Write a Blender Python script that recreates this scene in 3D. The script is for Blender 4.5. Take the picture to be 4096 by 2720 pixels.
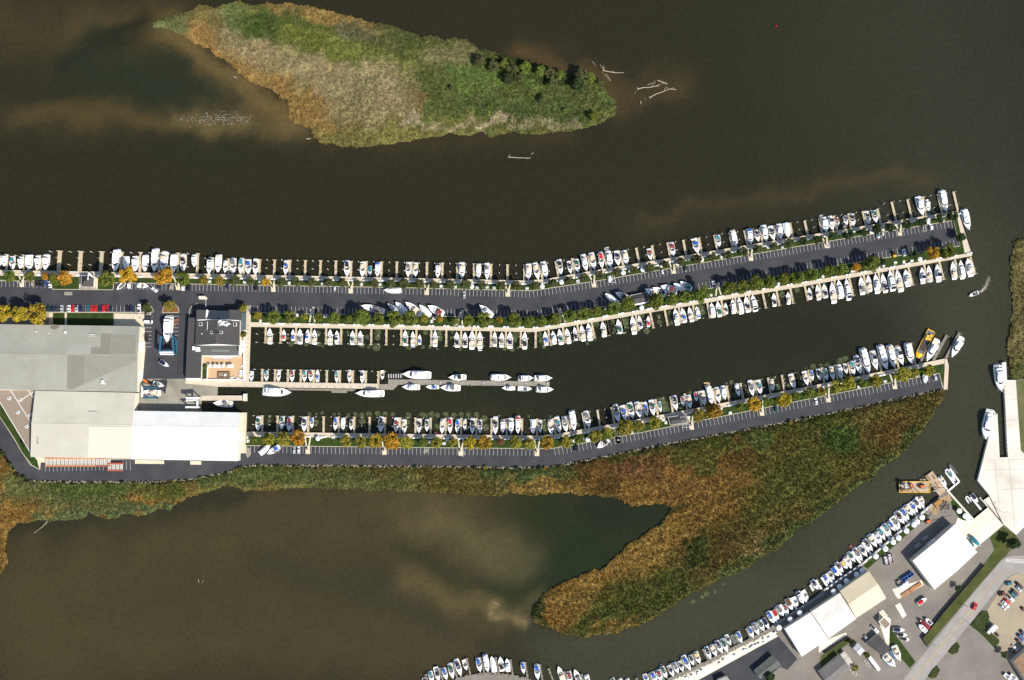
import bpy, math, random
import numpy as np
from mathutils import Vector

for o in list(bpy.data.objects):
    bpy.data.objects.remove(o)
random.seed(7)
rng = np.random.default_rng(11)
SC = bpy.context.scene
COL = SC.collection
R = math.radians

# ---------------------------------------------------------------- survey frame
# plan survey read off the aerial: 0.175 m per survey unit, camera nadir at survey (2048, 1700)
S, H, NX, NY = 0.175, 600.0, 2048.0, 1700.0


def at(x, y, z=0.0):
    """plan position of a point seen at survey (x, y) that lies z metres above the water"""
    k = S * (H - z) / H
    return Vector(((x - NX) * k, (NY - y) * k, z))


# ---------------------------------------------------------------- camera, world, sun
cam = bpy.data.cameras.new("camera")
cam.sensor_width = 36.0
cam.lens = 36.0 * H / (4096 * S)
cam.shift_y = (NY - 1360.0) / 4096.0
cam.clip_start, cam.clip_end = 1.0, 6000.0
co = bpy.data.objects.new("camera", cam)
co.location = (0, 0, H)
COL.objects.link(co)
SC.camera = co

SUN_EL = R(40.0)
SDX, SDY = 0.735, -0.678                      # plan direction towards the sun
W = bpy.data.worlds.new("World")
SC.world = W
W.use_nodes = True
nt = W.node_tree
sky = nt.nodes.new("ShaderNodeTexSky")
sky.sky_type = 'NISHITA'
sky.sun_disc = False
sky.sun_elevation = SUN_EL
sky.sun_rotation = math.atan2(SDX, SDY)
nt.links.new(sky.outputs[0], nt.nodes["Background"].inputs[0])
nt.nodes["Background"].inputs[1].default_value = 0.1
sl = bpy.data.lights.new("sun", 'SUN')
sl.energy = 4.6
sl.angle = R(0.5)
sl.color = (1.0, 0.95, 0.86)
so = bpy.data.objects.new("sun", sl)
so.rotation_euler = Vector((-SDX * math.cos(SUN_EL), -SDY * math.cos(SUN_EL), -math.sin(SUN_EL))).to_track_quat('-Z', 'Y').to_euler()
so.location = (200, -200, 300)
COL.objects.link(so)
SC.view_settings.view_transform = 'Standard'
SC.view_settings.look = 'None'
SC.view_settings.exposure = 0.52
SC.view_settings.gamma = 1.0

# ---------------------------------------------------------------- materials
_m = {}


def mat(name, col, rough=0.7, spec=0.3, noise=0.0, scale=1.0, col2=None, bump=0.0, bscale=None, attr=False, metal=0.0, wave=None, objvar=0.0):
    if name in _m:
        return _m[name]
    m = bpy.data.materials.new(name)
    _m[name] = m
    m.use_nodes = True
    t = m.node_tree
    N, Lk = t.nodes, t.links
    b = N["Principled BSDF"]
    b.inputs["Roughness"].default_value = rough
    b.inputs["Specular IOR Level"].default_value = spec
    b.inputs["Metallic"].default_value = metal
    c = tuple(col) + (1,)
    b.inputs["Base Color"].default_value = c
    tc = N.new("ShaderNodeTexCoord")
    src = None
    if attr:
        a = N.new("ShaderNodeAttribute")
        a.attribute_name = "Col"
        src = a.outputs["Color"]
    if noise or col2:
        n1 = N.new("ShaderNodeTexNoise")
        n1.inputs["Scale"].default_value = scale
        n1.inputs["Detail"].default_value = 6
        n1.inputs["Roughness"].default_value = 0.65
        Lk.new(tc.outputs["Object"], n1.inputs["Vector"])
        rp = N.new("ShaderNodeValToRGB")
        rp.color_ramp.elements[0].position = 0.3
        rp.color_ramp.elements[1].position = 0.7
        if attr:
            rp.color_ramp.elements[0].color = (1 - noise,) * 3 + (1,)
            rp.color_ramp.elements[1].color = (1 + noise,) * 3 + (1,)
            mx = N.new("ShaderNodeMix")
            mx.data_type = 'RGBA'
            mx.blend_type = 'MULTIPLY'
            mx.inputs[0].default_value = 1.0
            Lk.new(src, mx.inputs[6])
            Lk.new(rp.outputs[0], mx.inputs[7])
            src = mx.outputs[2]
        else:
            c2 = col2 or tuple(min(1, v * (1 + noise)) for v in col)
            c1 = col if col2 else tuple(v * (1 - noise) for v in col)
            rp.color_ramp.elements[0].color = tuple(c1) + (1,)
            rp.color_ramp.elements[1].color = tuple(c2) + (1,)
            src = rp.outputs[0]
        Lk.new(n1.outputs[0], rp.inputs[0])
    if wave:
        wv = N.new("ShaderNodeTexWave")
        wv.bands_direction = wave[0]
        wv.inputs["Scale"].default_value = wave[1]
        wv.inputs["Distortion"].default_value = 0.0
        Lk.new(tc.outputs["Object"], wv.inputs["Vector"])
        r2 = N.new("ShaderNodeValToRGB")
        r2.color_ramp.elements[0].color = (1 - wave[2],) * 3 + (1,)
        r2.color_ramp.elements[1].color = (1, 1, 1, 1)
        r2.color_ramp.elements[1].position = 0.35
        Lk.new(wv.outputs[0], r2.inputs[0])
        mx = N.new("ShaderNodeMix")
        mx.data_type = 'RGBA'
        mx.blend_type = 'MULTIPLY'
        mx.inputs[0].default_value = 1.0
        if src:
            Lk.new(src, mx.inputs[6])
        else:
            mx.inputs[6].default_value = c
        Lk.new(r2.outputs[0], mx.inputs[7])
        src = mx.outputs[2]
    if objvar:
        oi = N.new("ShaderNodeObjectInfo")
        hs = N.new("ShaderNodeHueSaturation")
        mp = N.new("ShaderNodeMapRange")
        mp.inputs[3].default_value = 0.5 - objvar * 0.06
        mp.inputs[4].default_value = 0.5 + objvar * 0.06
        Lk.new(oi.outputs["Random"], mp.inputs[0])
        Lk.new(mp.outputs[0], hs.inputs["Hue"])
        mp2 = N.new("ShaderNodeMapRange")
        mp2.inputs[3].default_value = 1 - objvar * 0.4
        mp2.inputs[4].default_value = 1 + objvar * 0.4
        Lk.new(oi.outputs["Random"], mp2.inputs[0])
        Lk.new(mp2.outputs[0], hs.inputs["Value"])
        if src:
            Lk.new(src, hs.inputs["Color"])
        else:
            hs.inputs["Color"].default_value = c
        src = hs.outputs[0]
    if src:
        Lk.new(src, b.inputs["Base Color"])
    if bump:
        nb = N.new("ShaderNodeTexNoise")
        nb.inputs["Scale"].default_value = bscale or scale
        nb.inputs["Detail"].default_value = 4
        Lk.new(tc.outputs["Object"], nb.inputs["Vector"])
        bp = N.new("ShaderNodeBump")
        bp.inputs["Strength"].default_value = 1.0
        bp.inputs["Distance"].default_value = bump
        Lk.new(nb.outputs[0], bp.inputs["Height"])
        Lk.new(bp.outputs[0], b.inputs["Normal"])
    return m


M = dict(
    asphalt=mat("asphalt", (.036, .038, .045), .9, .2, col2=(.063, .062, .066), scale=.08, bump=.02, bscale=3),
    walk=mat("tan_concrete", (.50, .42, .315), .85, .2, col2=(.60, .51, .40), scale=.25),
    pad=mat("pale_concrete", (.60, .52, .38), .85, .2, noise=.1, scale=.4),
    apron=mat("grey_concrete", (.20, .185, .15), .9, .2, col2=(.33, .30, .24), scale=.09),
    wharf=mat("white_concrete", (.50, .46, .385), .85, .2, col2=(.74, .70, .62), scale=.06),
    yard=mat("yard_concrete", (.62, .55, .44), .85, .2, col2=(.80, .73, .61), scale=.08),
    taupe=mat("taupe_asphalt", (.165, .146, .124), .9, .2, col2=(.235, .210, .180), scale=.05),
    sand=mat("sandy_lot", (.30, .24, .17), .9, .2, col2=(.38, .31, .22), scale=.06),
    roadgrey=mat("grey_road", (.27, .245, .225), .9, .2, col2=(.33, .305, .28), scale=.1),
    kerb=mat("kerb_concrete", (.52, .46, .33), .85, .2, noise=.12, scale=.8),
    paint=mat("white_paint", (.42, .42, .41), .7, .3, col2=(.66, .66, .64), scale=.6),
    ypaint=mat("yellow_paint", (.55, .33, .05), .7, .3),
    lawn=mat("lawn", (.017, .036, .008), .95, .1, col2=(.046, .068, .015), scale=.22, bump=.12, bscale=2.5),
    verge=mat("dry_verge", (.035, .058, .014), .95, .1, col2=(.10, .095, .03), scale=.12, bump=.12, bscale=2.5),
    mulch=mat("mulch", (.20, .09, .04), .95, .1, noise=.3, scale=1.5),
    rock=mat("riprap", (.23, .205, .165), .9, .2, noise=.35, scale=.8),
    weed=mat("water_weed", (.075, .095, .04), .8, .2, noise=.5, scale=.5),
    gel=mat("white_gelcoat", (.94, .94, .93), .3, .4),
    deck=mat("nonskid_deck", (.86, .85, .82), .6, .3),
    teak=mat("cockpit_tan", (.62, .54, .44), .7, .3, noise=.15, scale=2),
    glass=mat("tinted_glass", (.03, .034, .04), .12, .5),
    wrap=mat("shrink_wrap", (.88, .88, .88), .45, .3),
    steel=mat("steel", (.55, .55, .55), .35, .5, metal=.8),
    rubber=mat("rubber", (.02, .02, .02), .8, .2),
    plank=mat("pier_planks", (.52, .43, .29), .85, .2, noise=.16, scale=.7, wave=('X', 1.6, .3)),
    gplank=mat("grey_planks", (.22, .20, .165), .85, .2, noise=.2, scale=.7, wave=('X', 1.6, .35)),
    wplank=mat("white_planks", (.80, .78, .75), .7, .3, wave=('X', 1.6, .15)),
    post=mat("pile_wood", (.50, .44, .34), .85, .2, noise=.2, scale=2),
    bark=mat("bark", (.08, .06, .045), .95, .1, noise=.3, scale=2),
    drift=mat("driftwood", (.42, .35, .26), .85, .2, noise=.2, scale=1.5),
    white=mat("white_plastic", (.84, .84, .84), .5, .3),
    roofdark=mat("charcoal_roof", (.056, .052, .052), .9, .2, col2=(.082, .077, .075), scale=.5, wave=('Y', 1.2, .15)),
    roofgrey=mat("grey_metal_roof", (.275, .268, .222), .55, .3, col2=(.35, .342, .29), scale=.07, wave=('X', .55, .10)),
    roofpale=mat("pale_metal_roof", (.45, .425, .345), .55, .3, col2=(.54, .515, .43), scale=.06, wave=('X', .55, .05)),
    roofwhite=mat("white_metal_roof", (.60, .60, .585), .55, .3, col2=(.72, .715, .69), scale=.12, wave=('X', .55, .06)),
    rooftan=mat("tan_metal_roof", (.56, .48, .34), .5, .3, noise=.06, scale=.1, wave=('X', .55, .12)),
    roofdirty=mat("stained_white_roof", (.56, .53, .47), .6, .3, col2=(.72, .70, .66), scale=.2),
    roofflat=mat("flat_tan_roof", (.27, .215, .165), .95, .1, noise=.08, scale=.5),
    roofgreen=mat("greygreen_roof", (.10, .11, .10), .9, .2, noise=.15, scale=.4),
    roofhouse=mat("house_shingle", (.16, .15, .14), .9, .2, noise=.2, scale=.6),
    roofrust=mat("rusty_roof", (.30, .19, .12), .8, .2, noise=.3, scale=.3, wave=('X', .5, .5)),
    wall=mat("cream_wall", (.62, .57, .47), .8, .2, noise=.05, scale=.5),
    whitewall=mat("white_trim", (.82, .81, .78), .7, .3),
    brick=mat("patio_brick", (.50, .33, .185), .85, .2, col2=(.57, .39, .23), scale=.5),
    brown=mat("brown_wood", (.25, .14, .07), .8, .2, noise=.2, scale=.8),
    rust=mat("rust_brown", (.33, .15, .06), .85, .2, noise=.3, scale=.6),
    barge=mat("barge_deck", (.40, .31, .215), .9, .2, noise=.3, scale=.3),
    gdeck=mat("grey_deck", (.13, .13, .135), .8, .2, noise=.1, scale=.6),
    yellow=mat("yellow_steel", (.82, .47, .02), .5, .3),
    orange=mat("orange_steel", (.72, .17, .04), .5, .3),
    bluesteel=mat("blue_steel", (.03, .11, .18), .5, .3),
    darksteel=mat("dark_steel", (.045, .03, .03), .6, .3),
    bluebin=mat("blue_bin", (.03, .16, .50), .5, .3),
    tealpaint=mat("teal_paint", (.03, .33, .30), .5, .3),
    foam=mat("foam", (.30, .27, .20), .6, .3, noise=.3, scale=.5),
    purple=mat("purple_cover", (.12, .06, .28), .7, .2),
)
CV = {}
for k, (n, c) in dict(w=("white", (.84, .84, .84)), n=("navy", (.016, .02, .06)), b=("blue", (.02, .10, .40)), g=("green", (.012, .085, .055)),
                      t=("teal", (.035, .20, .23)), r=("red", (.50, .02, .025)), m=("maroon", (.21, .028, .033)), k=("black", (.02, .02, .024)),
                      d=("grey", (.16, .155, .15)), a=("tan", (.66, .54, .40)), y=("yellow", (.66, .47, .18)), o=("brown", (.13, .07, .04)),
                      l=("silver", (.46, .47, .48))).items():
    CV[k] = (n, mat(n + "_canvas", c, .8, .2, noise=.08, scale=1.2))
CP = {}
for k, (n, c) in dict(w=("white", (.82, .82, .82)), k=("black", (.012, .012, .014)), n=("navy blue", (.012, .02, .07)), d=("charcoal", (.045, .045, .05)),
                      s=("silver", (.45, .47, .5)), r=("red", (.55, .015, .015)), g=("dark green", (.012, .05, .035)), t=("teal", (.02, .15, .19)),
                      b=("blue", (.03, .08, .25)), a=("tan", (.38, .32, .24)), m=("maroon", (.14, .015, .015))).items():
    CP[k] = (n, mat(n.replace(" ", "_") + "_car_paint", c, .3, .5))

# ---------------------------------------------------------------- mesh helpers


class MB:
    def __init__(s):
        s.v, s.f = [], []

    def box(s, x0, x1, y0, y1, z0, z1):
        n = len(s.v)
        s.v += [(x0, y0, z0), (x1, y0, z0), (x1, y1, z0), (x0, y1, z0), (x0, y0, z1), (x1, y0, z1), (x1, y1, z1), (x0, y1, z1)]
        s.f += [[n + i for i in q] for q in ((3, 2, 1, 0), (4, 5, 6, 7), (0, 1, 5, 4), (1, 2, 6, 5), (2, 3, 7, 6), (3, 0, 4, 7))]
        return s

    def rbox(s, cx, cy, z0, z1, lx, ly, a=0.0, taper=1.0):
        c, sn = math.cos(a), math.sin(a)
        n = len(s.v)
        for z, k in ((z0, 1), (z1, taper)):
            for u, w in ((-1, -1), (1, -1), (1, 1), (-1, 1)):
                x, y = u * lx / 2 * k, w * ly / 2 * k
                s.v.append((cx + c * x - sn * y, cy + sn * x + c * y, z))
        s.f += [[n + i for i in q] for q in ((3, 2, 1, 0), (4, 5, 6, 7), (0, 1, 5, 4), (1, 2, 6, 5), (2, 3, 7, 6), (3, 0, 4, 7))]
        return s

    def prism(s, pts, z0, z1):
        """pts: plan points (any winding)"""
        pts = [(p[0], p[1]) for p in pts]
        ar = sum(pts[i][0] * pts[(i + 1) % len(pts)][1] - pts[(i + 1) % len(pts)][0] * pts[i][1] for i in range(len(pts)))
        if ar < 0:
            pts = pts[::-1]
        n, k = len(s.v), len(pts)
        s.v += [(x, y, z0) for x, y in pts] + [(x, y, z1) for x, y in pts]
        s.f.append([n + k + i for i in range(k)])
        s.f.append([n + i for i in range(k)][::-1])
        for i in range(k):
            j = (i + 1) % k
            s.f.append([n + i, n + j, n + k + j, n + k + i])
        return s

    def sheet(s, pts, z):
        pts = [(p[0], p[1]) for p in pts]
        ar = sum(pts[i][0] * pts[(i + 1) % len(pts)][1] - pts[(i + 1) % len(pts)][0] * pts[i][1] for i in range(len(pts)))
        if ar < 0:
            pts = pts[::-1]
        n = len(s.v)
        s.v += [(x, y, z) for x, y in pts]
        s.f.append([n + i for i in range(len(pts))])
        return s

    def face(s, *pts):
        n = len(s.v)
        s.v += [tuple(p) for p in pts]
        s.f.append([n + i for i in range(len(pts))])
        return s

    def loft(s, rings, closed=False, caps=True):
        n, k = len(s.v), len(rings[0])
        for r in rings:
            s.v += [tuple(p) for p in r]
        for i in range(len(rings) - 1):
            for j in range(k if closed else k - 1):
                a, b = n + i * k + j, n + i * k + (j + 1) % k
                s.f.append([a, b, b + k, a + k])
        if caps:
            s.f.append([n + j for j in range(k)][::-1])
            s.f.append([n + (len(rings) - 1) * k + j for j in range(k)])
        return s

    def tube(s, p, q, r0, r1=None, n=7):
        p, q = Vector(p), Vector(q)
        r1 = r0 if r1 is None else r1
        d = (q - p).normalized()
        u = d.orthogonal().normalized()
        w = d.cross(u)
        rg = []
        for c, r in ((p, r0), (q, r1)):
            rg.append([c + (u * math.cos(2 * math.pi * i / n) + w * math.sin(2 * math.pi * i / n)) * r for i in range(n)])
        return s.loft(rg, True)

    def disc(s, cx, cy, z0, z1, r, n=14, r1=None):
        r1 = r if r1 is None else r1
        return s.loft([[(cx + r * math.cos(2 * math.pi * i / n), cy + r * math.sin(2 * math.pi * i / n), z0) for i in range(n)],
                       [(cx + r1 * math.cos(2 * math.pi * i / n), cy + r1 * math.sin(2 * math.pi * i / n), z1) for i in range(n)]], True)

    def mesh(s, name, m, smooth=False, origin=None):
        me = bpy.data.meshes.new(name)
        v = s.v
        if origin is not None:
            v = [(a - origin[0], b - origin[1], c - origin[2]) for a, b, c in v]
        me.from_pydata(v, [], s.f)
        me.materials.append(m)
        if smooth:
            me.polygons.foreach_set("use_smooth", [True] * len(me.polygons))
        me.update()
        return me


def link(name, data, parent=None, loc=None, rz=0.0, scale=None):
    o = bpy.data.objects.new(name, data)
    COL.objects.link(o)
    if parent is not None:
        o.parent = parent
    if loc is not None:
        o.location = loc
    if rz:
        o.rotation_euler = (0, 0, rz)
    if scale is not None:
        o.scale = scale
    return o


LABELS = {}


def tag(o, label, cat, group=None):
    o['label'] = label
    o['category'] = cat
    if group:
        o['group'] = group
    LABELS.setdefault(label, []).append(o.name)
    n = len(label.split())
    if not 4 <= n <= 16:
        print("LABELLEN", n, label)
    return o


def structure(name, mb, m, smooth=False):
    o = link(name, mb.mesh(name, m, smooth))
    o['kind'] = 'structure'
    return o


def thing(name, label, cat, loc, rz=0.0, group=None, scale=None):
    return tag(link(name, None, None, loc, rz, scale), label, cat, group)


def part(name, mb, m, parent, smooth=False, world=False):
    """world: mb is in world space and the parent has no rotation"""
    org = tuple(parent.location) if world else None
    if world and parent.parent is not None:
        org = tuple(parent.parent.location)
    return link(name, mb.mesh(name, m, smooth, org), parent)


def setmat(o, m):
    o.material_slots[0].link = 'OBJECT'
    o.material_slots[0].material = m


class Z:
    """a sheet of the survey: origin and drawing scale"""

    def __init__(s, ox, oy, k):
        s.ox, s.oy, s.k = ox, oy, k

    def __call__(s, x, y):
        return (s.ox + x / s.k, s.oy + y / s.k)


K8 = 2.95125
ZA1, ZA2, ZA3 = Z(0, 950, K8), Z(800, 950, K8), Z(1600, 950, K8)
ZA4, ZA5 = Z(2400, 850, K8), Z(3200, 730, K8)
ZB1, ZB2, ZB4, ZB5 = Z(900, 1240, K8), Z(1700, 1240, K8), Z(2400, 1100, K8), Z(3200, 960, K8)
ZC0, ZW = Z(400, 1200, K8), Z(0, 1500, 2.361)
ZC1, ZC2, ZC3, ZC4 = Z(960, 1560, K8), Z(1760, 1560, K8), Z(2400, 1400, K8), Z(3100, 1280, K8)
ZD1, ZD2, ZD3, ZD4 = Z(1640, 2320, K8), Z(2440, 2320, K8), Z(3140, 1960, K8), Z(3296, 2320, K8)
ZD5, ZD6, ZD7 = Z(3496, 1800, 3.935), Z(3496, 1300, 3.137), Z(3796, 1950, 3.92)
ZI1, ZI2 = Z(500, 0, 1.9675), Z(1500, 50, 1.816)
ZM, ZL = Z(2000, 1500, 1.2426), Z(0, 1750, 1.9675)
ZR, ZV = Z(3896, 1250, 5.225), Z(0, 0, 0.57642)

TENS = ["", "", "twent", "thirt", "fort", "fift", "sixt", "sevent", "eight", "ninet"]
ONES = "zeroth first second third fourth fifth sixth seventh eighth ninth tenth eleventh twelfth thirteenth fourteenth fifteenth sixteenth seventeenth eighteenth nineteenth".split()


def nth(n):
    if n < 20:
        return ONES[n]
    if n < 100:
        t = TENS[n // 10]
        return t + "ieth" if n % 10 == 0 else t + "y-" + ONES[n % 10]
    return "hundredth" if n == 100 else "hundred-and-" + nth(n - 100)


# ---------------------------------------------------------------- noise and painted survey colours


def vnoise(x, y, seed=0):
    xi, yi = np.floor(x).astype(np.int64), np.floor(y).astype(np.int64)
    fx, fy = x - xi, y - yi
    fx, fy = fx * fx * (3 - 2 * fx), fy * fy * (3 - 2 * fy)

    def h(a, b):
        n = (a * 374761393 + b * 668265263 + seed * 974634777) & 0xffffffff
        n = ((n ^ (n >> 13)) * 1274126177) & 0xffffffff
        return ((n ^ (n >> 16)) & 0xffff) / 65535.0
    return (h(xi, yi) * (1 - fx) + h(xi + 1, yi) * fx) * (1 - fy) + (h(xi, yi + 1) * (1 - fx) + h(xi + 1, yi + 1) * fx) * fy


def fbm(x, y, sc, seed=0, oct=4):
    s, a, t = 0, 1.0, 0
    for i in range(oct):
        s = s + a * vnoise(x / sc * 2 ** i, y / sc * 2 ** i, seed + i)
        t += a
        a *= 0.55
    return s / t


def lin(r, g, b):
    return np.array([((v / 255 + .055) / 1.055) ** 2.4 if v > 10 else v / 255 / 12.92 for v in (r, g, b)])


def seg_dist(px, py, pts):
    d = np.full(px.shape, 1e9)
    if len(pts) == 1:
        return np.hypot(px - pts[0][0], py - pts[0][1])
    for (ax, ay), (bx, by) in zip(pts, pts[1:]):
        vx, vy = bx - ax, by - ay
        t = np.clip(((px - ax) * vx + (py - ay) * vy) / (vx * vx + vy * vy + 1e-9), 0, 1)
        d = np.minimum(d, np.hypot(px - ax - t * vx, py - ay - t * vy))
    return d


def paint(px, py, base, strokes, warp=25, wsc=90, soft=False):
    """px, py in survey units; strokes: (points, radius, colour, strength)"""
    wx = px + (fbm(px, py, wsc, 5) - .5) * 2 * warp * 2
    wy = py + (fbm(px, py, wsc, 9) - .5) * 2 * warp * 2
    c = np.tile(base, px.shape + (1,)).astype(float)
    pat = fbm(px, py, 70, 33, 5) if soft else 0
    for pts, r, colr, a in strokes:
        d = seg_dist(wx, wy, pts) / r
        if soft:
            m = (np.exp(-(d * 1.35) ** 2) * a * (.65 + .5 * pat))[..., None]
            m = np.clip(m, 0, 1)
        else:
            m = np.clip((1.38 - d) / .95, 0, 1)
            m = (m * m * (3 - 2 * m) * a)[..., None]
        c = c * (1 - m) + colr * m
    return c


def colattr(me, cols):
    a = me.attributes.new("Col", 'FLOAT_COLOR', 'POINT')
    buf = np.ones((len(me.vertices), 4), dtype=np.float32)
    buf[:, :3] = cols
    a.data.foreach_set("color", buf.ravel())


def npmesh(name, v, f, k, m):
    """v (n,3), f (m,k) index array"""
    me = bpy.data.meshes.new(name)
    me.vertices.add(len(v))
    me.vertices.foreach_set("co", np.asarray(v, np.float32).ravel())
    me.loops.add(f.size)
    me.loops.foreach_set("vertex_index", f.ravel().astype(np.int32))
    me.polygons.add(len(f))
    me.polygons.foreach_set("loop_start", np.arange(len(f), dtype=np.int32) * k)
    me.materials.append(m)
    me.update(calc_edges=True)
    return me


def inside(px, py, poly):
    c = np.zeros(px.shape, bool)
    n = len(poly)
    for i in range(n):
        (x0, y0), (x1, y1) = poly[i], poly[(i + 1) % n]
        if y0 == y1:
            continue
        m = ((y0 > py) != (y1 > py)) & (px < (x1 - x0) * (py - y0) / (y1 - y0) + x0)
        c ^= m
    return c
# ================================================================ SETTING
def pl(pts, z=1.2):
    return [at(x, y, z) for x, y in pts]


# ---------------------------------------------------------------- water
WB = lin(44, 40, 29)
brown, mud, lag, dgrn, sandb, basin, chan = lin(84, 68, 42), lin(70, 58, 38), lin(71, 61, 41), lin(38, 43, 23), lin(104, 88, 60), lin(37, 38, 28), lin(62, 60, 49)
V = lambda *p: [ZV(a, b) for a, b in p]
wstrokes = [
    (V((2100, 100), (2300, 700)), 700, lin(55, 53, 43), .7),
    (V((2200, 650), (2250, 950), (2150, 1150)), 420, chan, .9),
    (V((1350, 1560), (1750, 1400), (2050, 1150)), 260, chan, .9),
    (V((560, 800), (1300, 830), (2000, 760)), 210, basin, .9),
    (V((560, 930), (1000, 930), (1500, 880)), 170, basin, .9),
    (V((-40, 60), (120, 80), (330, 50)), 170, brown, .4),
    (V((180, 70), (400, 60)), 100, lin(92, 74, 46), .45),
    (V((160, 130), (330, 50)), 60, lin(30, 28, 20), .95),
    (V((220, 150), (330, 190), (480, 230)), 210, lin(40, 44, 32), .9),
    (V((50, 265), (250, 262), (430, 275), (600, 280)), 62, brown, .75),
    (V((-20, 270), (300, 285)), 80, lin(70, 60, 38), .4),
    (V((430, 272), (570, 275)), 60, lin(112, 94, 66), .5),
    (V((560, 290), (700, 320)), 45, lin(104, 88, 60), .4),
    (V((400, 75), (480, 140), (560, 190), (640, 250), (670, 290)), 78, lin(112, 90, 58), .75),
    (V((1430, 190), (1480, 205), (1560, 200)), 90, mud, .8),
    (V((1200, 130), (1380, 170), (1420, 240)), 65, lin(86, 66, 42), .75),
    (V((1500, 500), (1700, 470), (1900, 430), (2060, 405), (2160, 410)), 42, lin(78, 64, 42), .45),
    (V((1450, 520), (1800, 470)), 90, lin(56, 50, 36), .4),
    (V((740, 340), (1000, 330), (1300, 300)), 70, mud, .4),
    (V((60, 1380), (350, 1250), (700, 1200), (1050, 1170)), 420, lag, .95),
    (V((100, 1500), (600, 1450), (1000, 1500)), 330, lag, .9),
    (V((600, 1300), (820, 1340), (1000, 1420)), 110, lin(56, 52, 38), .7),
    (V((1250, 1180), (1350, 1250), (1500, 1190)), 250, dgrn, .95),
    (V((1380, 1170), (1520, 1190)), 120, lin(34, 38, 24), 1.1),
    (V((1180, 1350), (1350, 1270)), 170, lin(34, 42, 26), 1.1),
    (V((980, 1190), (1100, 1240), (1180, 1290)), 130, lin(90, 80, 56), .8),
    (V((930, 1260), (1060, 1340), (1180, 1400)), 60, dgrn, .5),
    (V((930, 1340), (1060, 1375), (1140, 1420)), 75, lin(94, 80, 54), .7),
    (V((1130, 1415), (1205, 1446)), 28, lin(140, 116, 84), .85),
    (V((1150, 1440), (1240, 1400)), 60, lin(80, 72, 50), .7),
    (V((1250, 1500), (1550, 1440), (1700, 1330)), 130, lin(62, 60, 46), .8),
    (V((30, 1220), (200, 1190), (420, 1165), (560, 1130)), 60, lin(44, 42, 32), .9),
]
gx = np.concatenate([[-4000, -2000, -1000, -700], np.arange(-480, 480.1, 3.0), [700, 1000, 2000, 4000]])
gy = np.concatenate([[-4000, -2000, -900, -500], np.arange(-240, 380.1, 3.0), [500, 900, 2000, 4000]])
GX, GY = np.meshgrid(gx, gy)
PX, PY = GX / S + NX, NY - GY / S
wc = paint(PX.ravel(), PY.ravel(), WB, wstrokes, 34, 120, True) * np.array([.79, .85, .72])
vv = np.stack([GX.ravel(), GY.ravel(), np.zeros(GX.size)], 1)
nx_, ny_ = len(gx), len(gy)
ii = (np.arange(ny_ - 1)[:, None] * nx_ + np.arange(nx_ - 1)[None, :]).ravel()
ff = np.stack([ii, ii + 1, ii + 1 + nx_, ii + nx_], 1)
mw = mat("river_water", (.03, .03, .02), .22, .22, noise=.16, scale=.35, attr=True, bump=.10, bscale=.9)
me = npmesh("river_water", vv, ff, 4, mw)
colattr(me, wc)
o = link("river_water", me)
o['kind'] = 'structure'

# ---------------------------------------------------------------- land and paved sheets
QA = [(-300, 1079), (0, 1081), (800, 1096), (1600, 1112.5), (2098, 1123.5), (2173, 1119), (2400, 1079.5), (3200, 947), (3832, 843.5)]
QAi = [(-300, 1100), (0, 1102), (800, 1115), (1600, 1127), (2108, 1138), (2180, 1133), (2400, 1095), (3200, 961), (3827, 860)]
QB = [(1000, 1306), (1600, 1316), (2142, 1326.5), (2400, 1283), (3200, 1146), (3888, 1022)]
QBi = [(1003, 1289), (1600, 1302), (2142, 1313), (2400, 1268), (3200, 1131), (3861, 1015)]
QC = [(985, 1728), (1760, 1739), (2156, 1744), (2224, 1738), (2560, 1677), (3200, 1554), (3778, 1436)]
QCi = [(985, 1746), (1760, 1755), (2156, 1757.5), (2234, 1750), (2560, 1696), (3200, 1569.5), (3775, 1454)]
CA = [(465, 1131), (817, 1137), (1586, 1150), (2122, 1163), (2150, 1160), (2402, 1121), (3200, 984), (3812, 882)]
CB = [(1010, 1251), (1600, 1263), (2000, 1269), (2150, 1268), (2434, 1223), (2874, 1148), (3251, 1078), (3505, 1037), (3840, 984)]
CC = [(982, 1782), (1760, 1791), (2167, 1794.5), (2207, 1794), (2268, 1784), (2560, 1731), (3200, 1603), (3757, 1492)]
RB = [(3771, 1552), (3200, 1672), (2560, 1791), (2261, 1852), (2184, 1864), (2099, 1866), (1760, 1861), (1021, 1856), (960, 1864), (940, 1876), (762, 1913), (610, 1923),
      (305, 1923), (117, 1918), (61, 1882), (20, 1816), (-10, 1770)]
ENDA = [(3832, 843.5), (3888, 1022), (3859, 1013), (3827, 860)]
EC = [(3778, 1436), (3788, 1436), (3795, 1463), (3790, 1558), (3774, 1558), (3779, 1458)]

base = QA + QB[::-1] + [(995, 1526), (1513, 1535), (1513, 1556), (991, 1548), (869, 1547), (869, 1581), (988, 1582), (988, 1602), (805, 1602), (805, 1650), (987, 1650)] + QC + \
    [(3788, 1436), (3795, 1463), (3790, 1558)] + RB + [(-300, 1300)]
structure("pier_ground", MB().prism(pl(base, 1.15), -1.5, 1.15), M["apron"])
up = [(-300, 1119), (205, 1127), (209, 1157), (452, 1159), (455, 1131)] + CA + CB[::-1] + [(1005, 1222), (985, 1222), (985, 1515), (565, 1515), (577, 1250), (-300, 1250)]
structure("pier_road", MB().sheet(pl(up), 1.2), M["asphalt"])
lo = [(-200, 1360), (0, 1669), (64, 1771), (119, 1860), (161, 1881), (163, 1845), (525, 1838), (951, 1845), (962, 1790), (982, 1783)] + CC + RB + [(-200, 1480)]
structure("quay_road", MB().sheet(pl(lo), 1.2), M["asphalt"])
mb = MB()
mb.sheet(pl(QA + QAi[::-1]), 1.28)
mb.sheet(pl(ENDA), 1.284)
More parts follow.
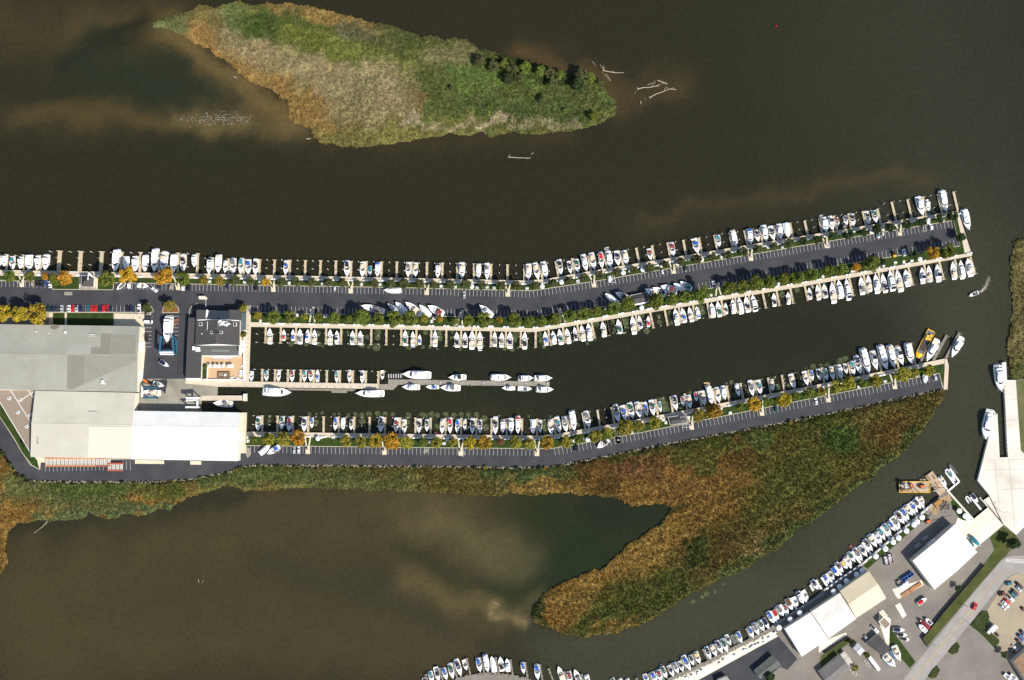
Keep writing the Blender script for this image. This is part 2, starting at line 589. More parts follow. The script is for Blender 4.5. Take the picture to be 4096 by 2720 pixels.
mb.sheet(pl(QB + QBi[::-1]), 1.28)
mb.sheet(pl(QC + QCi[::-1]), 1.28)
mb.sheet(pl(EC), 1.284)
mb.sheet(pl([(991, 1250), (1004, 1220), (1004, 1306), (996, 1526), (978, 1526), (985, 1250), (988, 1220)]), 1.292)
mb.sheet(pl([(745, 1513), (996, 1526), (1513, 1535), (1513, 1556), (991, 1548), (869, 1546), (740, 1534)]), 1.28)
mb.sheet(pl([(796, 1583), (986, 1582), (987, 1602), (800, 1602)]), 1.28)
mb.sheet(pl([(959, 1650), (987, 1650), (985, 1728), (985, 1813), (962, 1813)]), 1.288)
structure("promenade", mb, M["walk"])
mb = MB()
for q in (QA, QB, QC):                                # lighter coping along the quay edge
    for (a, b), (c, d) in zip(q, q[1:]):
        p0, p1 = at(a, b, 1.3), at(c, d, 1.3)
        m_ = (p0 + p1) / 2
        mb.rbox(m_.x, m_.y, 1.0, 1.36, (p1 - p0).length - .02, .45, math.atan2(p1.y - p0.y, p1.x - p0.x))
structure("quay_coping", mb, M["pad"])
# grass strips
mb = MB()
GAi = [(x, y + 1) for x, y in QAi]
mb.sheet(pl([(-300, 1102), (0, 1103), (205, 1106), (320, 1108), (320, 1157), (209, 1156), (205, 1126), (0, 1119), (-300, 1117)]), 1.30)
mb.sheet(pl([(392, 1109), (800, 1116), (1600, 1128), (2108, 1139), (2180, 1134), (2400, 1096), (3200, 962), (3827, 861), (3859, 1013), (3842, 1015), (3840, 984), (3812, 880)] +
            CA[::-1][1:] + [(453, 1131), (452, 1158), (392, 1157)]), 1.30)
mb.sheet(pl([(1004, 1250)] + CB[1:] + [(3842, 1015), (3861, 1014.5)] + QBi[::-1][1:]), 1.304)
mb.sheet(pl(QCi[:-1] + [(3775, 1456), (3779, 1470), (3774, 1550), (3757, 1490)] + CC[::-1][1:]), 1.30)
mb.sheet(pl([ZW(*p) for p in ((0, 260), (130, 470), (285, 735), (350, 800), (372, 890), (300, 850), (205, 725), (130, 590), (0, 395))]), 1.30)
mb.sheet(pl([ZA1(*p) for p in ((625, 892), (1338, 892), (1335, 1050), (625, 1050))]), 1.30)
mb.sheet(pl([(565, 1222), (572, 1215), (582, 1212), (598, 1218), (612, 1238), (614, 1248), (577, 1249)]), 1.30)
structure("lawn", mb, M["lawn"])
mb = MB()


def kerb(pts, w=.35, z0=1.15, z1=1.34):
    for (a, b), (c, d) in zip(pts, pts[1:]):
        p0, p1 = at(a, b, 1.3), at(c, d, 1.3)
        m_ = (p0 + p1) / 2
        mb.rbox(m_.x, m_.y, z0, z1, max(.1, (p1 - p0).length - .01), w, math.atan2(p1.y - p0.y, p1.x - p0.x))


kerb([(-300, 1118), (205, 1126), (209, 1157), (452, 1159), (455, 1131)] + CA + [(3840, 984)])
kerb(CB)
kerb(CC + [(3771, 1552)])
kerb([(-100, 1249), (577, 1249), (614, 1248), (612, 1238), (598, 1216), (590, 1211)])
kerb([ZA1(*p) for p in ((1915, 890), (1925, 835), (1960, 800))])
kerb([ZA1(*p) for p in ((1915, 888), (2110, 886), (2108, 835), (2070, 790))])
kerb([ZA1(*p) for p in ((2232, 945), (2240, 850), (2275, 795), (2330, 780))])
kerb([ZW(*p) for p in ((0, 397), (130, 592), (205, 727), (300, 852), (372, 892), (385, 820))])
structure("kerbs", mb, M["kerb"])
structure("planting_bed", MB().sheet(pl([ZA1(*p) for p in ((1920, 885), (1930, 835), (1965, 800), (2010, 790), (2060, 795), (2100, 835), (2105, 882))]), 1.3), M["mulch"])
# concrete aprons round the buildings
mb = MB()
mb.sheet(pl([ZA1(*p) for p in ((1350, 898), (1705, 905), (1690, 1180), (1350, 1050))]), 1.28)
mb.sheet(pl([ZA1(*p) for p in ((578, 888), (625, 888), (625, 1040), (578, 1040))]), 1.28)
mb.sheet(pl([ZA1(*p) for p in ((765, 890), (790, 890), (790, 1040), (765, 1040))]), 1.32)
mb.sheet(pl([ZA1(*p) for p in ((935, 455), (950, 455), (950, 605), (935, 605))]), 1.32)
mb.sheet(pl([ZA1(*p) for p in ((1140, 460), (1160, 460), (1150, 605), (1130, 605))]), 1.32)
mb.sheet(pl([ZC0(*p) for p in ((490, 580), (525, 300), (535, 580), (505, 930), (480, 930))]), 1.28)
mb.sheet(pl([ZW(*p) for p in ((1275, 800), (1550, 808), (1550, 840), (1275, 838))]), 1.28)
mb.sheet(pl([ZW(*p) for p in ((1797, 812), (1900, 814), (1900, 848), (1797, 846))]), 1.28)
mb.sheet(pl([ZW(*p) for p in ((330, 775), (430, 780), (430, 830), (385, 822), (378, 890), (345, 830))]), 1.284)
structure("pavement", mb, M["pad"])

# walkways crossing the grass (a V of two paths) with a lamp pad standing in the parking row
mb = MB()
pads = []


def vee(z, x, y0, y1, y2, dx=0.0, single=False):
    """promenade edge y0 -> kerb y1 -> pad end y2 ; dx: drift of x from y0 to y2"""
    a0, a1, a2 = z(x, y0), z(x + dx * .5, y1), z(x + dx, y2)
    k = z.k
    w = 17 / k
    for s_ in ((1,) if single else (-1, 1)):
        mb.sheet(pl([(a0[0] + s_ * 32 / k - w / 2, a0[1]), (a0[0] + s_ * 32 / k + w / 2, a0[1]), (a1[0] + s_ * 14 / k + w / 2, a1[1]), (a1[0] + s_ * 14 / k - w / 2, a1[1])]), 1.33 + .004 * s_)
    e = 26 / k
    mb.prism(pl([(a1[0] - e, a1[1]), (a1[0] + e, a1[1]), (a2[0] + e, a2[1]), (a2[0] - e, a2[1])]), 1.15, 1.36)
    pads.append(((a1[0] + a2[0]) / 2, (a1[1] + a2[1]) / 2))


for zz, x, y0, y1, y2, dx in ((ZA1, 258, 450, 500, 585, 0), (ZA1, 2085, 475, 535, 620, 20), (ZA2, 850, 495, 550, 642, 18), (ZA2, 1780, 515, 575, 660, 0), (ZA3, 315, 540, 600, 678, 0), (ZA3, 1272, 550, 610, 698, 0),
                              (ZA3, 2265, 440, 510, 588, 28), (ZA4, 845, 585, 655, 722, 30), (ZA4, 1765, 430, 490, 570, 20), (ZA5, 285, 640, 700, 775, 35), (ZA5, 1165, 495, 555, 628, 15),
                              (ZA2, 1325, 1000, 905, 820, 0), (ZA3, 705, 1035, 940, 855, 20), (ZA3, 1925, 1000, 890, 825, -55), (ZA4, 1400, 985, 890, 820, -20),
                              (ZC1, 800, 555, 665, 755, 0), (ZC1, 1705, 570, 680, 765, 0), (ZC2, 245, 575, 685, 775, 0), (ZC2, 1145, 580, 695, 780, 0), (ZC2, 2080, 450, 550, 632, 30),
                              (ZC3, 190, 905, 1015, 1105, 30), (ZC3, 1065, 760, 850, 940, 20), (ZC3, 1895, 590, 695, 775, 20), (ZC4, 605, 800, 885, 970, 30), (ZC4, 1390, 645, 735, 815, 28)):
    vee(zz, x, y0, y1, y2, dx)
structure("footpaths", mb, M["pad"])

# painted stall lines
mb = MB()


def stalls(path, pitch, ln, side, skip=()):
    """lines at right angles to a kerb path; side +1 = towards larger survey y"""
    d, nxt = 0.0, 4.0
    for (a, b), (c, e) in zip(path, path[1:]):
        L = math.hypot(c - a, e - b)
        ux, uy = (c - a) / L, (e - b) / L
        while nxt <= d + L:
            t = nxt - d
            x, y = a + ux * t, b + uy * t
            nxt += pitch
            if any(s0 <= x <= s1 for s0, s1 in skip):
                continue
            vx, vy = -uy * side, ux * side
            if side * vy < 0:
                vx, vy = -vx, -vy
            p0, p1 = at(x + vx * 2, y + vy * 2, 1.2), at(x + vx * ln, y + vy * ln, 1.2)
            m_ = (p0 + p1) / 2
            mb.rbox(m_.x, m_.y, 1.19, 1.215, (p1 - p0).length, .17, math.atan2(p1.y - p0.y, p1.x - p0.x))
        d += L




def skp(path):
    return [(x - 11, x + 11) for x, y in pads if seg_dist(np.array([x]), np.array([y]), path)[0] < 30]


SK0 = [(-60, 1119), (205, 1126)]
stalls(SK0, 15.8, 27, 1, skp(SK0))
stalls(CA, 15.0, 27, 1, skp(CA) + [(2135, 2148)])
stalls(CB, 15.2, 28, -1, skp(CB) + [(2540, 2590), (2140, 2152)])
stalls(CC, 16.2, 29, 1, skp(CC) + [(2165, 2206)])
stalls([(170, 1250), (577, 1250)], 15.4, 27, -1, ())
stalls([(178, 1848), (527, 1841)], 15.4, 38, 1, ())
for i in range(9):
    y = 192 + i * 45
    for x0, x1 in ((525, 620), (868, 935)):
        p0, p1 = at(*ZC0(x0 - i * 2, y), 1.2), at(*ZC0(x1 - i * 2, y + 1), 1.2)
        m_ = (p0 + p1) / 2
        if not (x0 == 868 and i > 5):
            mb.rbox(m_.x, m_.y, 1.19, 1.215, (p1 - p0).length, .17, 0)
structure("road_markings", mb, M["paint"])
structure("road_patches", MB().sheet(pl([ZA1(*p) for p in ((760, 642), (853, 642), (853, 682), (760, 682))]), 1.216).sheet(pl([ZC1(*p) for p in ((70, 672), (125, 690), (132, 760), (90, 805), (60, 740))]), 1.216)
          .sheet(pl([ZC1(*p) for p in ((2180, 690), (2230, 692), (2210, 745), (2160, 742))]), 1.212).sheet(pl([ZC2(*p) for p in ((275, 700), (300, 760), (270, 790), (225, 770))]), 1.212), M["apron"])
# wide seams, tyre scuffs and an oil-dark area on the asphalt
mb = MB()
for z_, p in ((ZA1, ((968, 615), (978, 615), (968, 810), (958, 810))), (ZC0, ((905, 720), (965, 700), (940, 790), (950, 880), (900, 880), (920, 790))), (ZC0, ((510, 900), (600, 960), (785, 930), (795, 970), (770, 1110), (720, 1060), (600, 1010), (520, 960)))):
    mb.sheet(pl([z_(*q) for q in p]), 1.213)
structure("asphalt_stains", mb, mat("stained_asphalt", (.035, .033, .032), .6, .4, noise=.3, scale=.5))

# ---------------------------------------------------------------- south-east bank
DL = [(2640, 2760), (2674, 2713), (2809, 2655), (2931, 2588), (3060, 2523), (3087, 2508), (3240, 2410), (3292, 2360), (3445, 2255), (3699, 2040), (3730, 2012), (3758, 1985), (3786, 1963),
      (3895, 2078), (3952, 2029), (3932, 2004), (3959, 1983), (4045, 1980), (4040, 1840), (4046, 1525), (4063, 1520), (4300, 1500), (4500, 3100), (2600, 3100)]
structure("mainland", MB().prism(pl(DL, 1.1), -1.5, 1.1), M["taupe"])
WH = [(3911, 1923), (3942, 1800), (3968, 1708), (3987, 1654), (3990, 1655), (3999, 1830), (4033, 1829), (4030, 1800), (4016, 1520), (4008, 1450), (4024, 1448), (4028, 1520), (4063, 1520), (4083, 1800),
      (4130, 1850), (4240, 2060), (4096, 2108), (4065, 2140), (4014, 2098), (3959, 1983)]
structure("wharf", MB().prism(pl(WH, 2.0), -1.5, 2.0), M["wharf"])
structure("boatyard_pavement", MB().sheet(pl([(3894, 2077), (3951, 2030), (4013, 2100), (3925, 2174), (3900, 2196), (3822, 2096), (3832, 2070), (3846, 2079), (3862, 2083)]), 1.2)
          .sheet(pl([(3952, 2029), (3931, 2003), (3958, 1985), (4012, 2098)]), 1.14), M["yard"])
mb = MB()
mb.sheet(pl([ZD3(*p) for p in ((905, 885), (1640, 272), (1700, 300), (975, 932))]), 1.16)
mb.sheet(pl([(3798, 1983), (3894, 2078), (3877, 2083), (3850, 2079), (3834, 2069), (3820, 2048), (3806, 2020)]), 1.16)
mb.sheet(pl([ZD4(*p) for p in ((778, 560), (1082, 965), (1015, 1040), (768, 775))]), 1.16)
structure("grass", mb, M["lawn"])
mb = MB()
mb.sheet(pl([(3689, 2552), (3709, 2586), (3936, 2320), (3908, 2350), (4008, 2236), (4023, 2225), (4045, 2197), (4087, 2172), (4064, 2141), (4013, 2104), (3990, 2123), (3952, 2167), (3977, 2201), (3886, 2320)][:2] +
            [(3908, 2351), (4008, 2236), (4023, 2225), (4045, 2197), (4087, 2172), (4064, 2143), (4013, 2104), (3960, 2150), (3977, 2201), (3886, 2320)]), 1.16)
mb.sheet(pl([ZD4(*p) for p in ((-40, 900), (0, 870), (280, 675), (345, 715), (215, 800), (80, 965), (-40, 1060))]), 1.16)
structure("grass_verge", mb, M["verge"])
structure("street", MB().sheet(pl([(3560, 2782), (3611, 2720), (3908, 2355), (4008, 2240), (4041, 2224), (4096, 2222), (4400, 2220), (4400, 2297), (4096, 2297), (4071, 2292), (4041, 2302), (4018, 2322), (3699, 2720), (3640, 2790)]), 1.15), M["roadgrey"])
structure("dirt_lot", MB().sheet(pl([(4071, 2294), (4200, 2300), (4300, 2900), (4090, 2720), (3976, 2580), (3950, 2440), (4022, 2325), (4045, 2304)]), 1.14), M["sand"])
structure("slip_lot", MB().sheet(pl([(2760, 2740), (3114, 2546), (3190, 2636), (3150, 2680), (3120, 2668), (3050, 2730), (3050, 2800), (2760, 2800)]), 1.15), M["asphalt"])
mb = MB()
mb.sheet(pl([(2680, 2724), (2815, 2663), (2935, 2600), (3066, 2537), (3086, 2526), (3112, 2545), (2760, 2738), (2690, 2760)]), 1.17)
mb.sheet(pl([ZD4(*p) for p in ((650, 380), (695, 350), (790, 470), (775, 560), (770, 780), (735, 765), (700, 640), (640, 480))]), 1.164)
mb.sheet(pl([ZD4(*p) for p in ((840, 300), (900, 270), (975, 415), (930, 455))]), 1.152)
mb.sheet(pl([ZD4(*p) for p in ((805, 110), (1150, 0), (1180, 60), (880, 225), (850, 190))]), 1.156)
mb.sheet(pl([ZD4(*p) for p in ((-60, 745), (260, 620), (270, 660), (-60, 860))]), 1.156)
structure("boatyard_walk", mb, M["yard"])
mb = MB()
for a in (0, 1, 2):
    p0, p1 = at(*ZD7(885, 1118 + a * 22), 1.2), at(*ZD7(1176, 1136 + a * 25), 1.2)
    m_ = (p0 + p1) / 2
    mb.rbox(m_.x, m_.y, 1.13, 1.165, (p1 - p0).length, .45, math.atan2(p1.y - p0.y, p1.x - p0.x))
for (a, b, c, d) in ((1930, 185, 1975, 140), (1640, 540, 1690, 490), (1420, 645, 1465, 600), (1505, 710, 1550, 668), (1360, 880, 1405, 835), (1205, 1065, 1250, 1020)):
    p0, p1 = at(*ZD4(a, b), 1.2), at(*ZD4(c, d), 1.2)
    m_ = (p0 + p1) / 2
    mb.rbox(m_.x, m_.y, 1.13, 1.165, (p1 - p0).length, .2, math.atan2(p1.y - p0.y, p1.x - p0.x))
structure("street_markings", mb, M["paint"])
mb = MB()
for q in ([ZD4(1050, 1185), ZD4(1780, 300), ZD4(2010, 0), ZD7(720, 1460), ZD7(800, 1360)],):
    for (a, b), (c, d) in zip(q, q[1:]):
        p0, p1 = at(a, b, 1.2), at(c, d, 1.2)
        m_ = (p0 + p1) / 2
        mb.rbox(m_.x, m_.y, 1.13, 1.168, (p1 - p0).length, .32, math.atan2(p1.y - p0.y, p1.x - p0.x))
structure("yellow_road_line", mb, M["ypaint"])
# boatyard arc at the bottom edge, rocky
ARC = [(1790, 2760), (1833, 2715), (1877, 2703), (1928, 2698), (1979, 2697), (2047, 2705), (2114, 2719), (2150, 2760)]
structure("basin_bank", MB().prism(pl(ARC, .9), -1.5, .9), M["taupe"])

# ---------------------------------------------------------------- stones
def stones(name, segs, n, w, z):
    mbs = MB()
    Ls = [math.dist(a, b) for a, b in segs]
    for _ in range(n):
        (a, b) = random.choices(segs, Ls)[0]
        t, u = random.random(), random.uniform(-w, w)
        dx, dy = (b[0] - a[0]), (b[1] - a[1])
        L = math.hypot(dx, dy) or 1
        p = at(a[0] + dx * t - dy / L * u, a[1] + dy * t + dx / L * u, z)
        r = random.uniform(.25, .75)
        rg = []
        for zz, k in ((-.5, .6), (.1, 1), (.5, .55)):
            rg.append([(p.x + r * k * math.cos(i * 1.0472 + _) * random.uniform(.7, 1.2), p.y + r * k * math.sin(i * 1.0472 + _) * random.uniform(.7, 1.2), z + r * zz) for i in range(6)])
        mbs.loft(rg, True)
    oo = link(name, mbs.mesh(name, M["rock"]))
    oo['kind'] = 'stuff'


sg = lambda p: list(zip(p, p[1:]))
stones("riprap", sg([(x, y + 5) for x, y in RB[:-3]]), 800, 4, .8)
stones("bank_stones", sg([(2684, 2717), (2815, 2659), (2935, 2595), (3062, 2532), (3085, 2516)]), 1100, 9, .95)
stones("basin_stones", sg(ARC), 420, 6, .7)

# ---------------------------------------------------------------- marsh, island and bank vegetation
orr, org2 = lin(146, 108, 48), lin(168, 128, 58)
grn, gry, dkg, olv, tanr, brt, oli2, brn = lin(92, 112, 50), lin(104, 114, 68), lin(54, 72, 30), lin(112, 108, 54), lin(160, 143, 106), lin(104, 146, 54), lin(122, 110, 56), lin(118, 86, 42)
ISL = [ZI1(*p) for p in ((195, 190), (280, 150), (420, 105), (540, 80), (570, 45), (650, 40), (700, 60), (760, 25), (860, 5), (980, 35), (1060, 40), (1130, 5), (1200, 25), (1380, 40), (1470, 60), (1620, 95), (1800, 140), (1960, 165))] + \
    [ZI2(*p) for p in ((0, 65), (80, 90), (150, 100), (330, 160), (430, 165), (500, 205), (560, 180), (680, 195), (760, 260), (900, 290), (1100, 340), (1300, 400), (1440, 450), (1480, 425), (1560, 440), (1650, 520), (1740, 620), (1770, 690),
                       (1740, 745), (1650, 800), (1500, 855), (1300, 880), (1080, 895), (1020, 870), (900, 895), (830, 905), (760, 880), (650, 905), (540, 880), (460, 910), (340, 935), (180, 945), (0, 980))] + \
    [ZI1(*p) for p in ((1730, 1170), (1640, 1150), (1560, 1130), (1480, 1090), (1460, 1040), (1390, 1000), (1290, 960), (1275, 800), (1230, 775), (1140, 720), (1050, 680), (950, 630), (880, 580), (820, 510), (730, 460), (640, 390),
                       (540, 345), (460, 290), (420, 265), (340, 235), (220, 215))]
MR = [(-20, 1765)] + [(x - (0), y + 7) for x, y in RB[::-1][1:]] + [(3786, 1556)] + \
    [ZM(*p) for p in ((2210, 80), (2195, 130), (2150, 215), (2105, 280), (2060, 330), (2000, 395), (1900, 475), (1750, 585), (1600, 695), (1480, 780), (1400, 850), (1290, 920), (1200, 980), (1120, 1010), (1050, 1035), (960, 1080), (860, 1150),
                      (760, 1210), (680, 1250), (600, 1285), (500, 1295), (400, 1305), (320, 1300), (255, 1275), (180, 1240), (160, 1195), (165, 1160), (195, 1100), (260, 1055), (350, 1020), (450, 975), (560, 920), (620, 850), (700, 800),
                      (800, 740), (850, 660), (800, 640), (720, 648), (650, 655), (600, 615), (480, 600), (330, 590), (260, 585), (180, 605), (120, 595), (50, 590), (0, 605))] + \
    [ZL(*p) for p in ((3100, 425), (2700, 405), (2361, 410), (2080, 420), (1940, 440), (1900, 410), (1860, 390), (1740, 390), (1700, 410), (1500, 475), (1350, 560), (1250, 575), (1080, 620), (1000, 600), (920, 630), (830, 645), (770, 620), (720, 610),
                      (620, 645), (550, 640), (400, 655), (250, 660), (160, 680), (110, 710), (60, 800), (50, 1000), (0, 1100), (-200, 1300), (-400, 1300), (-400, 60))]
RBK = [ZR(*p) for p in ((785, -1500), (740, -900), (760, -500), (775, 0), (750, 150), (740, 350), (755, 480), (690, 560), (670, 700), (640, 800), (680, 880), (700, 1000), (705, 1280), (750, 1400), (1000, 1420), (2200, 1500), (2200, -1700))]
RLW = [(4066, 1524), (4084, 1800), (4130, 1850), (4240, 2040), (4400, 2040), (4400, 1500)]
I1 = lambda *p: [ZI1(*q) for q in p]
I2 = lambda *p: [ZI2(*q) for q in p]
MM = lambda *p: [ZM(*q) for q in p]
LL = lambda *p: [ZL(*q) for q in p]
isl_st = [
    (I1((480, 130), (800, 350), (1150, 620), (1350, 760), (1500, 1000)), 120, lin(156, 116, 54), .72), (I1((480, 250), (760, 450), (1150, 660)), 60, org2, .45),
    (I1((850, 60), (1300, 70), (1700, 130), (2100, 230)), 48, org2, .6), (I1((520, 100), (850, 110)), 60, olv, .7),
    (I1((250, 175), (400, 200)), 60, gry, .9), (I1((850, 180), (1050, 260)), 70, gry, .6),
    (I1((900, 260), (1250, 430), (1600, 560), (2000, 650)), 95, tanr, .85), (I1((1800, 560), (2200, 800)), 90, tanr, .6), (I1((1650, 800), (1950, 980)), 60, tanr, .6),
    (I1((880, 110), (1100, 150)), 60, grn, .8),
    (I1((1050, 190), (1400, 260), (1900, 340), (2350, 400)), 70, lin(76, 96, 36), 1), (I1((1300, 300), (1700, 360), (2300, 480)), 60, lin(116, 124, 40), .8),
    (I1((1700, 240), (2100, 300)), 45, lin(110, 104, 84), .7), (I1((1550, 1100), (2361, 1080)), 40, lin(128, 122, 58), .6),
    (I2((0, 900), (300, 880), (900, 850)), 45, lin(132, 128, 58), .8), (I2((100, 170), (400, 280), (700, 280)), 70, lin(92, 100, 46), .9),
    (I2((450, 350), (620, 330)), 60, tanr, .6), (I2((50, 480), (200, 620)), 90, tanr, .6),
    (I2((500, 600), (900, 620), (1400, 660), (1600, 620)), 150, lin(94, 106, 48), .95), (I2((600, 480), (860, 470)), 60, brt, .45), (I2((1130, 490), (1190, 510)), 40, lin(110, 146, 50), .6),
    (I2((700, 700), (1100, 720), (1400, 730)), 60, lin(84, 102, 50), .8), (I2((300, 620), (280, 720)), 36, lin(136, 102, 54), .6),
    (I2((240, 760), (500, 800), (900, 800)), 20, lin(176, 160, 134), .95), (I2((1000, 805), (1450, 830)), 16, lin(150, 140, 108), .7), (I2((400, 770), (800, 760)), 26, lin(116, 118, 44), .7),
    (I2((900, 340), (1200, 430), (1450, 480)), 60, dkg, .8), (I2((1650, 560), (1720, 700)), 50, lin(88, 104, 48), .7),
]
mar_st = [
    (LL((0, 300), (60, 500), (20, 900)), 90, orr, .9), (LL((100, 480), (400, 560), (700, 540), (1000, 540), (1300, 480)), 70, orr, .9), (LL((150, 400), (500, 430), (900, 450)), 70, gry, .85), (LL((300, 630), (800, 600), (1300, 550)), 26, lin(88, 112, 76), .8),
    (LL((500, 380), (900, 390), (1300, 380)), 40, grn, .6), (LL((1500, 420), (1700, 390)), 30, org2, .7), (LL((1400, 320), (1900, 260), (2361, 300)), 45, grn, .7), (LL((1900, 400), (2361, 390)), 30, org2, .6),
    (LL((1600, 340), (2361, 350), (3200, 380)), 60, gry, .6),
    (MM((0, 470), (250, 520)), 70, lin(84, 98, 58), .9), (MM((60, 570), (250, 560), (400, 580)), 40, org2, .7),
    (MM((480, 500), (700, 490), (900, 460), (1150, 400), (1350, 320)), 110, brn, 1), (MM((620, 460), (800, 510)), 50, lin(128, 88, 60), .8), (MM((700, 600), (900, 570), (1200, 560)), 90, orr, .9), (MM((900, 700), (1100, 660), (1150, 760)), 90, orr, .9),
    (MM((800, 820), (600, 950), (350, 1060), (250, 1150)), 100, org2, .8), (MM((300, 1150), (250, 1220)), 70, orr, .8), (MM((900, 880), (1100, 850)), 60, brn, .8),
    (MM((550, 1130), (700, 1100), (850, 1040)), 100, lin(78, 88, 36), .75), (MM((400, 1250), (600, 1180)), 50, lin(84, 88, 36), .8),
    (MM((1400, 450), (1500, 560), (1350, 680)), 170, lin(92, 98, 42), .62), (MM((1550, 420), (1800, 350), (1700, 480)), 150, lin(96, 96, 42), .55), (MM((1650, 300), (1720, 330)), 50, lin(62, 92, 38), .8),
    (MM((1850, 200), (2050, 150), (2150, 120)), 90, lin(108, 96, 48), .85), (MM((1900, 260), (2000, 250)), 60, brn, .7), (MM((1250, 280), (1290, 310)), 40, lin(104, 120, 64), .8), (MM((900, 400), (1000, 440), (1150, 260)), 50, grn, .5),
    (MM((1200, 820), (1350, 780), (1500, 700)), 60, lin(110, 92, 48), .6), (MM((1100, 1000), (1350, 860), (1650, 660), (1950, 430), (2150, 200)), 32, lin(84, 94, 50), .9), (MM((1250, 860), (1320, 790)), 26, lin(150, 124, 76), .7),
    (MM((480, 420), (1100, 310), (1700, 190)), 30, lin(76, 88, 36), .7), (MM((1000, 880), (1200, 720)), 60, dkg, .4), (MM((950, 850), (980, 920)), 40, dkg, .8), (MM((860, 640), (780, 760)), 26, lin(64, 80, 44), .8),
    (MM((190, 1100), (170, 1200), (250, 1270)), 22, lin(56, 70, 36), .9), (MM((450, 1290), (750, 1220)), 24, org2, .6),
]
mveg = mat("reed_and_scrub", (.1, .1, .05), .95, .1, noise=.30, scale=.55, attr=True, bump=.25, bscale=2.2)


